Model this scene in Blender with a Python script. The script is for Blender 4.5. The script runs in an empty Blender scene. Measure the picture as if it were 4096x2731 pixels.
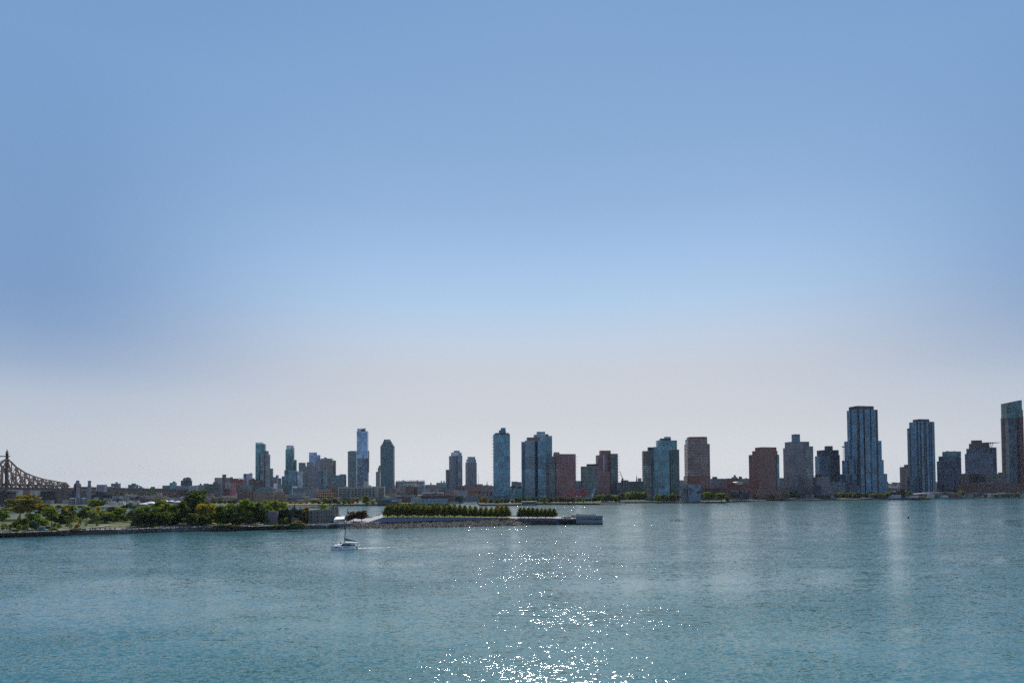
import bpy, bmesh, math, random
import numpy as np
from mathutils import Vector, Matrix, noise as mnoise

SC = bpy.context.scene
R = math.radians
# ------------------------------------------------------------------ camera, sky, sun, exposure
CAM_H = 32.0
FPX = 2503.0                      # focal length in pixels of the 4096 px wide photograph
PITCH, ROLL = 1.5, -0.39
cam_d = bpy.data.cameras.new("camera"); cam = bpy.data.objects.new("camera", cam_d)
SC.collection.objects.link(cam); SC.camera = cam
cam_d.sensor_width = 36.0; cam_d.lens = 36.0 * FPX / 4096.0
cam_d.shift_y = 0.1243
cam_d.clip_start = 1.0; cam_d.clip_end = 60000
CAM_R = Matrix.Rotation(R(90 + PITCH), 3, 'X') @ Matrix.Rotation(R(ROLL), 3, 'Z')
cam.matrix_world = Matrix.Translation((0, 0, CAM_H)) @ CAM_R.to_4x4()

SUN_EL, SUN_AZ = 45.0, 4.5        # degrees; azimuth measured from +Y towards +X
world = bpy.data.worlds.new("World"); SC.world = world; world.use_nodes = True
wn, wl = world.node_tree.nodes, world.node_tree.links
wn.clear()
wout = wn.new('ShaderNodeOutputWorld'); wbg = wn.new('ShaderNodeBackground')
sky = wn.new('ShaderNodeTexSky'); sky.sky_type = 'NISHITA'; sky.sun_disc = False
sky.sun_elevation = R(SUN_EL); sky.sun_rotation = R(SUN_AZ)
sky.altitude = 30; sky.air_density = 1.0; sky.dust_density = 0.5; sky.ozone_density = 2.0
# the day's own air: milky towards the horizon, clear blue above, mixed with the model sky (a function of direction in the world only)
wtc = wn.new('ShaderNodeTexCoord'); wsp = wn.new('ShaderNodeSeparateXYZ'); wl.new(wtc.outputs['Generated'], wsp.inputs[0])
def wmath(op, a, b_):
    q_ = wn.new('ShaderNodeMath'); q_.operation = op
    for i_, v_ in enumerate((a, b_)):
        if hasattr(v_, 'is_output'): wl.new(v_, q_.inputs[i_])
        else: q_.inputs[i_].default_value = v_
    return q_.outputs[0]
# the milky layer stands higher on the sun's side of the sky
whl = wmath('SQRT', wmath('ADD', wmath('MULTIPLY', wsp.outputs[0], wsp.outputs[0]), wmath('ADD', wmath('MULTIPLY', wsp.outputs[1], wsp.outputs[1]), 1e-5)), 0.0)
wca = wmath('DIVIDE', wmath('ADD', wmath('MULTIPLY', wsp.outputs[0], math.sin(R(SUN_AZ))), wmath('MULTIPLY', wsp.outputs[1], math.cos(R(SUN_AZ)))), whl)
def s2l(c): return tuple(((v / 255 + .055) / 1.055) ** 2.4 if v > 10 else v / 255 / 12.92 for v in c)
SKY_SIDE = [(0, (200, 205, 213)), (3.8, (194, 200, 210)), (7, (180, 192, 209)), (9.4, (154, 174, 203)), (12.3, (132, 161, 199)), (15, (123, 156, 199)), (22.7, (121, 157, 201)), (31, (122, 160, 206)), (60, (88, 126, 184)), (90, (72, 108, 168))]
SKY_MID = [(0, (222, 224, 228)), (2.5, (215, 218, 223)), (6, (206, 209, 216)), (10, (202, 207, 216)), (13, (194, 208, 226)), (16, (178, 205, 233)), (19.5, (163, 195, 231)), (24, (147, 180, 221)), (29, (134, 171, 213)), (38, (121, 160, 206)), (60, (90, 128, 186)), (90, (72, 108, 168))]
def ramp(tab):
    rp = wn.new('ShaderNodeValToRGB'); wl.new(wsp.outputs[2], rp.inputs[0]); es = rp.color_ramp.elements
    while len(es) < len(tab): es.new(.5)
    for e_, (a_, c_) in zip(es, tab): e_.position = math.sin(R(a_))
    for e_, (a_, c_) in zip(es, tab): e_.color = (*s2l(c_), 1)
    return rp.outputs[0]
wfr = wn.new('ShaderNodeMapRange'); wfr.interpolation_type = 'SMOOTHSTEP'; wl.new(wca, wfr.inputs[0]); wfr.inputs[1].default_value = .74; wfr.inputs[2].default_value = 1.0
wrm = wn.new('ShaderNodeMix'); wrm.data_type = 'RGBA'; wl.new(wfr.outputs[0], wrm.inputs[0]); wl.new(ramp(SKY_SIDE), wrm.inputs[6]); wl.new(ramp(SKY_MID), wrm.inputs[7])
wsc = wn.new('ShaderNodeVectorMath'); wsc.operation = 'SCALE'; wsc.inputs['Scale'].default_value = .10; wl.new(sky.outputs[0], wsc.inputs[0])
wmx = wn.new('ShaderNodeMix'); wmx.data_type = 'RGBA'; wmx.inputs[0].default_value = .96
wl.new(wsc.outputs[0], wmx.inputs[6]); wl.new(wrm.outputs[2], wmx.inputs[7])
wl.new(wmx.outputs[2], wbg.inputs[0]); wbg.inputs[1].default_value = 1.0
wl.new(wbg.outputs[0], wout.inputs[0])

sun_d = bpy.data.lights.new("sun", 'SUN'); sun = bpy.data.objects.new("sun", sun_d)
SC.collection.objects.link(sun)
sun_d.energy = 4.5; sun_d.angle = R(0.5); sun_d.color = (1.0, 0.95, 0.87)
SUN_V = Vector((math.sin(R(SUN_AZ)) * math.cos(R(SUN_EL)), math.cos(R(SUN_AZ)) * math.cos(R(SUN_EL)), math.sin(R(SUN_EL))))
sun.rotation_euler = SUN_V.to_track_quat('Z', 'Y').to_euler()

SC.view_settings.view_transform = 'Standard'; SC.view_settings.look = 'None'
SC.view_settings.exposure = 0.0; SC.view_settings.gamma = 1.0
SC.view_settings.use_curve_mapping = False
SC.cycles.max_bounces = 6; SC.cycles.diffuse_bounces = 2; SC.cycles.glossy_bounces = 3
SC.cycles.transmission_bounces = 2; SC.cycles.volume_bounces = 0; SC.cycles.transparent_max_bounces = 6
SC.cycles.sample_clamp_indirect = 6.0; SC.cycles.use_adaptive_sampling = False; SC.cycles.use_denoising = False; SC.cycles.denoiser = "OPENIMAGEDENOISE"; SC.cycles.denoising_input_passes = "RGB_ALBEDO_NORMAL"; SC.cycles.denoising_prefilter = "ACCURATE"

# ------------------------------------------------------------------ measuring: photograph pixel -> point in the place
PY0 = 1365.5 + cam_d.shift_y * 4096
def ray(px, py):
    return CAM_R @ Vector(((px - 2048) / FPX, (PY0 - py) / FPX, -1.0))
def P(px, py, Y):
    d = ray(px, py); t = Y / d.y
    return Vector((d.x * t, Y, CAM_H + d.z * t))
def G(px, py, z=0.0):
    d = ray(px, py); t = (z - CAM_H) / d.z
    return Vector((d.x * t, d.y * t, z))
def proj(v):
    c = CAM_R.transposed() @ (Vector(v) - Vector((0, 0, CAM_H)))
    return 2048 + FPX * c.x / -c.z, PY0 - FPX * c.y / -c.z

# ------------------------------------------------------------------ object helpers
COL = SC.collection
ORI = {}
def tag(o, label=None, cat=None, group=None, kind=None):
    if label: o['label'] = label
    if cat: o['category'] = cat
    if group: o['group'] = group
    if kind: o['kind'] = kind
    return o
def empty(name, loc, label, cat, group=None):
    o = bpy.data.objects.new(name, None); COL.objects.link(o)
    o.location = loc; o.empty_display_size = 1.0
    ORI[o.name] = Vector(loc)
    return tag(o, label, cat, group)

class MB:
    def __init__(s): s.v = []; s.f = []; s.m = []; s.uv = []
    def face(s, pts, mi=0, uv=None):
        b = len(s.v); s.v.extend([tuple(p) for p in pts]); s.f.append(tuple(range(b, b + len(pts)))); s.m.append(mi)
        s.uv.append(uv if uv else [(p[0], p[1]) for p in pts])
    def prism(s, poly, z0, z1, mi=0, top=1, u0=0.0, bottom=False, v0=0.0):
        n = len(poly); u = u0
        for i in range(n):
            a, b = poly[i], poly[(i + 1) % n]
            L = math.hypot(b[0] - a[0], b[1] - a[1]); h = z1 - z0
            s.face([(a[0], a[1], z0), (b[0], b[1], z0), (b[0], b[1], z1), (a[0], a[1], z1)], mi,
                   [(u, v0), (u + L, v0), (u + L, v0 + h), (u, v0 + h)])
            u += L
        if top is not None: s.face([(p[0], p[1], z1) for p in poly], top)
        if bottom: s.face([(p[0], p[1], z0) for p in reversed(poly)], top or 0)
    def box(s, x0, x1, y0, y1, z0, z1, mi=0, top=None):
        s.prism([(x0, y0), (x1, y0), (x1, y1), (x0, y1)], z0, z1, mi, mi if top is None else top, bottom=True)
    def obox(s, c, w, d, h, yaw=0.0, mi=0, top=None):
        s.prism(rect(c[0], c[1], w, d, yaw), c[2], c[2] + h, mi, mi if top is None else top, bottom=True)
    def bar(s, p0, p1, w, h=None, mi=0):
        h = h or w
        p0, p1 = Vector(p0), Vector(p1); t = (p1 - p0)
        if t.length < 1e-6: return
        t.normalize(); a = t.cross(Vector((0, 0, 1)))
        if a.length < 1e-3: a = Vector((1, 0, 0))
        a.normalize(); b = a.cross(t)
        q = [(-w / 2, -h / 2), (w / 2, -h / 2), (w / 2, h / 2), (-w / 2, h / 2)]
        A = [p0 + a * i + b * j for i, j in q]; B = [p1 + a * i + b * j for i, j in q]
        for i in range(4):
            k = (i + 1) % 4; s.face([A[i], A[k], B[k], B[i]], mi)
        s.face(A[::-1], mi); s.face(B, mi)
    def tube(s, p0, p1, r0, r1, n=8, mi=0, caps=True):
        p0, p1 = Vector(p0), Vector(p1); t = (p1 - p0).normalized()
        a = t.cross(Vector((0, 0, 1)))
        if a.length < 1e-3: a = Vector((1, 0, 0))
        a.normalize(); b = t.cross(a)
        A = [p0 + (a * math.cos(2 * math.pi * i / n) + b * math.sin(2 * math.pi * i / n)) * r0 for i in range(n)]
        B = [p1 + (a * math.cos(2 * math.pi * i / n) + b * math.sin(2 * math.pi * i / n)) * r1 for i in range(n)]
        for i in range(n):
            k = (i + 1) % n; s.face([A[k], A[i], B[i], B[k]], mi)
        if caps: s.face(A, mi); s.face(B[::-1], mi)
    def lathe(s, c, prof, n=16, mi=0):
        for (r0, z0), (r1, z1) in zip(prof, prof[1:]):
            for i in range(n):
                a, b = 2 * math.pi * i / n, 2 * math.pi * (i + 1) / n
                s.face([(c[0] + r0 * math.cos(a), c[1] + r0 * math.sin(a), c[2] + z0), (c[0] + r0 * math.cos(b), c[1] + r0 * math.sin(b), c[2] + z0),
                        (c[0] + r1 * math.cos(b), c[1] + r1 * math.sin(b), c[2] + z1), (c[0] + r1 * math.cos(a), c[1] + r1 * math.sin(a), c[2] + z1)], mi,
                       [(i * r0 * 6.28 / n, z0), ((i + 1) * r0 * 6.28 / n, z0), ((i + 1) * r0 * 6.28 / n, z1), (i * r0 * 6.28 / n, z1)])
    def build(s, name, mats, parent=None, smooth=False, weld=False):
        if not isinstance(mats, (list, tuple)): mats = [mats]
        if parent is not None: o0 = ORI[parent.name]
        else:
            V = np.array(s.v); o0 = Vector(((V[:, 0].min() + V[:, 0].max()) / 2, (V[:, 1].min() + V[:, 1].max()) / 2, V[:, 2].min()))
        me = bpy.data.meshes.new(name)
        me.from_pydata([(v[0] - o0.x, v[1] - o0.y, v[2] - o0.z) for v in s.v], [], s.f)
        for m in mats: me.materials.append(m)
        me.polygons.foreach_set('material_index', [min(i, len(mats) - 1) for i in s.m])
        uvl = me.uv_layers.new(name='UVMap')
        uvl.data.foreach_set('uv', [c for f in s.uv for p in f for c in p])
        if weld:
            bm = bmesh.new(); bm.from_mesh(me); bmesh.ops.remove_doubles(bm, verts=bm.verts, dist=0.002)
            bmesh.ops.recalc_face_normals(bm, faces=bm.faces); bm.to_mesh(me); bm.free()
        if smooth: me.polygons.foreach_set('use_smooth', [True] * len(me.polygons))
        me.update()
        o = bpy.data.objects.new(name, me); COL.objects.link(o)
        if parent is not None: o.parent = parent; ORI[o.name] = o0
        else: o.location = o0; ORI[o.name] = o0
        return o

def rect(cx, cy, w, d, yaw=0.0):
    c, s = math.cos(yaw), math.sin(yaw)
    return [(cx + x * c - y * s, cy + x * s + y * c) for x, y in ((-w / 2, -d / 2), (w / 2, -d / 2), (w / 2, d / 2), (-w / 2, d / 2))]
def shape(kind, cx, cy, w, d, yaw=0.0):
    if kind == 'rect': return rect(cx, cy, w, d, yaw)
    c, s = math.cos(yaw), math.sin(yaw)
    if kind == 'oct':
        k = .22 * min(w, d); q = [(-w/2+k, -d/2), (w/2-k, -d/2), (w/2, -d/2+k), (w/2, d/2-k), (w/2-k, d/2), (-w/2+k, d/2), (-w/2, d/2-k), (-w/2, -d/2+k)]
    elif kind == 'rightround':
        r = d / 2; q = [(-w/2, -d/2)] + [(w/2 - r + r*math.sin(a), -r*math.cos(a)) for a in [i*math.pi/10 for i in range(11)]] + [(-w/2, d/2)]
    elif kind == 'leftround':
        r = d / 2; q = [(w/2, -d/2), (w/2, d/2)] + [(-w/2 + r - r*math.sin(a), r*math.cos(a)) for a in [i*math.pi/10 for i in range(11)]]
    elif kind == 'bow':                                  # bowed front
        q = [(-w/2 + w*i/12, -d/2 - .18*w*(1-(2*i/12-1)**2)) for i in range(13)] + [(w/2, d/2), (-w/2, d/2)]
    elif kind == 'round':
        q = [(w/2*math.cos(a), d/2*math.sin(a)) for a in [i*2*math.pi/20 for i in range(20)]]
    elif kind == 'notch':                                # projecting bays with recesses between them
        n, e, q = 3, .06*w, []
        for i in range(n):
            a = -w/2 + w*i/n; b = a + w/n*.78
            q += [(a, -d/2), (b, -d/2), (b, -d/2+e), (a + w/n, -d/2+e)] if i < n-1 else [(a, -d/2), (w/2, -d/2)]
        q += [(w/2, d/2), (-w/2, d/2)]
    return [(cx + x*c - y*s, cy + x*s + y*c) for x, y in q]
def fit(x0, x1, py, Y, ratio=.7, yaw=0.0, kind='rect'):
    """plan of a building whose outline seen from the camera runs from x0 to x1"""
    a, b = P(x0, py, Y), P(x1, py, Y); cx, w = (a.x + b.x) / 2, abs(b.x - a.x)
    z = a.z
    for _ in range(8):
        pl = shape(kind, cx, Y, w, w * ratio, yaw)
        q = [proj((p[0], p[1], z))[0] for p in pl]; lo, hi = min(q), max(q)
        cx += ((x0 + x1) / 2 - (lo + hi) / 2) * Y / FPX; w *= (x1 - x0) / (hi - lo)
    return cx, w, w * ratio, shape(kind, cx, Y, w, w * ratio, yaw)

# ------------------------------------------------------------------ materials
def nt(m): m.use_nodes = True; return m.node_tree.nodes, m.node_tree.links
MATS = {}
def mat(name, col, rough=.8, metal=0.0, var=.18, scale=.15, bump=0.0):
    """plain surface with broad uneven weathering"""
    if name in MATS: return MATS[name]
    m = bpy.data.materials.new(name); n, l = nt(m); b = n['Principled BSDF']
    tc = n.new('ShaderNodeTexCoord'); nz = n.new('ShaderNodeTexNoise'); nz.inputs['Scale'].default_value = scale
    nz.inputs['Detail'].default_value = 6; nz.inputs['Roughness'].default_value = .65
    l.new(tc.outputs['Object'], nz.inputs['Vector'])
    mr = n.new('ShaderNodeMapRange'); mr.inputs[1].default_value = .25; mr.inputs[2].default_value = .75
    mr.inputs[3].default_value = 1 - var; mr.inputs[4].default_value = 1 + var
    l.new(nz.outputs[0], mr.inputs[0])
    mx = n.new('ShaderNodeVectorMath'); mx.operation = 'SCALE'; mx.inputs[0].default_value = col
    l.new(mr.outputs[0], mx.inputs['Scale']); l.new(mx.outputs[0], b.inputs['Base Color'])
    b.inputs['Roughness'].default_value = rough; b.inputs['Metallic'].default_value = metal
    if bump:
        bp = n.new('ShaderNodeBump'); bp.inputs['Strength'].default_value = bump; l.new(nz.outputs[0], bp.inputs['Height']); l.new(bp.outputs[0], b.inputs['Normal'])
    MATS[name] = m; return m

class NB:
    """tiny expression builder for node trees"""
    def __init__(s, m): s.n, s.l = nt(m)
    def put(s, sock, v):
        if hasattr(v, 'is_output'): s.l.new(v, sock)
        else: sock.default_value = v
    def m(s, op, a, b=0.0, c=None):
        q = s.n.new('ShaderNodeMath'); q.operation = op; s.put(q.inputs[0], a); s.put(q.inputs[1], b)
        if c is not None: s.put(q.inputs[2], c)
        return q.outputs[0]
    def mix(s, f, a, b):
        q = s.n.new('ShaderNodeMix'); q.data_type = 'RGBA'; s.put(q.inputs[0], f)
        s.put(q.inputs[6], a if hasattr(a, 'is_output') else (*a, 1)); s.put(q.inputs[7], b if hasattr(b, 'is_output') else (*b, 1))
        return q.outputs[2]

def facade(name, wall, glass, fh=3.2, bw=3.0, ww=.7, wh=.6, metal=.45, var=.45, gr=.12, stripe=None, blinds=.07, slab=None, jit=.035):
    """wall with a grid of windows in metres: u runs along the wall, v up it; stripe=(period, width, colour) upright bands; slab=colour of floor edges"""
    if name in MATS: return MATS[name]
    m = bpy.data.materials.new(name); q = NB(m); n, l = q.n, q.l; b = n['Principled BSDF']
    uv = n.new('ShaderNodeUVMap'); uv.uv_map = 'UVMap'
    sp = n.new('ShaderNodeSeparateXYZ'); l.new(uv.outputs[0], sp.inputs[0])
    u, v = q.m('DIVIDE', sp.outputs[0], bw), q.m('DIVIDE', sp.outputs[1], fh)
    fu, fv = q.m('FRACT', u), q.m('FRACT', v)
    mu = q.m('LESS_THAN', q.m('ABSOLUTE', q.m('SUBTRACT', fu, .5)), ww / 2)
    mv = q.m('LESS_THAN', q.m('ABSOLUTE', q.m('SUBTRACT', fv, .5)), wh / 2)
    mask = q.m('MULTIPLY', mu, mv)
    cb = n.new('ShaderNodeCombineXYZ'); l.new(q.m('FLOOR', u), cb.inputs[0]); l.new(q.m('FLOOR', v), cb.inputs[1])
    wnz = n.new('ShaderNodeTexWhiteNoise'); wnz.noise_dimensions = '2D'; l.new(cb.outputs[0], wnz.inputs['Vector'])
    r = wnz.outputs['Value']
    g = q.mix(r, tuple(c * (1 - var) for c in glass), tuple(min(1, c * (1 + var)) for c in glass))
    cc_ = n.new('ShaderNodeCombineXYZ'); l.new(q.m('FLOOR', q.m('DIVIDE', u, 5.0)), cc_.inputs[0]); l.new(q.m('FLOOR', q.m('DIVIDE', v, 4.0)), cc_.inputs[1])
    wn2 = n.new('ShaderNodeTexWhiteNoise'); wn2.noise_dimensions = '2D'; l.new(cc_.outputs[0], wn2.inputs['Vector'])
    gs = n.new('ShaderNodeVectorMath'); gs.operation = 'SCALE'; l.new(g, gs.inputs[0]); l.new(q.m('MULTIPLY_ADD', wn2.outputs['Value'], .7, .65), gs.inputs['Scale']); g = gs.outputs[0]
    bl = q.m('GREATER_THAN', r, 1 - blinds)
    g = q.mix(q.m('MULTIPLY', bl, .30), g, (.34, .35, .35))
    tc = n.new('ShaderNodeTexCoord'); nz = n.new('ShaderNodeTexNoise'); nz.inputs['Scale'].default_value = .06; nz.inputs['Detail'].default_value = 5
    l.new(tc.outputs['Object'], nz.inputs['Vector'])
    f = q.m('MULTIPLY_ADD', nz.outputs[0], .5, .75)
    sc = n.new('ShaderNodeVectorMath'); sc.operation = 'SCALE'; sc.inputs[0].default_value = wall; l.new(f, sc.inputs['Scale'])
    w = sc.outputs[0]
    if slab:
        w = q.mix(q.m('LESS_THAN', fv, .19), w, slab)
    col = q.mix(mask, w, g)
    if stripe:
        sm = q.m('LESS_THAN', q.m('FRACT', q.m('DIVIDE', sp.outputs[0], stripe[0])), stripe[1] / stripe[0])
        col = q.mix(sm, col, stripe[2]); mask = q.m('MULTIPLY', mask, q.m('SUBTRACT', 1.0, q.m('MULTIPLY', sm, .7)))
    l.new(col, b.inputs['Base Color'])
    l.new(q.m('MULTIPLY_ADD', mask, gr - .8, .8), b.inputs['Roughness'])
    l.new(q.m('MULTIPLY', q.m('MULTIPLY', mask, metal), q.m('SUBTRACT', 1.0, bl)), b.inputs['Metallic'])
    ge = n.new('ShaderNodeNewGeometry'); vm = n.new('ShaderNodeVectorMath'); vm.operation = 'SUBTRACT'; vm.inputs[1].default_value = (.5, .5, .5)
    l.new(wnz.outputs['Color'], vm.inputs[0]); vs = n.new('ShaderNodeVectorMath'); vs.operation = 'SCALE'; l.new(vm.outputs[0], vs.inputs[0]); l.new(q.m('MULTIPLY', mask, jit), vs.inputs['Scale'])
    va = n.new('ShaderNodeVectorMath'); va.operation = 'ADD'; l.new(ge.outputs['Normal'], va.inputs[0]); l.new(vs.outputs[0], va.inputs[1])
    vn = n.new('ShaderNodeVectorMath'); vn.operation = 'NORMALIZE'; l.new(va.outputs[0], vn.inputs[0]); l.new(vn.outputs[0], b.inputs['Normal'])
    MATS[name] = m; return m

ROOF = mat('roof_tar', (.09, .085, .085)); ROOFW = mat('roof_white', (.55, .55, .55)); ROOFG = mat('roof_grey', (.28, .28, .28))
CONC = mat('concrete', (.30, .29, .28)); STEEL = mat('dark_steel', (.045, .05, .06), .5); WHITE = mat('white_paint', (.75, .75, .75), .5, var=.06)
BLACK = mat('dark_void', (.012, .013, .015), .6)
# ------------------------------------------------------------------ water
def lin(x): return tuple(x)
wat = bpy.data.materials.new('river_water'); q = NB(wat); n, l = q.n, q.l; b = n['Principled BSDF']
b.inputs['Base Color'].default_value = (.020, .122, .130, 1); b.inputs['Roughness'].default_value = .09; b.inputs['IOR'].default_value = 1.42
b.inputs['Specular Tint'].default_value = (.76, .97, 1.0, 1); b.inputs['Coat Weight'].default_value = .24; b.inputs['Coat Roughness'].default_value = .42; b.inputs['Coat IOR'].default_value = 1.33
tc = n.new('ShaderNodeTexCoord')
def wave(scale, amp, stretch, rot, detail=2.0):
    mp = n.new('ShaderNodeMapping'); mp.inputs['Scale'].default_value = (stretch, 1, 1); mp.inputs['Rotation'].default_value = (0, 0, rot)
    l.new(tc.outputs['Object'], mp.inputs[0])
    nz = n.new('ShaderNodeTexNoise'); nz.inputs['Scale'].default_value = scale; nz.inputs['Detail'].default_value = detail; nz.inputs['Roughness'].default_value = .55
    l.new(mp.outputs[0], nz.inputs['Vector'])
    s1 = n.new('ShaderNodeVectorMath'); s1.operation = 'SUBTRACT'; s1.inputs[1].default_value = (.5, .5, .5); l.new(nz.outputs['Color'], s1.inputs[0])
    s2 = n.new('ShaderNodeVectorMath'); s2.operation = 'MULTIPLY'; s2.inputs[1].default_value = (amp * stretch ** .7, amp, 0); l.new(s1.outputs[0], s2.inputs[0])
    return s2.outputs[0]
def vadd(a, c):
    s = n.new('ShaderNodeVectorMath'); s.operation = 'ADD'; l.new(a, s.inputs[0])
    if hasattr(c, 'is_output'): l.new(c, s.inputs[1])
    else: s.inputs[1].default_value = c
    return s.outputs[0]
big = n.new('ShaderNodeTexNoise'); big.inputs['Scale'].default_value = .016; big.inputs['Detail'].default_value = 7; big.inputs['Roughness'].default_value = .62
mpb = n.new('ShaderNodeMapping'); mpb.inputs['Scale'].default_value = (.5, 1.0, 1); mpb.inputs['Location'].default_value = (140.0, 60.0, 0); mpb.inputs['Rotation'].default_value = (0, 0, .2); l.new(tc.outputs['Object'], mpb.inputs[0]); l.new(mpb.outputs[0], big.inputs['Vector'])
gust = n.new('ShaderNodeMapRange'); l.new(big.outputs[0], gust.inputs[0]); gust.inputs[1].default_value = .38; gust.inputs[2].default_value = .62; gust.inputs[3].default_value = .45; gust.inputs[4].default_value = 1.6
sl = vadd(vadd(vadd(wave(4.5, .50, .7, .2), wave(1.5, .92, .5, -.12)), wave(.42, .36, .32, .10)), wave(.10, .13, .3, .15))
sc_ = n.new('ShaderNodeVectorMath'); sc_.operation = 'SCALE'; l.new(sl, sc_.inputs[0]); l.new(gust.outputs[0], sc_.inputs['Scale'])
nn = n.new('ShaderNodeVectorMath'); nn.operation = 'NORMALIZE'; l.new(vadd(sc_.outputs[0], (0, 0, 1)), nn.inputs[0]); l.new(nn.outputs[0], b.inputs['Normal'])
mb = MB(); mb.face([(-4000, -200, 0), (4000, -200, 0), (4000, 2600, 0), (-4000, 2600, 0)])
tag(mb.build('river_water', wat), 'blue green river water with sun glitter', 'water', kind='structure')

# ------------------------------------------------------------------ Queens ground: one sheet from the far bank to the horizon
SHORE = [(-700, 2038), (0, 2035), (300, 2034), (560, 2034), (1000, 2029), (1150, 2026), (1500, 2021), (1640, 2020), (1788, 2020), (1800, 2017),
         (1845, 2004), (1862, 2001), (1903, 2002), (1917, 2021), (2080, 2021.5), (2100, 2017), (2300, 2017), (2500, 2012), (2790, 2009.5), (2830, 2011),
         (2900, 2011), (2960, 2005), (3110, 1999.5), (3300, 1999.5), (3470, 1998), (3500, 1995.5), (3650, 1995), (3880, 1988.5), (3900, 1986), (4096, 1981), (4800, 1970)]
QZ = 2.6
gm = bpy.data.materials.new('city_ground'); q = NB(gm); n, l = q.n, q.l; b = n['Principled BSDF']; b.inputs['Roughness'].default_value = .9
tc = n.new('ShaderNodeTexCoord'); nz = n.new('ShaderNodeTexNoise'); nz.inputs['Scale'].default_value = .02; nz.inputs['Detail'].default_value = 8; l.new(tc.outputs['Object'], nz.inputs['Vector'])
cr = n.new('ShaderNodeValToRGB'); l.new(nz.outputs[0], cr.inputs[0])
for p_, c_ in ((.3, (.03, .04, .022)), (.45, (.055, .055, .045)), (.55, (.045, .06, .02)), (.7, (.09, .085, .075))):
    e = cr.color_ramp.elements.new(p_); e.color = (*c_, 1)
cr.color_ramp.elements[0].color = (.03, .038, .022, 1); cr.color_ramp.elements[-1].color = (.11, .105, .095, 1)
l.new(cr.outputs[0], b.inputs['Base Color'])
mb = MB(); wl_ = MB()
SH = [G(x, y, 0) for x, y in SHORE]
for a, c in zip(SH, SH[1:]):
    ks = [1.0, 1.3, 2.0, 4.0, 9.0]
    for k0, k1 in zip(ks, ks[1:]):
        mb.face([(a.x*k0, a.y*k0, QZ), (c.x*k0, c.y*k0, QZ), (c.x*k1, c.y*k1, QZ), (a.x*k1, a.y*k1, QZ)])
    mb.face([(a.x, a.y, -1), (c.x, c.y, -1), (c.x, c.y, QZ), (a.x, a.y, QZ)], 1)
tag(mb.build('ground', [gm, mat('bulkhead', (.10, .095, .09), .9)]), 'flat far bank of the river with its bulkhead edge', 'ground', kind='structure')

# near embankment just below the picture, with one lamp whose head shows
mb = MB(); mb.box(-600, 600, -40, 90, -2, .8); tag(mb.build('esplanade', mat('near_paving', (.24, .235, .23))), 'paved embankment walk on the near bank', 'pavement', kind='structure')
_h = P(2387, 2698, 89.0); _l = empty('street_lamp', (_h.x, 89.0, .8), 'slim pale lamp with a round head at the bottom edge of the picture', 'lamp')
mb = MB(); mb.tube((_h.x, 89, .8), (_h.x, 89, _h.z), .07, .05, 8); mb.build('pole', mat('lamp_grey', (.45, .45, .44)), _l)
mb = MB(); mb.lathe((_h.x, 89, _h.z - .05), [(.05, 0), (.24, .12), (.30, .30), (.24, .48), (.05, .58)], 12); mb.build('lamp_head', mat('lamp_white', (.7, .7, .68), .4), _l)
# ------------------------------------------------------------------ buildings
def roof_clutter(root, poly, z, n, rng, hmax=3.0, m=None):
    cx = sum(p[0] for p in poly) / len(poly); cy = sum(p[1] for p in poly) / len(poly)
    ext = max(math.hypot(p[0] - cx, p[1] - cy) for p in poly)
    for _ in range(n):
        x, y = cx + rng.uniform(-.5, .5) * ext, cy + rng.uniform(-.4, .4) * ext * .8
        s = rng.uniform(.04, .12) * ext
        mb = MB(); mb.obox((x, y, z - .05), s * 2, s * 1.4, rng.uniform(.25, 1) * hmax, rng.uniform(0, .5)); mb.build('rooftop_unit', m or mat('plant_grey', (.16, .16, .165)), root)

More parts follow.
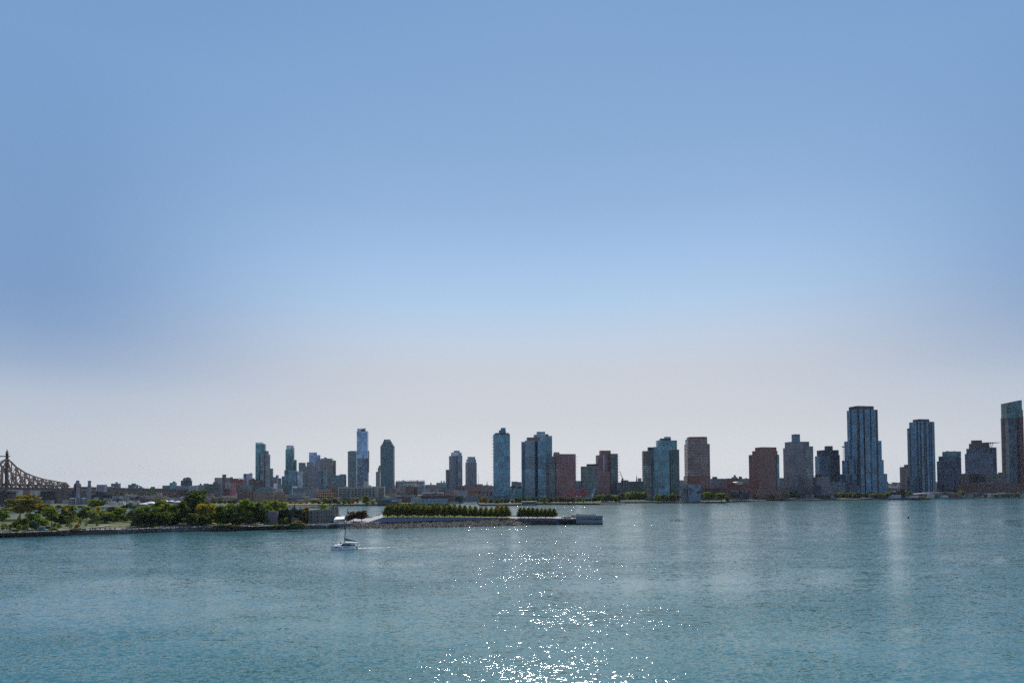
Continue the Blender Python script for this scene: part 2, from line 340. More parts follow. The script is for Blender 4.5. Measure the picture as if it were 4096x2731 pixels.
def tower(name, label, cat, Y, blocks, yaw=0.0, ratio=.8, group=None, clutter=3, seed=1):
    """blocks: (part, x0, x1, ytop, material[, {options}]) measured on the photograph at the depth Y of the building's middle"""
    rng = random.Random(hash((name, blocks[0][1])) % 9999 if seed == 1 else seed)
    b0 = blocks[0]; cx, w, d, pl = fit(b0[1], b0[2], b0[3] + 40, Y, ratio, R(yaw))
    root = empty(name, (cx, Y, QZ), label, cat, group)
    tops = []
    for bl in blocks:
        part, x0, x1, yt, m = bl[:5]; o = bl[5] if len(bl) > 5 else {}
        Yb = Y + o.get('dy', 0)
        yb = o.get('yb'); kind = o.get('kind', 'rect')
        ymid = yt + 5 if yb else yt + 20
        cx, w, d, pl = fit(x0, x1, ymid, Yb, o.get('ratio', ratio), R(o.get('yaw', yaw)), kind)
        xm = (x0 + x1) / 2
        yn = min(p[1] for p in pl) * .5 + Yb * .5
        z1 = P(xm, yt, yn).z; z0 = P(xm, yb, yn).z if yb else QZ - .3
        mb = MB(); rm = o.get('roof', ROOF)
        sl = o.get('slope', 0)                                     # roof line rising to one side
        mb.prism(pl, z0, z1, 0, 1, v0=z0 % 3.0)
        if sl:
            xs = [p[0] for p in pl]; a, c = min(xs), max(xs)
            mb.v = [(v[0], v[1], v[2] + (sl * (v[0] - a) / (c - a) if abs(v[2] - z1) < 1e-4 else 0)) for v in mb.v]
        ob = mb.build(part, [m, rm], root)
        if o.get('parapet', True) and not sl and w > 8:
            pm = MB(); k = 1.004; cxx = sum(p[0] for p in pl) / len(pl); cyy = sum(p[1] for p in pl) / len(pl)
            pm.prism([(cxx + (p[0] - cxx) * k, cyy + (p[1] - cyy) * k) for p in pl], z1 - .6, z1 + .9, 0, None)
            pm.build('parapet', o.get('cap', m), root)
        if o.get('balc'):                                          # balconies: rows of slabs with rails on one side of the plan
            side, m2 = o['balc'], o.get('balcm', CONC)
            xs = min(pl, key=lambda p: p[0] - p[1] * .0) if side == 'l' else max(pl, key=lambda p: p[0])
            zz = z1 - 5; k = 0
            s_ = 1 if side == 'r' else -1
            while zz > z0 + 12 and k < 30:
                bb = MB(); x_, y_ = xs[0] + .7 * s_, xs[1] + (1.5 if side == 'l' else -1.0); u_ = (3.2, 4.5)
                bb.prism(rect(x_, y_, 3.4, 4.5, 0), zz, zz + .3, 0, 0, bottom=True)
                bb.prism([(x_ + 1.5 * s_, y_ - 2.2), (x_ + 1.7 * s_, y_ - 2.2), (x_ + 1.7 * s_, y_ + 2.2), (x_ + 1.5 * s_, y_ + 2.2)][::s_], zz + .25, zz + 1.4, 0, 0)
                bb.build('balcony', m2, root)
                zz -= 6.2 if z1 - z0 < 200 else 9; k += 1
        tops.append((pl, z1, w))
    pl, z1, w = tops[-1]
    if clutter:
        roof_clutter(root, pl, z1, clutter, rng, max(1.2, min(3.5, w * .1)))
    return root

F = facade
GB = F('glass_blue', (.10, .13, .165), (.17, .26, .36), 3.4, 1.8, .86, .72, .5)
GBD = F('glass_blue_dark', (.022, .05, .075), (.035, .095, .12), 3.3, 1.9, .86, .78, .9, blinds=.02, slab=(.05, .085, .11))
GTEAL = F('glass_teal', (.06, .13, .15), (.09, .25, .30), 3.6, 1.6, .84, .7, .5)
GTL = F('glass_teal_grid', (.22, .30, .33), (.05, .16, .22), 6.0, 4.0, .86, .9, .45, var=.35)
GLT = F('glass_pale', (.30, .36, .40), (.34, .44, .52), 3.4, 1.5, .8, .7, .5)
GSKY = F('glass_sky', (.16, .25, .37), (.20, .34, .54), 3.6, 1.6, .9, .8, .5, var=.18, blinds=.03)
GSKM = F('glass_mottled', (.07, .085, .11), (.22, .30, .42), 2.4, 1.7, .8, .7, .45, var=.95, jit=.5, blinds=.2)  # speckled reflections put into strongly varied pane colours
GCITI = F('glass_green_office', (.09, .165, .185), (.045, .09, .11), 4.6, 3.6, .55, .42, .3, var=.3, blinds=.03)
GSLAT = F('glass_banded', (.13, .20, .225), (.05, .125, .15), 4.2, 9.0, .97, .52, .4)
SLATEB = F('slate_blue', (.11, .15, .195), (.09, .155, .22), 3.2, 2.6, .6, .6, .35)
NAVYS = F('navy_striped', (.055, .065, .085), (.20, .27, .31), 3.4, 2.0, .7, .75, .4, stripe=(14, 3.2, (.045, .05, .06)))
GREYC = F('grey_grid', (.24, .245, .26), (.07, .09, .115), 3.2, 2.8, .42, .55, .3)
GREYD = F('grey_dark_grid', (.085, .10, .125), (.11, .17, .22), 3.2, 2.6, .6, .6, .35)
BEIGE = F('beige_grid', (.27, .235, .205), (.085, .10, .12), 3.1, 2.4, .45, .5, .3)
BROWN = F('brown_sheer', (.26, .19, .15), (.16, .12, .1), 3.2, 3.0, .3, .4, .1)
BAND = F('banded_office', (.34, .35, .385), (.07, .065, .08), 3.9, 30, .98, .56, .25, var=.25, blinds=.02)
WHTW = F('white_punched', (.52, .54, .60), (.06, .075, .10), 4.2, 4.2, .42, .5, .2)
CREAMW = F('cream_punched', (.50, .47, .40), (.075, .085, .09), 4.6, 4.2, .5, .45, .2)
BRICKR = F('red_brick', (.21, .075, .06), (.085, .08, .09), 3.2, 3.0, .4, .45, .2)
BRICKD = F('dark_brick', (.105, .045, .05), (.06, .065, .075), 3.2, 2.8, .45, .5, .25)
BRICKT = F('tower_brick', (.25, .088, .062), (.10, .11, .13), 3.0, 2.7, .52, .5, .3)
BRICKW = F('tower_brick_windows', (.215, .085, .058), (.17, .21, .26), 3.0, 2.5, .62, .6, .45)
ROSE = F('rose_glass', (.25, .075, .075), (.15, .09, .10), 3.1, 2.4, .74, .62, .4, slab=(.30, .23, .23))
ROSEG = F('rose_green_glass', (.085, .085, .095), (.085, .13, .14), 3.1, 2.4, .74, .62, .4, slab=(.24, .26, .27))
SLABW = F('white_frame_glass', (.20, .25, .29), (.09, .15, .20), 3.1, 3.4, .93, .72, .45, slab=(.36, .44, .50))
RIVER = F('river_glass', (.050, .105, .155), (.085, .22, .32), 3.1, 2.2, .82, .70, .55, slab=(.27, .36, .42))
NAVY = F('navy_glass', (.026, .062, .105), (.06, .17, .28), 3.2, 2.3, .82, .66, .5, slab=(.16, .24, .32), stripe=(19, 4.2, (.012, .02, .036)))
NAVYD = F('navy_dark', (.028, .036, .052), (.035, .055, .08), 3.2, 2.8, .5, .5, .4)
INK = F('ink_glass', (.010, .020, .052), (.022, .042, .085), 3.3, 2.4, .86, .78, .9, blinds=.02)
INKB = F('ink_brick', (.075, .035, .045), (.045, .065, .095), 3.2, 2.4, .7, .6, .45)
UMBER = F('umber_brick', (.11, .05, .045), (.10, .09, .09), 3.2, 4.0, .35, .35, .2)
OLIVE = F('olive_grid', (.085, .11, .10), (.07, .13, .14), 3.4, 4.4, .55, .6, .35)
PINK = F('pink_wall', (.52, .14, .22), (.26, .06, .10), 5.2, 5.2, .5, .5, .05)
CROWN = mat('terracotta', (.26, .085, .055), .75); DARKM = mat('charcoal_panel', (.04, .045, .058), .6); STONE = mat('pale_stone', (.36, .33, .30))
SCREEN = facade('glass_screen', (.35, .48, .50), (.50, .62, .66), 3, 2.4, .85, .8, .3, blinds=0)

# --- the far cluster round the plaza
tower('apartment_tower', 'slim teal glass tower with open glass screen on top, behind a shorter grey tower', 'tower', 2050,
      [('shaft', 1022, 1064.5, 1776, GTEAL, {'yaw': 12}), ('crown', 1022.5, 1055, 1769, SCREEN, {'yb': 1776, 'parapet': False})], 12, clutter=2)
tower('apartment_tower', 'grey and pale striped tower standing in front of the slim teal glass tower', 'tower', 1900,
      [('shaft', 1037, 1081, 1818.5, NAVYS), ('penthouse', 1046, 1075, 1804, GREYD, {'yb': 1822})], 10)
tower('office_block', 'slate blue slab just right of the grey striped tower, half hidden by it', 'building', 2150, [('shaft', 1076, 1093, 1874, SLATEB)])
tower('office_block', 'low dark slab with a square top between the slate slab and the balcony tower', 'building', 2250,
      [('shaft', 1092, 1112, 1908, SLATEB), ('upper_floors', 1103, 1114.5, 1900.6, SLATEB, {'dy': 20}), ('wing', 1112, 1126, 1912.5, GREYD, {'dy': -30})])
tower('office_block', 'narrow grey slab leaning against the left of the balcony tower', 'building', 2200, [('shaft', 1127, 1142, 1905, SLATEB)])
tower('apartment_tower', 'teal glass tower with pale crown and stacked balconies on its right edge', 'tower', 2100,
      [('shaft', 1142, 1172, 1798, GTEAL), ('upper_floors', 1145.5, 1176, 1782, GLT, {'yb': 1800, 'dy': 12}), ('wing', 1172, 1187, 1839, GTEAL, {'dy': 25}),
       ('balcony_stack', 1170, 1177.5, 1790, GLT, {'dy': 4, 'balc': 'r', 'yb': 1845, 'balcm': WHITE}), ('left_wing', 1137, 1150, 1881, GTEAL, {'dy': 20})], 8, clutter=1)
tower('office_tower', 'dark glass block with a bright right side at the foot of the balcony tower', 'tower', 1950,
      [('shaft', 1153, 1191, 1882, GTL), ('bright_wing', 1189, 1214.5, 1886, GLT, {'dy': 6})], 6)
tower('office_tower', 'plain grey tower with a column of dark windows behind the dark glass block', 'tower', 2120, [('shaft', 1194.5, 1223, 1851, GREYC)], 14)
tower('office_tower', 'broad white and brown banded office block with a pale penthouse', 'tower', 2000,
      [('shaft', 1219.5, 1280, 1865, BAND), ('penthouse', 1227, 1256.5, 1849, GREYC, {'yb': 1868})], 4)
tower('apartment_tower', 'pair of bright blue glass slabs of different height behind the banded office', 'tower', 2250,
      [('shaft', 1236, 1268.5, 1810, GSKY), ('lower_slab', 1260, 1281.5, 1820.5, GB, {'dy': -25})], 16)
tower('apartment_tower', 'wide beige grey gridded tower with a dark bulkhead and glass roof floor', 'tower', 2080,
      [('shaft', 1281, 1336, 1841, BEIGE), ('brown_side', 1332, 1344, 1842, BROWN, {'dy': 14}), ('roof_floor', 1282, 1333, 1834, GB, {'yb': 1843, 'dy': 8}), ('bulkhead', 1296, 1307, 1829, DARKM, {'yb': 1836})], 6)
tower('office_block', 'low slate block with a darker right half in front of the beige grey tower', 'building', 1960,
      [('shaft', 1271, 1289, 1884, SLATEB), ('dark_half', 1287, 1308, 1882.5, GTEAL, {'dy': 10})], 4)
tower('office_block', 'wide low banded glass block in front of the gap left of the tallest tower', 'building', 1900,
      [('shaft', 1321, 1385.6, 1901, GSLAT), ('upper_floors', 1359, 1384, 1897, GSLAT, {'yb': 1903, 'dy': 10})], 3)
tower('office_tower', 'grey banded office tower left of and touching the tallest blue tower', 'tower', 2150,
      [('shaft', 1398, 1429, 1804, GSLAT), ('end_wall', 1391, 1401, 1804.5, GREYC, {'dy': -8})], 5, clutter=0)
tl = tower('skyscraper', 'tallest far tower, sky blue glass above a mottled lower half, crane on its roof', 'tower', 2050,
      [('shaft', 1427, 1474, 1725.5, GSKY, {'yb': 1835}), ('lower_shaft', 1428, 1475, 1834, GSKM), ('crown', 1429, 1464.5, 1714, facade('crown_frame', (.22, .25, .30), (.45, .5, .56), 5, 4, .8, .8, .2), {'yb': 1726, 'parapet': False}),
       ('roof_plant', 1444, 1461, 1718, DARKM, {'yb': 1727, 'dy': -8}), ('hoist_mast', 1472, 1476.5, 1802, GREYD, {'dy': -2, 'yb': 1890, 'balc': 'r'})], 6, clutter=0)
tower('apartment_tower', 'stepped stone tower half hidden on the left of the green stepped office tower', 'tower', 2250,
      [('shaft', 1503.5, 1521, 1887, GREYC), ('setback', 1511, 1522, 1871, BEIGE, {'yb': 1888}), ('top_floor', 1514.5, 1522, 1861.6, BROWN, {'yb': 1872})])
ct = tower('office_tower', 'green glass office tower with a stepped top and small white sign', 'tower', 2000,
      [('shaft', 1521.4, 1578.8, 1783.5, GCITI, {'kind': 'oct'}), ('setback', 1526.3, 1573.7, 1775.7, GCITI, {'yb': 1784, 'kind': 'oct'}),
       ('setback', 1531.4, 1568.4, 1766.7, GCITI, {'yb': 1776, 'kind': 'oct'}), ('top_floor', 1535.2, 1563.3, 1758.6, GCITI, {'yb': 1767})], 0, 1.0, clutter=0)
tower('apartment_tower', 'grey gridded tower with a teal glass corner and stepped crown, taller of the far pair', 'tower', 1700,
      [('shaft', 1796, 1849, 1824, GREYC), ('glass_corner', 1829, 1849.5, 1822, GB, {'dy': -14, 'ratio': .6}), ('setback', 1804, 1847, 1810.6, GLT, {'yb': 1826}), ('penthouse', 1815, 1838.8, 1803, GB, {'yb': 1812}),
       ('left_wing', 1783, 1800, 1879, GREYC, {'dy': 10})], 20)
tower('apartment_tower', 'grey gridded tower with a glass cap, shorter of the far pair', 'tower', 1750,
      [('shaft', 1861.5, 1907, 1851, GREYC), ('glass_floor', 1865, 1904, 1838, GB, {'yb': 1852}), ('glass_cap', 1869.7, 1901, 1827.5, GB, {'yb': 1839})], 20, clutter=1)

# --- the towers along the far bank
lt = tower('apartment_tower', 'blue glass tower with a curved left side, balconies and a teal roof sign', 'tower', 1180,
      [('shaft', 1972.5, 2040, 1738, RIVER, {'kind': 'leftround', 'balc': 'l', 'balcm': mat('balcony_grey', (.22, .25, .27))}), ('roof_floor', 1978, 2036, 1733.5, DARKM, {'yb': 1739}),
       ('bulkhead', 1995.5, 2023.5, 1722, mat('bulkhead_grey', (.17, .165, .18)), {'yb': 1735})], 8, clutter=0)
tower('podium_building', 'low green glass block with a roof garden, right of the curved blue tower', 'building', 1230, [('shaft', 2036, 2092, 1958, GTL)], 0, .6)
tower('apartment_tower', 'tall blue glass tower of stepped slabs with a white framed front panel', 'tower', 1200,
      [('left_slab', 2085, 2105, 1768, RIVER, {'dy': 14}), ('front_slab', 2099, 2138, 1763, SLABW, {'dy': -8}), ('dark_recess', 2130, 2152, 1766, INK, {'dy': 6}),
       ('right_slab', 2149, 2182, 1764, RIVER, {'dy': -4}), ('brown_floor', 2106, 2160, 1751, BRICKT, {'yb': 1768, 'dy': 16}), ('rear_shaft', 2159, 2208.5, 1744.5, RIVER, {'dy': 40}),
       ('rear_top', 2134, 2160, 1740, GB, {'yb': 1756, 'dy': 40}), ('bulkhead', 2145.5, 2180.5, 1728, GB, {'yb': 1760, 'dy': 36}), ('gable_bay', 2181, 2194, 1736, BRICKT, {'yb': 1746, 'dy': 34})], 6, .5)
tower('apartment_tower', 'rose tinted slab tower with balconies on its right edge, right of the stepped blue tower', 'tower', 1190,
      [('shaft', 2213, 2303, 1817, ROSE, {'balc': 'r', 'balcm': mat('balcony_tan', (.33, .32, .26))}), ('left_slab', 2193, 2220, 1826, ROSEG, {'dy': -10}), ('bulkhead', 2214, 2238, 1810, BEIGE, {'yb': 1820})], 14, .45)
tower('apartment_tower', 'low dark red tower attached to the left of the taller rose brick tower', 'tower', 1200,
      [('shaft', 2323, 2393, 1866.5, ROSEG), ('upper_floors', 2346, 2393, 1857, BRICKD, {'yb': 1868})], 12, .5)
tower('apartment_tower', 'rose brick and glass tower with a white window strip and gabled roof boxes', 'tower', 1260,
      [('shaft', 2383, 2446, 1821.5, ROSE), ('right_slab', 2438, 2471.5, 1815.5, ROSEG, {'dy': -10, 'balc': 'r'}), ('roof_floor', 2397, 2443, 1803, BRICKT, {'yb': 1823}),
       ('window_strip', 2413, 2418, 1820, WHTW, {'dy': -32, 'yb': 1890, 'parapet': False}), ('front_podium', 2393, 2440, 1888, ROSE, {'dy': -40})], 10, .55)
tower('apartment_building', 'long mid height block with green windows between the rose tower and the teal glass tower', 'building', 1230,
      [('shaft', 2484, 2576, 1926.5, OLIVE), ('left_wing', 2466, 2488, 1930, GREYD, {'dy': -12}), ('roof_frame', 2484, 2514, 1921.5, BRICKT, {'yb': 1928})], 2, .4)
tower('apartment_tower', 'teal glass tower with a red brick left wing and a stepped taller rear block', 'tower', 1180,
      [('brick_wing', 2568, 2612, 1805, F('brick_teal_windows', (.13, .055, .05), (.14, .26, .27), 3.4, 2.9, .66, .62, .4), {'dy': 12}), ('glass_front', 2609, 2677, 1788.5, GTL, {'kind': 'bow', 'ratio': .5}), ('right_wing', 2675, 2717, 1799.5, OLIVE, {'dy': 8}),
       ('rear_shaft', 2624, 2708, 1763, GTEAL, {'dy': 34, 'ratio': .4}), ('roof_floor', 2638, 2684, 1755, DARKM, {'yb': 1765, 'dy': 34}), ('bulkhead', 2656, 2683, 1748, GB, {'yb': 1757, 'dy': 34}), ('stair_hut', 2590, 2609, 1790, DARKM, {'yb': 1808, 'dy': 14})], 0, .6)
tower('apartment_tower', 'brown brick tower with bowed front and a terracotta crown', 'tower', 1240,
      [('shaft', 2737, 2839.5, 1777, BRICKW, {'kind': 'rightround'}), ('upper_floors', 2741, 2829.5, 1757, BRICKW, {'kind': 'rightround'}), ('crown', 2747, 2828.5, 1749, CROWN, {'kind': 'rightround', 'yb': 1759}), ('base_floors', 2735, 2842, 1905, BRICKT, {'kind': 'rightround'})], -4, .7, clutter=2)
tower('apartment_tower', 'broad dark red brick tower with a stepped left shoulder and open roof wall', 'tower', 1260,
      [('shaft', 2995, 3116, 1819, BRICKT), ('shoulder', 3008.5, 3110, 1804, BRICKT, {'yb': 1822}), ('roof_wall', 3020, 3106, 1790, BRICKT, {'yb': 1806}), ('green_side', 3096, 3117, 1822, GTEAL, {'dy': -6, 'ratio': 1.6})], 18, .6)
tower('apartment_tower', 'purple grey gridded tower with a pale right side and a square tower on top', 'tower', 1280,
      [('shaft', 3132.5, 3215, 1792, F('plum_grid', (.115, .08, .09), (.10, .12, .16), 3.1, 2.6, .7, .62, .4, slab=(.30, .28, .30))), ('pale_side', 3210, 3253, 1786, F('pale_grid', (.16, .165, .17), (.20, .24, .28), 3.1, 2.2, .6, .55, .45, var=.7), {'dy': 10}),
       ('setback', 3139, 3237, 1768, F('plum_grid2', (.13, .11, .13), (.14, .17, .21), 3.1, 2.4, .62, .6, .4), {'yb': 1794, 'dy': 14}), ('water_tower_house', 3166, 3200, 1738, SLATEB, {'yb': 1770, 'dy': 14})], 8, .7)
tower('apartment_building', 'low plum grid wing left of the purple grey tower', 'building', 1270, [('shaft', 3117, 3138, 1911, MATS['plum_grid'])])
tower('apartment_building', 'low plum grid wing with a roof garden tree, right of the purple grey tower', 'building', 1250,
      [('shaft', 3250, 3318, 1909, MATS['plum_grid']), ('lower_wing', 3270, 3332, 1944, MATS['plum_grid2'], {'dy': -25})], 4, .6)
tower('apartment_tower', 'dark charcoal tower with a lighter left half and a black box on top', 'tower', 1380,
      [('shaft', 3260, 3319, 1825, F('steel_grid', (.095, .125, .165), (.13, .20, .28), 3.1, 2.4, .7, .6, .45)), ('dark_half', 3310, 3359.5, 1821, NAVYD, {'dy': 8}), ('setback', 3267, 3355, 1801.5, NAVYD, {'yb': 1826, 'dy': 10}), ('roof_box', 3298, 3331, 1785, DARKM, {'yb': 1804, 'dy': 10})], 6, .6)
tower('office_block', 'dark low block at the foot of the charcoal tower', 'building', 1290, [('shaft', 3317, 3380, 1929, GREYD)], 2, .5)
tower('skyscraper', 'tallest near tower, stepped navy glass with dark vertical stripes', 'tower', 1330,
      [('shaft', 3387.5, 3511, 1640, NAVY, {'kind': 'notch'}), ('crown', 3395, 3495, 1626, NAVYD, {'yb': 1645, 'dy': 6}), ('setback', 3377, 3526.5, 1764, NAVY, {'kind': 'notch', 'dy': 4}),
       ('lower_setback', 3368, 3535, 1841, NAVY, {'kind': 'notch', 'dy': 8}), ('base_wing', 3361, 3549, 1896, NAVY, {'kind': 'notch', 'dy': 12})], 14, .6, clutter=4)
tower('school_building', 'low navy block with a red roof edge before the stepped navy tower', 'building', 1230,
      [('shaft', 3384, 3440, 1944, F('navy_low', (.035, .055, .085), (.07, .13, .18), 4, 3, .8, .5, .4)), ('roof_edge', 3386, 3432, 1934, mat('oxide_red', (.10, .03, .04)), {'yb': 1937})], 0, .6)
tower('apartment_tower', 'navy glass tower with dark stripes and a small vent pipe on its roof', 'tower', 1360,
      [('shaft', 3637, 3738, 1688, NAVY, {'kind': 'notch'}), ('crown', 3651, 3717, 1678, NAVYD, {'yb': 1692, 'dy': 6}), ('left_bay', 3628.5, 3650, 1714, NAVY, {'dy': 18}), ('base_floors', 3627, 3741, 1908, NAVY, {'kind': 'notch', 'dy': 4})], 14, .65, clutter=3)
tower('apartment_tower', 'small pink tower with a tan side, left of the striped tower with the vent pipe', 'tower', 1750,
      [('shaft', 3599, 3620, 1868, F('pink_tower', (.26, .16, .17), (.09, .07, .09), 3.4, 5, .8, .45, .2)), ('tan_side', 3616, 3640, 1867, mat('tan_wall', (.30, .22, .12)), {'dy': 8}), ('top_floor', 3616, 3634, 1859, BRICKD, {'yb': 1869})], 10)
tower('apartment_tower', 'near black tower of three steps with a shining roof edge', 'tower', 1500,
      [('shaft', 3747.5, 3815, 1845, INK), ('right_half', 3806, 3845, 1830, INK, {'dy': 10}), ('setback', 3754, 3840, 1825, INK, {'yb': 1848, 'dy': 6}), ('top_floors', 3769, 3844, 1806.5, GBD, {'yb': 1828, 'dy': 10})], 10, .7)
tc_ = tower('apartment_tower', 'dark tower with a round drum and a flat canopy jutting right on its roof', 'tower', 1560,
      [('shaft', 3859.5, 3972, 1814.5, F('grey_night_grid', (.035, .055, .10), (.035, .06, .11), 3.2, 2.8, .8, .7, .85, blinds=.03, slab=(.06, .085, .13))), ('right_half', 3955, 3986.5, 1790, INK, {'dy': 12}), ('upper_floors', 3865, 3960, 1794, INK, {'yb': 1818, 'dy': 10}),
       ('roof_hall', 3875.5, 3957, 1774, DARKM, {'yb': 1796, 'dy': 10}), ('drum', 3884, 3928, 1762, DARKM, {'yb': 1775, 'kind': 'round', 'dy': 10})], 4, .6, clutter=0)
tower('apartment_tower', 'dark umber tower with a green glass top at the right edge of the skyline', 'tower', 1600,
      [('shaft', 4011, 4094, 1668, F('edge_glass', (.012, .026, .052), (.025, .055, .09), 3.2, 2.4, .86, .78, .9, blinds=.02), {'dy': 6}), ('brown_corner', 4003, 4020, 1671, UMBER, {'dy': -4}), ('glass_top', 4003.5, 4087.5, 1612, GBD, {'yb': 1672, 'slope': 8}), ('red_strip', 4070, 4092, 1640, F('red_cladding', (.10, .016, .022), (.02, .02, .04), 3.2, 3.5, .5, .4, .2), {'dy': -10})], -10, .7, clutter=2)
tower('apartment_building', 'low dark brick block with green windows between the canopy tower and the three step tower', 'building', 1420, [('shaft', 3837, 3915, 1895, INKB)], 4, .6)
tower('apartment_building', 'long low brick block in front of the canopy tower and the green topped tower', 'building', 1400,
      [('shaft', 3912, 4030, 1896, F('night_olive', (.07, .055, .055), (.06, .10, .105), 3.3, 2.6, .6, .5, .4)), ('stair_hut', 3926, 3945, 1888, BRICKT, {'yb': 1898}), ('roof_hut', 3992, 4018, 1890, BRICKT, {'yb': 1898})], 2, .5)
tower('podium_building', 'dark brick podium running along the foot of the rightmost towers', 'building', 1360, [('shaft', 3828, 4088, 1934, UMBER)], 1, .3)
tower('apartment_tower', 'dark slab cut by the right edge of the picture behind the green topped tower', 'tower', 1700, [('shaft', 4084, 4130, 1879, INK)], 0, .6)
# ------------------------------------------------------------------ trees: tapered trunk with limbs, crown of leaf clumps with gaps
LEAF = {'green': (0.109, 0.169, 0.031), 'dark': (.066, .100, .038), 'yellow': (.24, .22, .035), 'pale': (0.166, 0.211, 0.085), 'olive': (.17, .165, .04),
        'plum': (0.088, 0.057, 0.047), 'blue': (0.074, 0.131, 0.081), 'linden': (.112, .130, .040), 'fresh': (.135, .19, .035), 'rust': (0.229, 0.126, 0.047), 'shore': (0.096, 0.126, 0.047)}
def leafmat(c):
    k = 'leaf_' + c
    if k in MATS: return MATS[k]
    m = bpy.data.materials.new(k); n, l = nt(m); n.clear(); col = LEAF[c]
    out = n.new('ShaderNodeOutputMaterial'); d = n.new('ShaderNodeBsdfDiffuse'); t = n.new('ShaderNodeBsdfTranslucent'); mx = n.new('ShaderNodeMixShader'); mx.inputs[0].default_value = .45
    at = n.new('ShaderNodeAttribute'); at.attribute_name = 'leaf'; oi = n.new('ShaderNodeObjectInfo')
    ad = n.new('ShaderNodeMath'); ad.operation = 'MULTIPLY_ADD'; ad.inputs[1].default_value = .35; l.new(oi.outputs['Random'], ad.inputs[0]); l.new(at.outputs['Fac'], ad.inputs[2])
    cr = n.new('ShaderNodeValToRGB'); l.new(ad.outputs[0], cr.inputs[0])
    cr.color_ramp.elements[0].color = (col[0] * .60, col[1] * .66, col[2] * .9, 1); cr.color_ramp.elements[1].color = (col[0] * 1.55, col[1] * 1.35, col[2] * 1.1, 1)
    l.new(cr.outputs[0], d.inputs[0])
    sc = n.new('ShaderNodeVectorMath'); sc.operation = 'MULTIPLY'; sc.inputs[1].default_value = (1.5, 1.45, .6); l.new(cr.outputs[0], sc.inputs[0]); l.new(sc.outputs[0], t.inputs[0])
    l.new(d.outputs[0], mx.inputs[1]); l.new(t.outputs[0], mx.inputs[2]); l.new(mx.outputs[0], out.inputs[0])
    MATS[k] = m; return m
BARK = mat('bark', (.07, .055, .042), .9); BARKP = mat('pale_bark', (.24, .19, .13), .9)

def leaf_mesh(name, cl, n_leaf, size, rng, m, flat=0.5):
    """cl: list of (centre, radii); leaves scattered through every clump"""
    tot = sum(r[0] * r[1] + r[2] * r[0] for _, r in cl); V, A = [], []
    for (c, r) in cl:
        k = max(6, int(n_leaf * (r[0] * r[1] + r[2] * r[0]) / tot)); shade = rng.random() * .45
        d = rng.standard_normal((k, 3)) if False else None
        p = rng.normal(size=(k, 3)); p /= np.linalg.norm(p, axis=1)[:, None]; p *= rng.uniform(.35, 1.0, (k, 1)) ** .6
        p = p * np.array(r) + np.array(c)
        a = rng.normal(size=(k, 3)); a /= np.linalg.norm(a, axis=1)[:, None]; b = np.cross(a, rng.normal(size=(k, 3))); b /= np.linalg.norm(b, axis=1)[:, None]
        a[:, 2] *= flat; s = size * rng.uniform(.6, 1.3, (k, 1))
        q = np.stack([p - a * s - b * s * .6, p + a * s - b * s * .5, p + a * s * .9 + b * s * .6, p - a * s * .8 + b * s * .7], 1)
        V.append(q.reshape(-1, 3)); A.append(np.repeat(shade + rng.uniform(0, .4, k), 4))
    V = np.concatenate(V); A = np.concatenate(A); nq = len(V) // 4
    me = bpy.data.meshes.new(name); me.vertices.add(len(V)); me.vertices.foreach_set('co', V.ravel())
    me.loops.add(len(V)); me.loops.foreach_set('vertex_index', np.arange(len(V), dtype=np.int32))
    me.polygons.add(nq); me.polygons.foreach_set('loop_start', np.arange(0, nq * 4, 4, dtype=np.int32))
    try: me.polygons.foreach_set('loop_total', np.full(nq, 4, dtype=np.int32))
    except Exception: pass
    at = me.attributes.new('leaf', 'FLOAT', 'POINT'); at.data.foreach_set('value', A.astype(np.float32))
    me.materials.append(m); me.update(calc_edges=True); me.validate(); return me

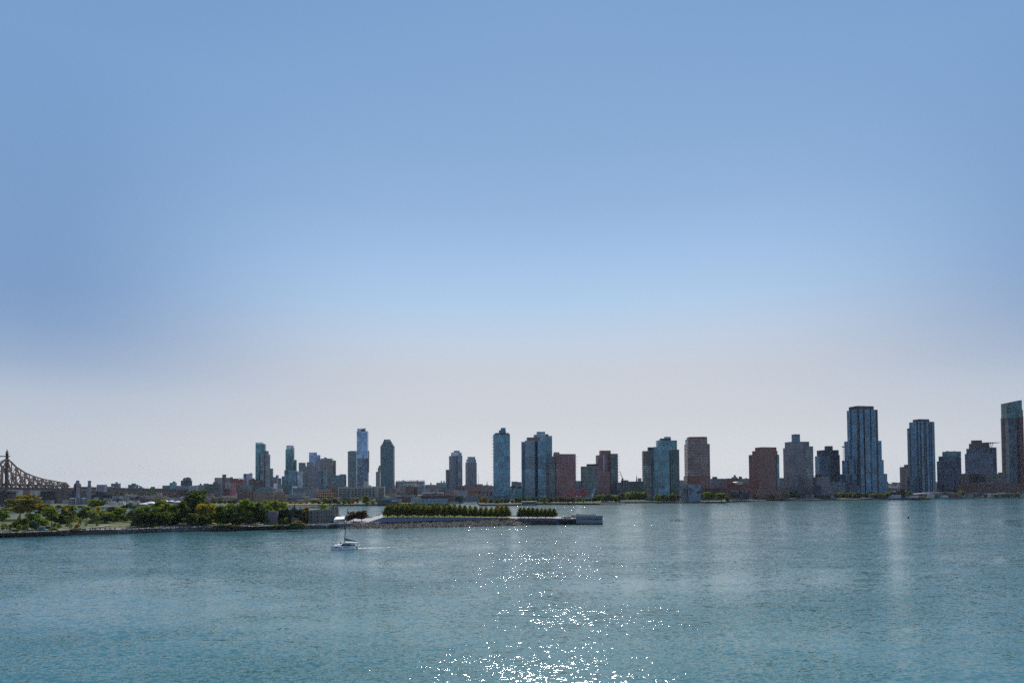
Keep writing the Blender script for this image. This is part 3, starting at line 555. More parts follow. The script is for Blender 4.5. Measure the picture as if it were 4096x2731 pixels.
TREES = {}
def tree_meshes(kind, var, colour):
    """unit tree: 1 high, 1 wide"""
    key = (kind, var, colour)
    if key in TREES: return TREES[key]
    rng = np.random.default_rng(1000 + var * 17 + sum(map(ord, kind))); cl = []
    tr = .30; n = 1300; sz = .045
    if kind in ('round', 'broad', 'tall'):
        z0 = {'round': .12, 'broad': .24, 'tall': .10}[kind]; tr = z0 + .12
        for i in range(26):
            a, h = rng.uniform(0, 6.28), rng.uniform(0, 1)
            env = math.sin(math.pi * min(1, .14 + .80 * h)) ** .6; rr = env * .36 * rng.uniform(.35, 1.0)
            s = rng.uniform(.10, .19); cl.append(((rr * math.cos(a), rr * math.sin(a), z0 + .05 + (.88 - z0) * h), (s, s, s * .62)))
        cl.append(((0, 0, .55), (.26, .26, .26)))
    elif kind == 'plane':                                           # open crown in flat tiers
        n, sz, tr = 2600, .030, .62
        for i in range(46):
            a, h = rng.uniform(0, 6.28), rng.uniform(0, 1); rr = .43 * rng.uniform(.1, 1) * (1 - .45 * h ** 2)
            s = rng.uniform(.07, .15); cl.append(((rr * math.cos(a), rr * math.sin(a), rng.uniform(.26, .44) + .54 * h * (1 - .5 * rr) - .06 * rr), (s, s, s * .40)))
    elif kind == 'linden':                                          # clipped cone on a clean stem
        n, sz, tr = 1100, .046, .24
        for i in range(22):
            h = (i + .5) / 22; rr = (.50 * (1 - h) ** .62 + .02) * rng.uniform(.65, .95) if h > .12 else .34
            a = i * 2.4; s = .17 * (1 - h) + .05; cl.append(((rr * .72 * math.cos(a), rr * .72 * math.sin(a), .24 + .74 * h), (s, s, s * .8)))
        for h in (.3, .45, .6, .75, .88): cl.append(((0, 0, h), (.36 * (1 - h) + .05, .36 * (1 - h) + .05, .12)))
    elif kind == 'conifer':
        n, sz, tr = 800, .04, .25
        for i in range(24):
            h = i / 24; a = i * 2.4; rr = .34 * (1 - h); cl.append(((rr * math.cos(a), rr * math.sin(a), .10 + .86 * h), (.16 * (1 - h) + .03, .16 * (1 - h) + .03, .06)))
    elif kind == 'sapling':
        n, sz, tr = 420, .055, .4
        for i in range(11):
            a, h = rng.uniform(0, 6.28), rng.uniform(0, 1); rr = .26 * math.sin(math.pi * (.2 + .75 * h)); cl.append(((rr * math.cos(a), rr * math.sin(a), .26 + .66 * h), (.17, .17, .12)))
    else:                                                           # bush
        n, sz, tr = 500, .07, .2
        for i in range(12):
            a, h = rng.uniform(0, 6.28), rng.uniform(0, 1); rr = .34 * rng.uniform(.2, 1); cl.append(((rr * math.cos(a), rr * math.sin(a), .16 + .62 * h * (1 - rr)), (.2, .2, .2)))
    crown = leaf_mesh('crown', cl, n, sz, rng, leafmat(colour))
    mb = MB(); r0 = .022 if kind != 'plane' else .018
    mb.tube((0, 0, -.02), (0, 0, tr), r0, r0 * .75, 6); top = Vector((.01, .0, tr)); mb.tube((0, 0, tr), (.02, .01, tr + (.9 - tr) * .55), r0 * .75, r0 * .25, 5)
    for (c, r) in cl[:7]:
        mb.tube((0, 0, tr * rng.uniform(.7, 1.15)), (c[0] * .9, c[1] * .9, c[2]), r0 * .45, r0 * .12, 4)
    me = bpy.data.meshes.new('trunk'); me.from_pydata([tuple(map(float, v)) for v in mb.v], [], mb.f); me.materials.append(BARKP if kind == 'plane' else BARK); me.update()
    TREES[key] = (crown, me); return TREES[key]
TN = [0]
NAMES = {'round': 'round_tree', 'broad': 'broad_tree', 'tall': 'tall_tree', 'plane': 'plane_tree', 'linden': 'linden_tree', 'conifer': 'conifer', 'sapling': 'young_tree', 'bush': 'bush'}
def tree_at(loc, h, w, kind, colour, label, group=None, cat=None, rz=None):
    TN[0] += 1; i = TN[0]
    cr, tk = tree_meshes(kind, i % (4 if kind in ('linden', 'round', 'broad', 'tall') else 2), colour)
    o = empty(NAMES[kind], loc, label, cat or ('bush' if kind == 'bush' else 'tree'), group)
    o.rotation_euler = (0, 0, (i * 1.7) % 6.28 if rz is None else rz); o.scale = (w, w, h)
    for nm, me in (('crown', cr), ('trunk', tk)):
        c = bpy.data.objects.new(nm, me); COL.objects.link(c); c.parent = o
    return o
def tree(px, yt, yb, wpx, kind, colour, label, group=None, z=3.2, cat=None):
    g = G(px, yb, z); d = ray(px, yb); s = g.y / FPX
    return tree_at(g, (yb - yt) * s * 1.03, wpx * s * 1.12, kind, colour, label, group, cat)
# ------------------------------------------------------------------ the island
def interp(tab, x):
    for (a, *va), (b, *vb) in zip(tab, tab[1:]):
        if x <= b:
            t = (x - a) / (b - a); t = max(0, min(1, t)); return [p + (r - p) * t for p, r in zip(va, vb)]
    return list(tab[-1][1:])
ISL = [(-500, 2154, 2142, 3.0), (0, 2143, 2131, 3.0), (190, 2139.5, 2125, 3.0), (275, 2138.5, 2122, 3.0), (475, 2134, 2116, 3.0), (580, 2129, 2113, 3.0), (700, 2125, 2108, 3.0), (850, 2121, 2106, 3.0), (1000, 2117, 2104, 3.0),
       (1130, 2114, 2101.5, 3.0), (1235, 2113.5, 2098, 3.0), (1330, 2113, 2099, 2.6), (1440, 2113, 2091, 3.3), (1600, 2111.5, 2087, 3.6), (1800, 2107.5, 2081, 4.1), (2020, 2102.5, 2075, 4.7), (2065, 2101, 2073.8, 4.8), (2235, 2097, 2074, 4.7), (2304, 2096, 2074, 4.6), (2405, 2094.5, 2073.5, 4.6)]
WID = [(-500, 420), (0, 380), (560, 310), (1000, 210), (1200, 140), (1350, 105), (1500, 70), (2000, 46), (2300, 34), (2405, 30)]
NRM = Vector((-.20, .98, 0)).normalized()
NTAB = [(-500, -.68, .73), (0, -.62, .78), (560, -.5, .86), (1130, -.33, .94), (1440, -.20, .98), (2405, -.20, .98)]
def nrm(px): a, c = interp(NTAB, px); return Vector((a, c, 0)).normalized()
def shore(px):
    yw, yr, zr = interp(ISL, px); return G(px, yw, 0), G(px, yr, zr)
def mound(px, v):
    m = 0.0
    if px < 700: m += 1.6 * math.exp(-((px - 330) / 170) ** 2) * math.sin(math.pi * min(1, v * 1.3)) ** 2
    return m
grass = bpy.data.materials.new('island_grass'); q = NB(grass); n, l = q.n, q.l; b = n['Principled BSDF']; b.inputs['Roughness'].default_value = .95
tc = n.new('ShaderNodeTexCoord'); nz = n.new('ShaderNodeTexNoise'); nz.inputs['Scale'].default_value = .045; nz.inputs['Detail'].default_value = 8; l.new(tc.outputs['Object'], nz.inputs['Vector'])
cr = n.new('ShaderNodeValToRGB'); l.new(nz.outputs[0], cr.inputs[0])
cr.color_ramp.elements[0].position = .3; cr.color_ramp.elements[0].color = (.034, .052, .010, 1); cr.color_ramp.elements[1].position = .7; cr.color_ramp.elements[1].color = (.100, .108, .022, 1)
l.new(cr.outputs[0], b.inputs['Base Color'])
STA = list(range(-500, 2401, 50)) + [2405]
mb = MB(); rows = []
for x in STA:
    A, B = shore(x); W = interp(WID, x)[0]
    row = [Vector((A.x, A.y, -1.5)), A, B]
    if x < 1340:
        for v in (.03, .12, .25, .4, .55, .7, .85, .97): p = B + nrm(x) * W * v; p.z = B.z + .25 + mound(x, v); row.append(p)
    else:
        for v in (.03, .12, .25, .4, .55, .7, .85, .97): p = B + nrm(x) * W * v; p.z = B.z - .05; row.append(p)
    p = B + nrm(x) * W; p.z = B.z; row.append(p); p = p + nrm(x) * 4; p.z = -1.5; row.append(p); rows.append(row)
for r0, r1, x in zip(rows, rows[1:], STA):
    for j in range(len(r0) - 1):
        mb.face([r0[j], r1[j], r1[j + 1], r0[j + 1]], 1 if j < 2 else (2 if x >= 1340 else 0))
A, B = shore(2405); W = interp(WID, 2405)[0]
mb.face([rows[-1][k] for k in range(len(rows[-1]))], 2)
tag(mb.build('island_ground', [grass, mat('rubble', (.055, .048, .042), .9, var=.4, scale=1.5), mat('paving_grey', (.22, .215, .21))]), 'low grassy island in the river', 'ground', kind='structure')

# rocks along the waterline
rng = random.Random(5); rm = bpy.data.materials.new('shore_rock'); q = NB(rm); n, l = q.n, q.l; b = n['Principled BSDF']; b.inputs['Roughness'].default_value = .7
at = n.new('ShaderNodeAttribute'); at.attribute_name = 'tone'; cr = n.new('ShaderNodeValToRGB'); l.new(at.outputs['Fac'], cr.inputs[0])
cr.color_ramp.elements[0].color = (.065, .06, .058, 1); cr.color_ramp.elements[1].color = (.40, .37, .35, 1); l.new(cr.outputs[0], b.inputs['Base Color'])
rm2 = bpy.data.materials.new('dark_rock'); q = NB(rm2); n, l = q.n, q.l; b = n['Principled BSDF']; b.inputs['Roughness'].default_value = .75
at = n.new('ShaderNodeAttribute'); at.attribute_name = 'tone'; cr = n.new('ShaderNodeValToRGB'); l.new(at.outputs['Fac'], cr.inputs[0])
cr.color_ramp.elements[0].color = (.018, .016, .014, 1); cr.color_ramp.elements[1].color = (.19, .165, .145, 1); e = cr.color_ramp.elements.new(.75); e.color = (.055, .048, .042, 1); l.new(cr.outputs[0], b.inputs['Base Color'])
def rock_field(name, label, spans, per_px, smin, smax, wet=True, rm=rm):
    V, Fc, T = [], [], []
    for x0, x1 in spans:
        for _ in range(int((x1 - x0) * per_px)):
            x = rng.uniform(x0, x1); A, B = shore(x); t = rng.uniform(-.06, 1.02); c = A.lerp(B, t); s = rng.uniform(smin, smax) * (1.2 if t < .2 else 1)
            tone = rng.uniform(.12, 1.0) ** 1.3 * (.30 if t < .14 and wet else 1.0); base = len(V); c = c + Vector((rng.uniform(-.5, .5), rng.uniform(-.5, .5), .1))
            ax = [s * rng.uniform(.7, 1.5), s * rng.uniform(.7, 1.3), s * rng.uniform(.5, .95)]; a = rng.uniform(0, 6.28)
            for vx, vy, vz in ((1, 0, .1), (.3, .9, -.1), (-.8, .5, .2), (-.7, -.6, 0), (.4, -.9, .15), (.1, .1, 1), (-.1, 0, -1)):
                vx, vy, vz = vx * ax[0] * rng.uniform(.8, 1.2), vy * ax[1] * rng.uniform(.8, 1.2), vz * ax[2]
                V.append((c.x + vx * math.cos(a) - vy * math.sin(a), c.y + vx * math.sin(a) + vy * math.cos(a), c.z + vz)); T.append(tone)
            for k in range(5): k2 = (k + 1) % 5; Fc.append((base + k, base + k2, base + 5)); Fc.append((base + k2, base + k, base + 6))
    me = bpy.data.meshes.new(name); me.from_pydata(V, [], Fc); at = me.attributes.new('tone', 'FLOAT', 'POINT'); at.data.foreach_set('value', T); me.materials.append(rm)
    o = bpy.data.objects.new(name, me); COL.objects.link(o); return tag(o, label, 'rocks', kind='stuff')
rock_field('shore_rocks', 'grey boulders piled along the near waterline of the island', [(-60, 275), (475, 1320)], 2.6, .45, .95)
rock_field('shore_rocks', 'small dark stones of the revetment below the park wall', [(1320, 2062), (2235, 2300)], 4.2, .35, .75, True, rm2)
rock_field('shore_rocks', 'low line of stones at the foot of the plain park wall', [(2062, 2236)], 1.5, .4, .6, True, rm2)

# paved walk along the shore
PATHM = mat('path_stone', (.30, .275, .24), .9)
def ribbon(name, label, pts, wid, z, m):
    mb = MB(); L = []
    for i, (x, y) in enumerate(pts):
        g = G(x, y, z); g2 = G(*pts[min(i + 1, len(pts) - 1)], z); g1 = G(*pts[max(i - 1, 0)], z); t = (g2 - g1).normalized(); nn_ = Vector((-t.y, t.x, 0)); L.append((g - nn_ * wid / 2, g + nn_ * wid / 2))
    for a, c in zip(L, L[1:]): mb.face([a[0], c[0], c[1], a[1]])
    return tag(mb.build(name, m), label, 'path', kind='structure')
ribbon('path', 'pale shore path by the old pier on the island', [(-60, 2117), (60, 2113), (150, 2116), (275, 2117), (330, 2112), (390, 2106), (440, 2098)], 4, 3.9, PATHM)
ribbon('path', 'pale shore path under the trees', [(640, 2104.5), (700, 2102.5), (740, 2099), (800, 2094), (860, 2090)], 4, 3.75, PATHM)
ribbon('path', 'sandy path by the fence near the ruin', [(950, 2101), (985, 2098), (1015, 2096.5), (1050, 2097)], 4.5, 3.8, mat('sand_path', (.36, .29, .21)))
ribbon('path', 'thin path across the far lawn', [(-30, 2071), (40, 2070), (80, 2070)], 3, 4.2, PATHM)

# old pier wall with railing
mb = MB(); pw = [(275, 2138.5), (330, 2137.3), (400, 2135.8), (474, 2134)]
pts = [G(x, y, 0) + Vector((0, -.8, 0)) for x, y in pw]
for a, c in zip(pts, pts[1:]):
    mb.face([(a.x, a.y, -1.5), (c.x, c.y, -1.5), (c.x, c.y, 3.15), (a.x, a.y, 3.15)]); mb.face([(a.x, a.y, 3.15), (c.x, c.y, 3.15), (c.x - 1.5, c.y + 9, 3.35), (a.x - 1.5, a.y + 9, 3.35)], 1)
for a, k in ((pts[0], -1), (pts[-1], 1)): mb.face([(a.x, a.y, -1.5), (a.x - 1.5, a.y + 9, -1.5), (a.x - 1.5, a.y + 9, 3.35), (a.x, a.y, 3.15)][::k])
tag(mb.build('quay_wall', [mat('quay_stone', (.085, .068, .060)), PATHM]), 'dark old quay wall with a pale walk on top, between the rock slopes', 'wall')
rl = empty('railing', pts[0], 'low railing with square stone posts along the old quay', 'railing')
PST = mat('post_stone', (.16, .13, .12)); prev = None
for i in range(10):
    t = (i + .3) / 10; a = pts[0].lerp(pts[-1], t); a = Vector((a.x, a.y + .6, 3.15))
    mb = MB(); mb.obox((a.x, a.y, 3.15), .55, .55, 1.25, 0); mb.obox((a.x, a.y, 4.4), .7, .7, .16, 0); mb.build('post', PST, rl)
    if prev is not None:
        for hh in (.5, 1.0): m2 = MB(); m2.bar(prev + Vector((.3, 0, hh)), a + Vector((-.3, 0, hh)), .07); m2.build('rail', STEEL, rl)
    prev = a
def bench(px, py, z, label, grp=None):
    g = G(px, py, z); t = empty('park_bench', g, label, 'bench', grp)
    mb = MB(); mb.box(g.x - 1, g.x + 1, g.y - .25, g.y + .25, z + .4, z + .48); mb.build('seat', BARKP, t)
    mb = MB(); mb.box(g.x - 1, g.x + 1, g.y + .25, g.y + .31, z + .5, z + .95); mb.build('backrest', BARKP, t)
    for s in (-.85, .85): mb = MB(); mb.box(g.x + s - .05, g.x + s + .05, g.y - .2, g.y + .2, z, z + .4); mb.build('leg', STEEL, t)
for px in (333, 372, 388, 428, 447): bench(px, 2121.5, 3.3, 'plain wooden bench on the old quay walk facing the river', 'benches on the old quay')

def person(g, h, top, legs, label, sit=False):
    """one continuous skinned body with hair and jacket colours by material"""
    me = bpy.data.meshes.new('body')
    J = [(0, 0, .52), (0, 0, .66), (0, 0, .80), (0, 0, .87), (0, -.01, .94), (0, 0, .985), (-.055, 0, .50), (.055, 0, .50), (-.065, -.02, .27), (.065, .02, .27), (-.07, .0, .02), (.07, .03, .02),
         (-.115, 0, .79), (.115, 0, .79), (-.14, -.02, .62), (.14, .02, .62), (-.13, -.06, .48), (.13, -.04, .48), (-.07, -.07, .01), (.07, -.04, .01)]
    E = [(0, 1), (1, 2), (2, 3), (3, 4), (4, 5), (0, 6), (0, 7), (6, 8), (7, 9), (8, 10), (9, 11), (2, 12), (2, 13), (12, 14), (13, 15), (14, 16), (15, 17), (10, 18), (11, 19)]
    RD = [.085, .08, .085, .032, .058, .045, .055, .055, .04, .04, .028, .028, .045, .045, .032, .032, .02, .02, .022, .022]
    if sit:
        J = [(x, y - (.22 if i in (8, 9, 10, 11, 18, 19) else 0), z - .25 if i not in (8, 9, 10, 11, 18, 19) else (.27 if i in (8, 9) else .02)) for i, (x, y, z) in enumerate(J)]
    bm = bmesh.new(); vs = [bm.verts.new((x * h, y * h, z * h)) for x, y, z in J]
    for a, c in E: bm.edges.new((vs[a], vs[c]))
    bm.to_mesh(me); bm.free()
    o = bpy.data.objects.new('person', me); COL.objects.link(o)
    md = o.modifiers.new('Skin', 'SKIN')
    for i, sv in enumerate(me.skin_vertices[0].data): sv.radius = (RD[i] * h, RD[i] * h * .8); sv.use_root = (i == 0)
    me.materials.append(top)
    dg = bpy.context.evaluated_depsgraph_get(); m2 = bpy.data.meshes.new_from_object(o.evaluated_get(dg)); o.modifiers.clear(); o.data = m2; bpy.data.meshes.remove(me)
    m2.materials.clear()
    for mm in (top, legs, mat('skin_tone', (.42, .26, .19)), mat('dark_hair', (.02, .015, .012))): m2.materials.append(mm)
    for p_ in m2.polygons:
        z = p_.center.z / h + (.25 if sit else 0); p_.material_index = 1 if (z < .50 or (sit and p_.center.z / h < .3)) else (0 if z < .845 else (3 if z > .955 else 2))
    o.location = g; ORI[o.name] = g
    return tag(o, label, 'person')
NVY = mat('cloth_navy', (.03, .05, .16), .9, var=.05); WHC = mat('cloth_white', (.6, .6, .62), .9, var=.05); BKC = mat('cloth_black', (.02, .02, .022), .9, var=.05); GRC = mat('cloth_grey', (.18, .18, .19), .9, var=.05)
for px, py, c, c2, lb in ((366, 2115.5, WHC, GRC, 'person in white top standing left on the old quay walk'), (371, 2115.5, NVY, BKC, 'person in navy top beside the one in white on the quay walk'),
                          (440, 2111.5, GRC, WHC, 'lone person in grey standing on the lawn edge behind the quay'), (480, 2110.5, NVY, NVY, 'person all in navy right of the quay, in the tree shade'),
                          (486, 2085, WHC, NVY, 'person in white under the trees at the top of the slope'), (522, 2109, NVY, BKC, 'small figure in navy by the shaded hill path'),
                          (739, 2087, WHC, GRC, 'person in white walking in the dark wood'), (974, 2103, BKC, BKC, 'first dark figure by the sandy path'), (981, 2103, BKC, GRC, 'second dark figure by the sandy path, grey trousers')):
    person(G(px, py, 3.4), 1.75, c, c2, lb)

def lamp_post(px, yt, yb, z, label, grp=None):
    g = G(px, yb, z); h = (yb - yt) * g.y / FPX; t = empty('street_lamp', g, label, 'lamp', grp)
    mb = MB(); mb.tube(g, g + Vector((0, 0, h)), .10, .06, 6); mb.build('pole', STEEL, t)
    mb = MB(); mb.bar(g + Vector((0, 0, h)), g + Vector((.9, 0, h + .15)), .08); mb.build('arm', STEEL, t)
    mb = MB(); mb.obox((g.x + 1.0, g.y, g.z + h + .05), .6, .25, .15); mb.build('lamp_head', GRC, t)
for px, yt, yb, lb in ((360.5, 2086, 2109, 'slim lamp post on the lawn left of the walk fork'), (423.5, 2094, 2114, 'slim lamp post at the back of the old quay walk'), (1104, 2071, 2094, 'lamp post before the left end of the ruin')):
    lamp_post(px, yt, yb, 3.4, lb)

# kiosks
def kiosk(px0, px1, yt, yb, label, col):
    a, c = G(px0, yb, 3.3), G(px1, yb, 3.3); h = (yb - yt) * a.y / FPX; t = empty('site_hut', (a + c) / 2, label, 'hut')
    mb = MB(); mb.box(a.x, c.x, a.y, a.y + 2.5, 3.2, 3.2 + h); mb.build('wall', col, t)
    mb = MB(); mb.box(a.x - .2, c.x + .2, a.y - .2, a.y + 2.7, 3.2 + h, 3.45 + h); mb.build('roof', ROOFG, t)
    mb = MB(); w = (c.x - a.x); mb.box(a.x + w * .55, a.x + w * .85, a.y - .05, a.y, 3.3, 3.2 + h * .8); mb.build('door', mat('teal_door', (.02, .10, .13)), t)
    mb = MB(); mb.box(a.x + w * .12, a.x + w * .42, a.y - .05, a.y, 3.2 + h * .4, 3.2 + h * .8); mb.build('window', BLACK, t)
kiosk(156, 171, 2106, 2121, 'narrow turquoise hut with dark left side near the shore', mat('turquoise', (.04, .22, .30)))
kiosk(183, 201, 2103.5, 2115, 'wider teal hut with flat grey roof right of the narrow one', mat('teal_paint', (.03, .16, .22)))
def fence_px(p0, p1, z, h, n_, label, m, name='fence'):
    a, c = G(*p0, z), G(*p1, z); t = empty(name, (a + c) / 2, label, 'fence')
    for i in range(n_ + 1): p = a.lerp(c, i / n_); mb = MB(); mb.obox((p.x, p.y, z), .2, .2, h); mb.build('post', m, t)
    for hh in (.45, .9): mb = MB(); mb.bar(a + Vector((0, 0, h * hh)), c + Vector((0, 0, h * hh)), .1, .16); mb.build('rail', m, t)
fence_px((0, 2127), (55, 2121), 3.2, 1.2, 6, 'white rail fence at the left edge of the shore', mat('fence_grey', (.45, .43, .40)))
fp = empty('plank_fence', G(985, 2099, 3.4), 'tan plank fence panel climbing by the sandy path', 'fence')
for i in range(5):
    a, c = G(966 + 7 * i, 2099 - .7 * i, 3.4), G(972 + 7 * i, 2098.3 - .7 * i, 3.4); mb = MB(); mb.box(a.x, c.x, a.y, a.y + .2, 3.3, 4.3 + .35 * i); mb.build('panel', mat('tan_plank', (.34, .25, .17)), fp)

# ------------------------------------------------------------------ hospital ruin
RST = F('ruin_stone', (.17, .155, .15), (.03, .03, .03), 30, 30, .001, .001, 0); RDK = mat('ruin_dark', (.065, .058, .055)); ivm = leafmat('dark')
ruin = empty('hospital_ruin', G(1215, 2092, 3.2), 'roofless grey stone hospital ruin with a pointed gable, left half under ivy', 'ruin')
def wall_run(name, pts, z1, m, th=.8, z0=2.8):
    mb = MB()
    for (a, c) in zip(pts, pts[1:]):
        t = (c - a).normalized(); nn_ = Vector((-t.y, t.x, 0)) * th
        mb.prism([(a.x, a.y), (c.x, c.y), (c.x + nn_.x, c.y + nn_.y), (a.x + nn_.x, a.y + nn_.y)], z0, z1)
    return mb.build(name, [m, mat('ledge_stone', (.36, .34, .32))], ruin)
gA, gB, gC, gD = G(1110, 2094, 3.2), G(1208, 2094.5, 3.2), G(1233, 2092.5, 3.2), G(1282, 2092, 3.2); gE = G(1350, 2085, 3.2)
BK = NRM * 17
wall_run('left_wall', [gA, gB], 14.1, RDK); wall_run('middle_wall', [gB + NRM * 5, gC + NRM * 5], 14.6, mat('ruin_brick', (.12, .07, .062)))
wall_run('right_wall', [gC, gD], 13.2, RST); wall_run('side_wall', [gD, gE], 13.9, RST)
wall_run('rear_wall', [gE + BK, gA + BK], 12.8, RDK); wall_run('end_wall', [gE, gE + BK], 14.4, RST); wall_run('end_wall', [gA + BK, gA], 12.5, RDK)
wall_run('return_wall', [gB, gB + NRM * 5], 14.0, RDK); wall_run('return_wall', [gC + NRM * 5, gC], 13.4, RST)
mb = MB(); mb.obox((gE.x - .8, gE.y + .3, 2.8), 2.4, 2.4, 12.6, .3); mb.obox((gE.x - .8, gE.y + .3, 15.2), 2.9, 2.9, .5, .3); mb.build('corner_tower', RST, ruin)
ch = gD.lerp(gE, .72) + NRM * 2; mb = MB(); mb.obox((ch.x, ch.y, 12), 1.1, 1.1, 4.6, .3); mb.obox((ch.x, ch.y, 16.4), 1.4, 1.4, .3, .3); mb.build('chimney', RDK, ruin)
gg = gA.lerp(gB, .69); mb = MB(); mb.obox((gg.x, gg.y + .6, 2.8), 4.4, 2.4, 11.6, .19); mb.lathe((gg.x, gg.y + .6, 14.4), [(2.9, 0), (1.6, 1.6), (.7, 2.4), (.35, 3.2), (.05, 4.6)], 8); mb.build('gable', RDK, ruin)
gp = gA.lerp(gB, .75); mb = MB(); mb.obox((gp.x, gp.y - 1.2, 2.8), 5.5, 3.2, 5.2, .19); mb.build('porch', mat('porch_stone', (.16, .12, .115)), ruin)
def ruin_windows(a, c, z1, cols, rows_, w=1.0, h=1.9):
    t = (c - a).normalized(); nn_ = Vector((t.y, -t.x, 0)); L = (c - a).length
    for i in range(cols):
        for j in range(rows_):
            p = a + t * (L * (i + .5) / cols); z = 4.0 + j * 3.2; mb = MB(); p = p + nn_ * .05
            q0, q1 = p - t * w / 2, p + t * w / 2
            mb.prism([(q0.x, q0.y), (q1.x, q1.y), (q1.x - nn_.x * .2, q1.y - nn_.y * .2), (q0.x - nn_.x * .2, q0.y - nn_.y * .2)], z, z + h); mb.build('window', BLACK, ruin)
            mb = MB(); mb.bar(q0 + Vector((0, 0, z - .1)) - Vector((0, 0, q0.z)), q1 + Vector((0, 0, z - .1)) - Vector((0, 0, q1.z)), .3, .2); mb.build('sill', MATS['ledge_stone'], ruin)
ruin_windows(gC, gD, 13, 2, 3, .9, 2.0); ruin_windows(gD, gE, 14, 7, 3); ruin_windows(gA, gB, 14, 4, 2, 1.2, 2.2)
nprng = np.random.default_rng(8)
def ivy(label, pts, r, colour, n_=500, parent=ruin):
    o0 = ORI[parent.name]; cl = [((p.x - o0.x, p.y - o0.y, p.z - o0.z), r) for p in pts]
    me = leaf_mesh('ivy', cl, n_, .34, nprng, leafmat(colour)); o = bpy.data.objects.new('ivy', me); COL.objects.link(o); o.parent = parent; ORI[o.name] = o0
    if label: o['label'] = label
    return o
def along(a, c, k, z0, z1, off=-.9): return [a.lerp(c, random.Random(i * 7 + k).random()) + NRM * off + Vector((0, 0, z0 + (z1 - z0) * random.Random(i * 3 + k).random() - 3.2)) for i in range(k)]
ivy('dark ivy mat over the left half of the ruin', along(gA, gB, 26, 5, 15), (1.5, .7, 1.3), 'dark', 2600)
ivy('olive ivy hanging over the broken middle', along(gB, gC, 9, 6, 15, 1.0), (1.3, .9, 1.4), 'olive', 700)
ivy('green growth along the broken wall tops', along(gA + BK * .5, gE + BK * .5, 14, 12.6, 15.2, 0), (2.2, 1.2, .8), 'green', 1300)
ivy(None, along(gB, gC, 5, 13.5, 16, 3), (1.4, 1, .8), 'rust', 400)
frag = empty('ruin_wing', G(1082, 2096, 3.2), 'separate grey stone wall fragment left of the ivy covered ruin', 'ruin')
a, c = G(1054, 2096, 3.2), G(1110, 2096, 3.2); mb = MB(); mb.prism([(a.x, a.y), (c.x, c.y), (c.x - 2, c.y + 9), (a.x - 2, a.y + 9)], 2.8, 12.9, 0, 1); mb.build('wall', [RST, RDK], frag)
mb = MB(); mb.box(a.x + 1, c.x - .5, a.y - .25, a.y - .02, 12.5, 13.15); mb.build('cornice', MATS['ledge_stone'], frag)
for i in range(3): x = a.x + (c.x - a.x) * (i + .6) / 3.3; mb = MB(); mb.box(x, x + 1, a.y - .08, a.y - .01, 5, 11.5); mb.build('window', BLACK, frag)

# ------------------------------------------------------------------ tent and awning by the park entrance
a, c = G(1334, 2087.5, 3.3), G(1381, 2085, 3.3); tent = empty('event_tent', (a + c) / 2, 'white marquee tent with arched windows at the park entrance', 'tent')
w = c - a; dd = NRM * 8; h = 2.3
mb = MB(); mb.prism([(a.x, a.y), (c.x, c.y), (c.x + dd.x, c.y + dd.y), (a.x + dd.x, a.y + dd.y)], 3.2, 3.2 + h, 0, None); mb.build('wall', WHITE, tent)
r0, r1 = a + w * .16 + dd * .5, c + dd * .5 - w * .05; zr = 3.2 + h + 1.9; E4 = [Vector((p.x, p.y, 3.2 + h)) for p in (a - dd * .05, c - dd * .05, c + dd * 1.05, a + dd * 1.05)]; r0.z = r1.z = zr
mb = MB(); mb.face([E4[0], E4[1], r1, r0]); mb.face([E4[1], E4[2], r1]); mb.face([E4[2], E4[3], r0, r1]); mb.face([E4[3], E4[0], r0]); mb.build('roof', mat('tent_fabric', (.60, .60, .62), .6, var=.03), tent)
for i in range(7): p = a + w * (.28 + .1 * i); mb = MB(); mb.obox((p.x, p.y - .04, 3.7), .55, .06, 1.3, .1); mb.build('window', GRC, tent)
a, c = G(1315, 2088, 3.3), G(1338, 2087, 3.3); aw = empty('awning', (a + c) / 2, 'turquoise scalloped awning beside the white marquee', 'awning')
mb = MB()
for i in range(6):
    p, r = a.lerp(c, i / 6), a.lerp(c, (i + 1) / 6); z = 4.3 + .1 * i; mb.face([(p.x, p.y, z), (r.x, r.y, z + .1), (r.x, r.y + 2.5, z + .75), (p.x, p.y + 2.5, z + .65)]); m_ = (p + r) / 2
    mb.face([(p.x, p.y, z), (m_.x, m_.y, z - .35), (r.x, r.y, z + .1)])
mb.build('canopy', mat('turquoise_cloth', (.0, .46, .48), .6, var=.04), aw)
for p in (a, c): mb = MB(); mb.tube((p.x, p.y, 3.1), (p.x, p.y, 4.5), .05, .05, 6); mb.build('pole', STEEL, aw)
# sea wall by the entrance
mb = MB(); ws = [G(1235, 2099, 2.2), G(1322, 2101, 2.2), G(1384, 2100, 2.2), G(1440, 2094, 2.8)]
for i, (p, r) in enumerate(zip(ws, ws[1:])):
    mb.prism([(p.x, p.y), (r.x, r.y), (r.x, r.y + 1.0), (p.x, p.y + 1.0)], -1, 3.55 + (.35 if i == 1 else 0))
tag(mb.build('sea_wall', mat('grey_granite', (.20, .205, .22))), 'smooth grey sea wall below the marquee and the ruin', 'wall')

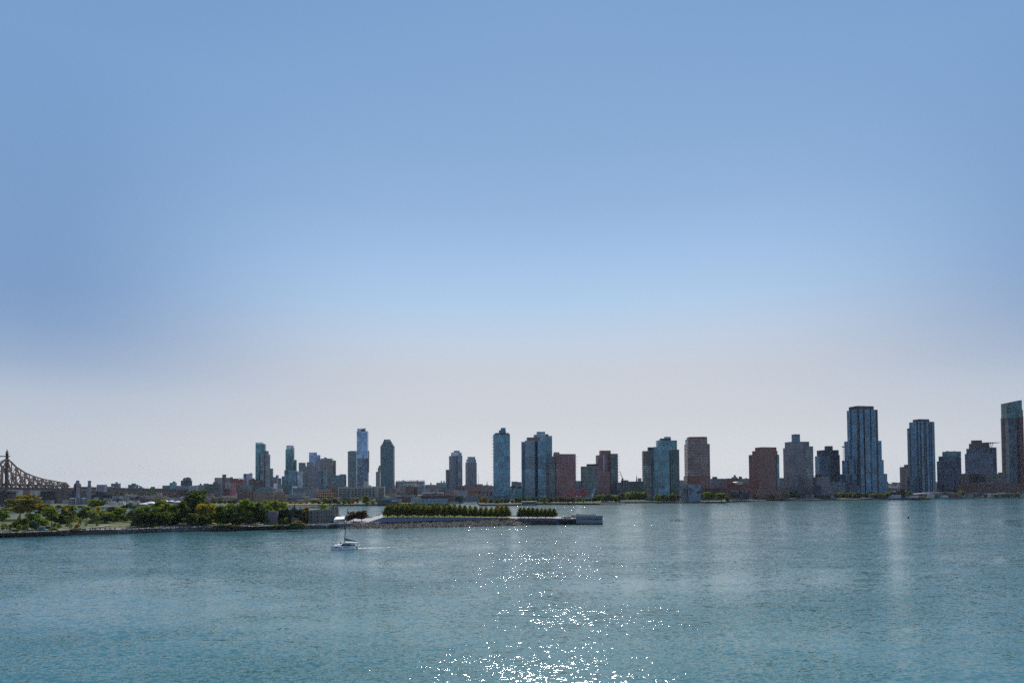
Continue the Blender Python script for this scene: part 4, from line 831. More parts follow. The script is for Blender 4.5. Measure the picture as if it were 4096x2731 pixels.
# ------------------------------------------------------------------ memorial park
GRAN = bpy.data.materials.new('granite'); q = NB(GRAN); n, l = q.n, q.l; b = n['Principled BSDF']; b.inputs['Roughness'].default_value = .75
tc = n.new('ShaderNodeTexCoord'); br = n.new('ShaderNodeTexBrick'); br.inputs['Scale'].default_value = .35; br.inputs['Color1'].default_value = (.165, .175, .20, 1); br.inputs['Color2'].default_value = (.205, .212, .235, 1); br.inputs['Mortar'].default_value = (.11, .115, .13, 1); br.inputs['Mortar Size'].default_value = .012
l.new(tc.outputs['Object'], br.inputs['Vector']); l.new(br.outputs[0], b.inputs['Base Color'])
GRL = mat('pale_granite', (.30, .29, .28), .8, var=.08); GRW = mat('wall_granite', (.20, .21, .235), .75, var=.1)
PK = [(1530, 6.9), (1600, 6.9), (1700, 6.6), (1800, 6.2), (1900, 5.8), (2000, 5.3), (2062, 5.0)]
secs = []
for px, zt in PK:
    B = shore(px)[1]; W = interp(WID, px)[0]; zt = max(zt, B.z + .15)
    p0 = B + NRM * 4.2; p1 = p0 + NRM * (.4 + .75 * (zt - B.z)); p3 = B + NRM * (W - 4.2); p2 = p3 - NRM * (.4 + .75 * (zt - B.z))
    p0.z = p3.z = B.z; p1.z = p2.z = zt; secs.append((p0, p1, p2, p3))
B = shore(1468)[1]; W = interp(WID, 1468)[0]; f0 = [B + NRM * k for k in (4.2, 9, W - 9, W - 4.2)]
for p in f0: p.z = B.z + .02
park = empty('granite_terrace', secs[0][0], 'long sloping granite terrace with a wide stair at its left end', 'terrace')
mb = MB()
for s0, s1 in zip(secs, secs[1:]):
    for j in (0, 2): mb.face([s0[j], s1[j], s1[j + 1], s0[j + 1]])
mb.face([secs[-1][k] for k in range(4)]); mb.build('sloping_wall', GRAN, park)
mb = MB()
for s0, s1 in zip(secs, secs[1:]): mb.face([s0[1], s1[1], s1[2], s0[2]])
mb.build('top', mat('gravel_pale', (.30, .27, .235)), park)
mb = MB(); ns = 22                                                # the stair, real treads
s1 = secs[0]
for k in range(ns):
    t0, t1 = k / ns, (k + 1) / ns; L0, L1 = [f0[j].lerp(s1[j], t0) for j in range(4)], [f0[j].lerp(s1[j], t1) for j in range(4)]
    z0, z1 = B.z + (s1[1].z - B.z) * t0, B.z + (s1[1].z - B.z) * t1
    a_, c_ = f0[1].lerp(s1[1], t0), f0[2].lerp(s1[2], t0); e_, g_ = f0[1].lerp(s1[1], t1), f0[2].lerp(s1[2], t1)
    mb.face([(a_.x, a_.y, z0), (c_.x, c_.y, z0), (c_.x, c_.y, z1), (a_.x, a_.y, z1)]); mb.face([(a_.x, a_.y, z1), (c_.x, c_.y, z1), (g_.x, g_.y, z1), (e_.x, e_.y, z1)])
mb.build('stair', GRL, park)
mb = MB(); mb.face([f0[0], s1[0], s1[1], f0[1]]); mb.face([f0[2], s1[2], s1[3], f0[3]]); mb.build('stair_side', GRAN, park)
mb = MB()
lw = [(s[1] + NRM * 1.6, s[2] - NRM * 1.6) for s in secs]
for (a, c), (e, g) in zip(lw, lw[1:]): mb.face([a + Vector((0, 0, .03)), e + Vector((0, 0, .03)), g + Vector((0, 0, .03)), c + Vector((0, 0, .03))])
tag(mb.build('lawn', mat('bright_lawn', (.20, .235, .025), .95, var=.15)), 'bright mown lawn under the rows of lindens', 'lawn', kind='structure')
# promenade edge and plain wall
pr = []
for px in list(range(1440, 2300, 40)) + [2300]:
    B = shore(px)[1]; pr.append(B)
mb = MB()
for p, r in zip(pr, pr[1:]):
    mb.prism([(p.x, p.y - .25), (r.x, r.y - .25), (r.x + NRM.x * 4.3, r.y + NRM.y * 4.3), (p.x + NRM.x * 4.3, p.y + NRM.y * 4.3)], p.z - .9, (p.z + r.z) / 2 + .12, 1, 0)
tag(mb.build('promenade', [GRL, GRW]), 'pale stone promenade along the park sea wall', 'path', kind='structure')
mb = MB(); a, c = shore(2062)[1] + Vector((0, -.6, 0)), shore(2236)[1] + Vector((0, -.6, 0)); a0, c0 = shore(2062)[0].lerp(a, .75), shore(2236)[0].lerp(c, .75)
mb.prism([(a0.x, a0.y), (c0.x, c0.y), (c.x, c.y + 1), (a.x, a.y + 1)], -1, 4.55); tag(mb.build('sea_wall', mat('slate_granite', (.11, .12, .145), .8)), 'plain dark sea wall below the small clump of lindens', 'wall')
mb = MB(); a, c = f0[0], f0[3]; e = G(1400, 2089, 3.3); e2 = e + NRM * 40
mb.face([(e.x, e.y, 3.72), (a.x + 3, a.y, 3.72), (c.x + 3, c.y, 3.72), (e2.x, e2.y, 3.72)]); tag(mb.build('plaza', GRL), 'pale stone forecourt before the park stair', 'plaza', kind='structure')
# far parapet
mb = MB()
for px0, px1 in zip(range(1350, 2250, 100), range(1450, 2350, 100)):
    p, r = shore(px0)[1] + NRM * (interp(WID, px0)[0] - 1), shore(px1)[1] + NRM * (interp(WID, px1)[0] - 1)
    mb.prism([(p.x, p.y), (r.x, r.y), (r.x, r.y + .6), (p.x, p.y + .6)], 0, p.z + .9)
tag(mb.build('parapet_wall', GRW), 'low dark parapet along the far side of the park', 'wall')

# the open granite room at the tip
room = empty('granite_room', P(2357, 2090, 512), 'open room of huge pale granite blocks at the tip of the island', 'monument')
x0, x1 = P(2304, 2080, 507).x, P(2411, 2080, 507).x; wd = (x1 - x0) / 7
for i in range(7): mb = MB(); mb.box(x0 + wd * i + .03, x0 + wd * (i + 1) - .03, 507, 509.5, 3.9, 7.15); mb.build('granite_block', GRW, room)
mb = MB(); mb.box(x0 + .05, x1 - .05, 507.1, 534, 1.0, 3.9); mb.build('platform', mat('lower_granite', (.215, .22, .24), .8), room)
mb = MB(); mb.box(x0 - .05, x1 + .05, 506.9, 534.2, -1.5, 1.0); mb.build('tide_base', mat('tide_stone', (.045, .042, .038), .5), room)
mb = MB(); mb.box(x0 - 1.4, x1 - 2.2, 531, 533.5, 3.9, 7.2); mb.build('rear_wall', GRW, room)
xa, xb = P(2285, 2065, 526).x, P(2306, 2065, 526).x; mb = MB(); mb.box(xa, xb, 525, 528, 4.4, 7.2); mb.build('left_wall', mat('lit_granite', (.40, .37, .36)), room)  # paler stone colour stands in for the light on this wall face
mb = MB(); a = P(2284, 2080, 507.5); mb.box(a.x, x0 - .04, 508.5, 524, -1, 4.45); mb.build('landing', mat('slate_granite', (.11, .12, .145)), room)
for i, px in enumerate((2306.5, 2309, 2313.5, 2316.5)):
    g = P(px, 2060, 510.5); mb = MB(); mb.tube((g.x, g.y, 3.9), (g.x, g.y, 8.9 - .3 * (i % 2)), .16, .14, 7); tag(mb.build('dark_post', STEEL), 'thin dark post rising behind the front granite wall', 'post', 'dark posts in the granite room')

# vehicles on the tip
def car(g, L, W, H, body, label, cat='car', roofbar=False):
    t = empty('parked_car', g, label, cat); x0, x1, y0, y1, z = g.x - L / 2, g.x + L / 2, g.y - W / 2, g.y + W / 2, g.z
    mb = MB(); prof = [(0, .35), (0, .62), (.04, .68), (.22, .72), (1, .74), (1, .35)] if False else None
    def loft(name, pts, yi, m):
        mb = MB(); A = [(x0 + L * u, y0 + yi, z + H * v) for u, v in pts]; B = [(x0 + L * u, y1 - yi, z + H * v) for u, v in pts]; k = len(pts)
        for i in range(k): j = (i + 1) % k; mb.face([A[i], A[j], B[j], B[i]])
        mb.face(A[::-1]); mb.face(B); return mb.build(name, m, t)
    loft('body', [(0, .2), (1, .2), (1, .50), (.98, .56), (.26, .58), (.02, .50)], 0, body)
    loft('cabin', [(.20, .585), (.97, .565), (.93, .95), (.36, .97)], .08, mat('car_glass', (.02, .025, .03), .1))
    loft('roof', [(.34, .955), (.94, .955), (.92, 1.0), (.37, 1.0)], .06, body)
    for u in (.18, .82):
        for yy in (y0 + .1, y1 - .1):
            mb = MB(); c = (x0 + L * u, yy, z + .33); mb.tube((c[0], yy - .1, c[2]), (c[0], yy + .1, c[2]), .33, .33, 12); mb.build('wheel', mat('tyre', (.02, .02, .02), .8), t)
    mb = MB(); mb.obox((x0 - .02, y0 + .3, z + H * .42), .1, .35, .15); mb.build('headlight', WHITE, t); mb = MB(); mb.obox((x0 - .02, y1 - .3, z + H * .42), .1, .35, .15); mb.build('headlight', WHITE, t)
    if roofbar:
        mb = MB(); mb.obox((g.x + .1, g.y, z + H), .3, 1.0, .16); rb = mat('beacon_red', (.5, .03, .02), .4); bb = rb.node_tree.nodes['Principled BSDF']; bb.inputs['Emission Color'].default_value = (1, .12, .08, 1); bb.inputs['Emission Strength'].default_value = 6; mb.build('beacon', rb, t)
g = G(2254, 2072.8, 4.75); car(g, 4.6, 1.9, 1.8, mat('car_white', (.7, .7, .72), .3, var=.03), 'white patrol car with a lit red beacon by the granite room', roofbar=True)
g = G(2272, 2072.8, 4.75); car(g, 4.6, 1.85, 1.45, mat('car_black', (.03, .03, .035), .3, var=.03), 'dark saloon car parked right of the white patrol car')
for px, py, lb in ((1505.5, 2063.5, 'left person in black sitting on the far park edge'), (1513, 2063.5, 'middle person in black sitting on the far park edge'), (1517, 2062, 'right person in black sitting higher on the far park edge')):
    g = G(px, py + 3, 3.6); person(g + Vector((0, 0, 1.0)), 1.75, BKC, BKC, lb, sit=True)

# ------------------------------------------------------------------ lindens of the park
def lin_row(p_from, p_to, n_, off, label, grp, hs, far=False):
    for i in range(n_):
        px = p_from + (p_to - p_from) * (i + .5 * (0 if not far else .5)) / max(1, n_ - 1)
        B = shore(px)[1]; W = interp(WID, px)[0]
        if px < 2063:
            zt = interp(PK, px)[0]; b_ = B + NRM * (4.2 + .4 + .75 * (zt - B.z)); z = zt
        else: b_ = B + NRM * 5; z = B.z
        p = b_ + NRM * off + Vector((rng.uniform(-.3, .3), rng.uniform(-.3, .3), 0)); p.z = z
        h = (hs - (1.4 if px > 1880 and px < 2000 else 0) - .7 * max(0, (px - 1540) / 520)) * rng.uniform(.88, 1.10)
        tree_at(p, h, h * rng.uniform(.84, 1.02), 'linden', 'linden', label, grp)
GL = 'lindens of the long park rows'
lin_row(1548, 2034, 24, 2.0, 'clipped cone shaped linden in the long double row on the park lawn', GL, 10.2)
lin_row(1552, 2038, 24, 7.0, 'clipped cone shaped linden in the long double row on the park lawn', GL, 10.8)
lin_row(1560, 2040, 22, 27.0, 'clipped cone shaped linden in the long double row on the park lawn', GL, 10.8)
lin_row(2087, 2224, 9, 1.5, 'clipped linden in the separate clump by the granite room', 'lindens of the clump by the granite room', 9.4)
lin_row(2094, 2216, 8, 7.5, 'clipped linden in the separate clump by the granite room', 'lindens of the clump by the granite room', 9.4)
tree(1413, 2046, 2086, 54, 'broad', 'plum', 'dark plum leaved tree, left of the pair beside the stair forecourt')
tree(1447, 2039, 2086, 62, 'broad', 'plum', 'taller dark plum leaved tree, right of the pair beside the forecourt')
tree(1395, 2057, 2086, 34, 'bush', 'plum', 'low dark bush at the left foot of the plum leaved pair')
tree(1357, 2057, 2078, 28, 'bush', 'olive', 'small olive bush behind the white marquee roof')
tree(1293, 2016, 2060, 40, 'round', 'green', 'green tree rising out of the broken top of the ruin')
# the wood and lawn trees on the left half of the island
ISLT = [  # px, top, base, width, kind, colour, label
 (80, 1976, 2077, 118, 'plane', 'olive', 'tall golden plane tree, left of the pair on the island lawn'), (118, 1979, 2079, 120, 'plane', 'olive', 'tall golden plane tree, right of the pair on the island lawn'),
 (160, 2012, 2074, 62, 'plane', 'olive', 'shorter golden plane tree right of the tall pair'), (12, 2039, 2090, 46, 'round', 'green', 'round green tree cut by the left edge of the picture'),
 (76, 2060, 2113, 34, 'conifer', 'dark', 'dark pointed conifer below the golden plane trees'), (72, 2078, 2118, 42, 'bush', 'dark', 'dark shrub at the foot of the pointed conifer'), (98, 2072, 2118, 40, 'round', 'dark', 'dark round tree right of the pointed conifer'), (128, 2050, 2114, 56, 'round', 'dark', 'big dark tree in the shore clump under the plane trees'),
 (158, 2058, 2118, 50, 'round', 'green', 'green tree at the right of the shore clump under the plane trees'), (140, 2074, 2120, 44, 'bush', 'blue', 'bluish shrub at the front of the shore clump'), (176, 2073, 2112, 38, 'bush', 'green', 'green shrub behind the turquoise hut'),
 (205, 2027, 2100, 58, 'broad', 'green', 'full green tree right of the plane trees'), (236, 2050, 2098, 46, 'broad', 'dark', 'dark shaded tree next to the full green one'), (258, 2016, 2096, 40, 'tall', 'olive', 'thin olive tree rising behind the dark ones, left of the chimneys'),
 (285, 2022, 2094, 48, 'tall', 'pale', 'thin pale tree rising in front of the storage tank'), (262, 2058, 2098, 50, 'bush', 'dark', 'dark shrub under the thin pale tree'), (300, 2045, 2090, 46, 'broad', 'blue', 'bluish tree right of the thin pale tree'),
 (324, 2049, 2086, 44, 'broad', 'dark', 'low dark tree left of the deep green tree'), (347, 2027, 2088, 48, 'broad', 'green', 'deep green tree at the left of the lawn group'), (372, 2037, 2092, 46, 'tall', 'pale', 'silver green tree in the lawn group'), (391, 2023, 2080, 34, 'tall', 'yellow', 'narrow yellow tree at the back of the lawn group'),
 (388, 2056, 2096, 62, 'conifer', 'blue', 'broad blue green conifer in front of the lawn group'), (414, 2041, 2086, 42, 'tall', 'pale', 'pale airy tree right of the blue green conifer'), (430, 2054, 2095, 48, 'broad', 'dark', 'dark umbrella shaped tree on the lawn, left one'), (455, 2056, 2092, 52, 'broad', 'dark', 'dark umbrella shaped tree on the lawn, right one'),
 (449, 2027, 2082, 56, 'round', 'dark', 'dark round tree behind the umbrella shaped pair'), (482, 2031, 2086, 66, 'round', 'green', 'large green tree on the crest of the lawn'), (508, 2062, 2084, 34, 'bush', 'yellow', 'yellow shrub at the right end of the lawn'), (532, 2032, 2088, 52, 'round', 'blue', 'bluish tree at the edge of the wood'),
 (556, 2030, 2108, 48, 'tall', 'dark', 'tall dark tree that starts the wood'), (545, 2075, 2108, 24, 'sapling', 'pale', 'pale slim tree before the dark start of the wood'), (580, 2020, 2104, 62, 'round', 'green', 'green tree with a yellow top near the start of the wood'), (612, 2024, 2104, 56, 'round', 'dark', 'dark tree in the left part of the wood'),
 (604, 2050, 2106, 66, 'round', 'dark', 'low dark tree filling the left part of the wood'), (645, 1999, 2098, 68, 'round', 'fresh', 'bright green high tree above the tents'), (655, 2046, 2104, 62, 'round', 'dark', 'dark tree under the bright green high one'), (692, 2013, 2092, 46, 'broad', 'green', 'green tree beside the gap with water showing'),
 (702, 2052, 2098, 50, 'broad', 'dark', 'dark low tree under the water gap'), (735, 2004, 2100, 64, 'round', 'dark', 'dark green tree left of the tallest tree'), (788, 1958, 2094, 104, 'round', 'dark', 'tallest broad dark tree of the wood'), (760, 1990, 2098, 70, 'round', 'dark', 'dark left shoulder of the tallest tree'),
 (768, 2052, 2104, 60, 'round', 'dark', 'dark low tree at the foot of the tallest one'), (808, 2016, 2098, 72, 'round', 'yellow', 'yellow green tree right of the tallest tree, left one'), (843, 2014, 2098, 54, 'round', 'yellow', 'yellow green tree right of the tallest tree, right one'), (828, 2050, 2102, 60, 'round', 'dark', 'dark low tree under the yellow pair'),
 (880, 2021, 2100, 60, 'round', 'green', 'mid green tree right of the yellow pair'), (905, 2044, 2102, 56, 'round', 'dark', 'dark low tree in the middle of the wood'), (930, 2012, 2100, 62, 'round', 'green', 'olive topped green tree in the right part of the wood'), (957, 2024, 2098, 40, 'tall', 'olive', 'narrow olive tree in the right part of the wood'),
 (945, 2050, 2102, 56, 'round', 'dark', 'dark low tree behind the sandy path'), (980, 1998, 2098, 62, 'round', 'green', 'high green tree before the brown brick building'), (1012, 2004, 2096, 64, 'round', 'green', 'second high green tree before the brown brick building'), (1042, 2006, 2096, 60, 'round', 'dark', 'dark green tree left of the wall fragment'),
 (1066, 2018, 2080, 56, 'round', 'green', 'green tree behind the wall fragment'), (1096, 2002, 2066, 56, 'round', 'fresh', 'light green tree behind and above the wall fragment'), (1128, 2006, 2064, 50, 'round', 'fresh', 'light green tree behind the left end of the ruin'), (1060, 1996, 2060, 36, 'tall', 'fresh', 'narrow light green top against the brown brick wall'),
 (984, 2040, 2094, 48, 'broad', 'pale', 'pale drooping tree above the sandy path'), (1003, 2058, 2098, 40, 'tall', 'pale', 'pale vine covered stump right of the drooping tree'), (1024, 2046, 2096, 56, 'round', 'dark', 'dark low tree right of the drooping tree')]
for (px, yt, yb, w, kd, co, lb) in ISLT: tree(px, yt, yb, w * (1.18 if kd != 'plane' else 1.1), kd, co, lb)
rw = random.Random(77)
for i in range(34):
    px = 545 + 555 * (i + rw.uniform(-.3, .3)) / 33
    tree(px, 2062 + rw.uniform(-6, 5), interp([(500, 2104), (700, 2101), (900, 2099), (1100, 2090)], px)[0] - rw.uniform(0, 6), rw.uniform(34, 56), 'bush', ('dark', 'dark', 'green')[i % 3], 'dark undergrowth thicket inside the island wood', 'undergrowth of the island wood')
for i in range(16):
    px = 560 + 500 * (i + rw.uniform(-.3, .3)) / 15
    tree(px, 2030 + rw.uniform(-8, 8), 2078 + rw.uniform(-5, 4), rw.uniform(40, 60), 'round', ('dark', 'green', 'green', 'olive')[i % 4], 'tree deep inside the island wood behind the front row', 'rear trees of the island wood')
SAP = [(17, 2092, 2127, 30, 'green', 'at the left edge by the white rail fence'), (42, 2094, 2124, 26, 'dark', 'right of the white rail fence'), (77, 2095, 2123, 24, 'fresh', 'bright one before the dark conifer'), (105, 2095, 2123, 26, 'green', 'before the dark shore clump'),
       (42, 2074, 2090, 10, 'fresh', 'tiny one alone on the far lawn'), (217, 2089, 2117, 26, 'green', 'right of the teal hut'), (236, 2095, 2117, 26, 'green', 'second right of the teal hut'), (277, 2091, 2114, 30, 'green', 'above the left end of the quay'), (322, 2068, 2106, 18, 'fresh', 'slim one on the open lawn'),
       (344, 2091, 2107, 14, 'olive', 'small round one on the open lawn'), (388, 2085, 2109, 16, 'green', 'by the fork of the walk'), (590, 2072, 2105, 38, 'green', 'widest of the row before the wood'), (628, 2072, 2102, 22, 'green', 'second of the row before the wood'), (671, 2070, 2101, 22, 'fresh', 'third and brightest of the row before the wood'),
       (752, 2054, 2096, 30, 'green', 'tall one where the shore path enters the wood'), (900, 2072, 2098, 18, 'fresh', 'bright one left of the sandy path'), (926, 2074, 2096, 16, 'green', 'second left of the sandy path'), (962, 2074, 2097, 14, 'fresh', 'beside the start of the sandy path'), (1049, 2070, 2095, 20, 'fresh', 'before the left edge of the wall fragment'),
       (1067, 2068, 2097, 18, 'green', 'before the middle of the wall fragment'), (1090, 2070, 2095, 14, 'fresh', 'before the right edge of the wall fragment'), (1127, 2068, 2096, 17, 'fresh', 'left of two before the ivy'), (1146, 2067, 2097, 20, 'fresh', 'right of two before the ivy')]
for px, yt, yb, w, c, lb in SAP: tree(px, yt, yb, w, 'sapling', c, 'young tree, ' + lb)
BSH = [(308, 2093, 2111, 24, 'rust', 'reddish bush on the open lawn'), (305, 2109, 2118, 60, 'olive', 'long olive shrub bed above the quay'), (215, 2107, 2121, 40, 'olive', 'olive shrub by the teal hut'), (1185, 2077, 2104, 52, 'olive', 'wide olive bush before the ruin porch'), (1212, 2090, 2103, 34, 'olive', 'low olive bush before the broken middle of the ruin'), (1165, 2092, 2104, 36, 'green', 'low green bush on the rocks left of the wide olive one'),
       (1110, 2096, 2105, 60, 'green', 'low green hedge on the rocks below the ruin ivy'), (880, 2098, 2105, 70, 'green', 'low grassy hedge on the rocks below the wood'), (930, 2099, 2105, 50, 'olive', 'low hedge left of the two dark figures'), (60, 2112, 2126, 40, 'green', 'green shrub on the rocks at the left')]
for px, yt, yb, w, c, lb in BSH: tree(px, yt, yb, w, 'bush', c, lb)
# ------------------------------------------------------------------ sailing catamaran, bow to the left
def boat_():
    bY = 320.0; wl_ = G(1378, 2194.6, 0); bY = wl_.y; k = bY / FPX
    X = lambda px: P(px, 2190, bY).x
    t = empty('catamaran', (X(1378), bY, 0), 'white sailing catamaran with furled sails motoring left', 'sailboat')
    GEL = mat('gelcoat', (.80, .81, .83), .35, var=.05); SHADE = mat('tinted_glass', (.02, .022, .028), .12); ALU = mat('mast_alloy', (.13, .13, .125), .5); SAILC = mat('sail_cover', (.075, .065, .065), .9)
    xb, xs = X(1328.8), X(1427.7); L = xs - xb
    for yy in (-2.9, 2.9):                                            # two slim hulls
        mb = MB(); st = []
        for u, hw, top, bot in ((0, .06, 2.05, -.2), (.04, .30, 2.03, -.5), (.15, .62, 1.98, -.6), (.4, .85, 1.85, -.65), (.75, .85, 1.72, -.5), (.93, .8, 1.62, -.3)):
            x = xb + L * u; st.append([(x, bY + yy - hw, top), (x, bY + yy - hw * .92, .25), (x, bY + yy - hw * .35, bot), (x, bY + yy + hw * .35, bot), (x, bY + yy + hw * .92, .25), (x, bY + yy + hw, top)])
        x = xs; st.append([(x, bY + yy - .75, .55), (x, bY + yy - .7, .2), (x, bY + yy - .3, -.1), (x, bY + yy + .3, -.1), (x, bY + yy + .7, .2), (x, bY + yy + .75, .55)])
        for a, c in zip(st, st[1:]):
            for j in range(5): mb.face([a[j], a[j + 1], c[j + 1], c[j]][::-1])
            mb.face([a[0], c[0], c[5], a[5]])
        mb.face(st[0]); mb.face(st[-1][::-1]); h = mb.build('hull', GEL, t, weld=True)
        if yy < 0:
            for u0, u1 in ((.215, .365), (.53, .775)):
                m2 = MB(); m2.box(xb + L * u0, xb + L * u1, bY + yy - .875, bY + yy - .80, 1.05, 1.38); m2.build('hull_window', SHADE, h)
            m2 = MB(); cv = [(.035, 1.9), (.09, 1.2), (.14, .35), (.19, .9), (.26, 1.35), (.36, 1.1), (.43, .65), (.46, .5), (.42, .42), (.36, .62)]; cv2 = [(.05, 1.85), (.14, 1.5), (.24, 1.5), (.31, 1.3)]
            hw = lambda u: .30 + .32 * min(1, (u - .04) / .11) if u < .15 else .62 + .23 * min(1, (u - .15) / .25)
            for c_ in (cv, cv2):
                q_ = [Vector((xb + L * u, bY + yy - hw(u) - .02, z)) for u, z in c_]
                for a, c in zip(q_, q_[1:]): m2.bar(a, c, .06, .10)
            m2.build('hull_graphic', mat('graphic_brown', (.10, .07, .04), .5), h)
    mb = MB(); mb.box(xb + L * .30, xb + L * .93, bY - 2.6, bY + 2.6, .9, 1.75); mb.build('bridge_deck', GEL, t)
    mb = MB(); a, c = xb + L * .11, xb + L * .42
    mb.prism([(a, bY - 2.2), (c, bY - 2.4), (c, bY + 2.4), (a, bY + 2.2)], 1.95, 2.12); mb.prism([(a + 1.3, bY - 1.7), (c, bY - 1.9), (c, bY + 1.9), (a + 1.3, bY + 1.7)], 2.12, 2.45); mb.build('foredeck', GEL, t)
    def cab(x0, x1, x2, x3, z0, z1, hw, m, name, par):
        mb = MB(); A = [(x0, z0), (x1, z0), (x3, z1), (x2, z1)]
        for i in range(4):
            j = (i + 1) % 4; mb.face([(A[i][0], bY - hw, A[i][1]), (A[j][0], bY - hw, A[j][1]), (A[j][0], bY + hw, A[j][1]), (A[i][0], bY + hw, A[i][1])])
        mb.face([(x, bY - hw, z) for x, z in A][::-1]); mb.face([(x, bY + hw, z) for x, z in A]); return mb.build(name, m, par)
    cabn = cab(X(1368), X(1401), X(1373.5), X(1402), 1.75, 2.85, 2.3, SHADE, 'cabin_window', t)
    cab(X(1371), X(1417), X(1375), X(1415), 2.85, 3.12, 2.5, GEL, 'cabin_roof', t)
    cab(X(1378), X(1427), X(1381), X(1426), 3.22, 3.46, 2.2, GEL, 'bimini', t)
    for px in (1403, 1412, 1424): mb = MB(); mb.tube((X(px), bY - 2.1, 1.7), (X(px), bY - 2.1, 3.25), .05, .05, 6); mb.build('post', ALU, t)
    mb = MB(); mb.box(X(1404), X(1418), bY - 1.8, bY + 1.8, 1.75, 2.2); mb.build('cockpit_seat', mat('tan_cushion', (.30, .22, .15)), t)
    for i in range(6):
        px = 1402 + 3.2 * i; mb = MB(); mb.tube((X(px), bY - 3.4, 1.7), (X(px), bY - 3.4, 2.35), .03, .03, 5); mb.build('stanchion', ALU, t)
    mb = MB(); mb.bar((X(1402), bY - 3.4, 2.33), (X(1418), bY - 3.4, 2.33), .035); mb.bar((X(1402), bY - 3.4, 2.05), (X(1418), bY - 3.4, 2.05), .035); mb.build('lifeline', ALU, t)
    m0, m1 = P(1377, 2168.5, bY), P(1390.5, 2031.8, bY); mb = MB(); mb.tube(m0, m1, .22, .17, 8); ms = mb.build('mast', ALU, t)
    for f in (.36, .68):
        p = m0.lerp(m1, f); mb = MB(); mb.bar(p + Vector((0, -1.3, 0)), p + Vector((0, 1.3, 0)), .08); mb.build('spreader', ALU, ms)
    b0, b1 = P(1379.5, 2159.5, bY), P(1427, 2165.5, bY); mb = MB()
    A = [b0 + Vector((0, 0, 1.0)), b0 + Vector((.4, 0, 1.0)), b1 + Vector((0, 0, .25)), b1, b0]
    for s in (-.22, .22): mb.face([p + Vector((0, s, 0)) for p in A][::1 if s < 0 else -1])
    for p, r in zip(A, A[1:] + A[:1]): mb.face([p + Vector((0, -.22, 0)), r + Vector((0, -.22, 0)), r + Vector((0, .22, 0)), p + Vector((0, .22, 0))])
    mb.build('sail_cover', SAILC, t); mb = MB(); mb.tube(b0 - Vector((0, 0, .08)), b1 - Vector((0, 0, .08)), .09, .08, 6); mb.build('boom', ALU, t)
    bs = P(1325, 2176.5, bY); mb = MB(); mb.tube(bs, (xb + L * .10, bY, 2.0), .07, .08, 6); mb.build('bowsprit', ALU, t)
    mb = MB(); mb.tube((xb + L * .08, bY, 2.0), (xb + L * .08, bY, 3.2), .08, .07, 6); mb.build('bow_post', ALU, t)
    fs = P(1341, 2170, bY); mb = MB(); mb.tube(fs, m0.lerp(m1, .86), .10, .05, 6); mb.build('furled_jib', mat('jib_cover', (.22, .22, .23)), t)
    for a, c, r in ((bs, m0.lerp(m1, .84), .018), (m0.lerp(m1, .98), Vector((xs - 1, bY - 2.6, 1.7)), .02), (m0.lerp(m1, .66), Vector((X(1381), bY - 3.3, 1.8)), .018), (m0.lerp(m1, .66), Vector((X(1381), bY + 3.3, 1.8)), .018), (m0.lerp(m1, .36) + Vector((0, -1.3, 0)), Vector((X(1388), bY - 1.4, 3.4)), .018)):
        mb = MB(); mb.tube(a, c, r, r, 5, caps=False); mb.build('stay', STEEL, t)
    fp_ = P(1383.5, 2124.5, bY); mb = MB(); mb.box(fp_.x, fp_.x + .55, fp_.y - 1.0, fp_.y - .96, fp_.z - .25, fp_.z + .15)
    mb.box(fp_.x + .02, fp_.x + .45, fp_.y - 1.02, fp_.y - .98, fp_.z - .45, fp_.z - .25, 1); mb.build('flag', [WHITE, mat('flag_orange', (.65, .26, .03), .8)], t)
    person(Vector((X(1363.5), bY, 2.45)), 1.7, BKC, BKC, 'person in black sitting on the catamaran foredeck by the mast', sit=True)
    # dinghy on the davits
    dg = empty('dinghy', (X(1432), bY, 1.0), 'small grey inflatable dinghy hung across the stern of the catamaran', 'dinghy'); mb = MB()
    dx = X(1433); ring = [Vector((dx + .75 * math.cos(a), bY + 1.55 * math.sin(a), 1.55 + .35 * math.cos(a))) for a in [i * math.pi / 8 for i in range(17)]]
    for a, c in zip(ring, ring[1:]): mb.tube(a, c, .26, .26, 8, caps=False)
    mb.build('tube', mat('dinghy_grey', (.5, .5, .52), .5), dg); mb = MB(); mb.face([(p.x, p.y, p.z - .12) for p in ring[:-1]]); mb.build('floor', GRC, dg)
    mb = MB(); mb.obox((dx - .5, bY - .3, .75), .5, .45, .9); mb.build('outboard_motor', BKC, dg)
    for s in (-1.2, 1.2): mb = MB(); mb.bar((xs - 1.0, bY + s, 1.6), (dx + .3, bY + s, 2.5), .12); mb.build('davit', ALU, t)
boat_()
# wake: thin broken foam lying on the water
wk = bpy.data.materials.new('wake_foam'); q = NB(wk); n, l = q.n, q.l; b = n['Principled BSDF']; b.inputs['Base Color'].default_value = (.75, .8, .82, 1); b.inputs['Roughness'].default_value = .6
tc = n.new('ShaderNodeTexCoord'); mp = n.new('ShaderNodeMapping'); mp.inputs['Scale'].default_value = (.5, 1.2, 1); l.new(tc.outputs['Object'], mp.inputs[0]); nz = n.new('ShaderNodeTexNoise'); nz.inputs['Scale'].default_value = 1.1; nz.inputs['Detail'].default_value = 6; nz.inputs['Roughness'].default_value = .7; l.new(mp.outputs[0], nz.inputs['Vector'])
at = n.new('ShaderNodeAttribute'); at.attribute_name = 'foam'
l.new(q.m('MULTIPLY', q.m('GREATER_THAN', q.m('ADD', nz.outputs[0], q.m('MULTIPLY', at.outputs['Fac'], .28)), .63), .8), b.inputs['Alpha'])
V, Fc, T = [], [], []
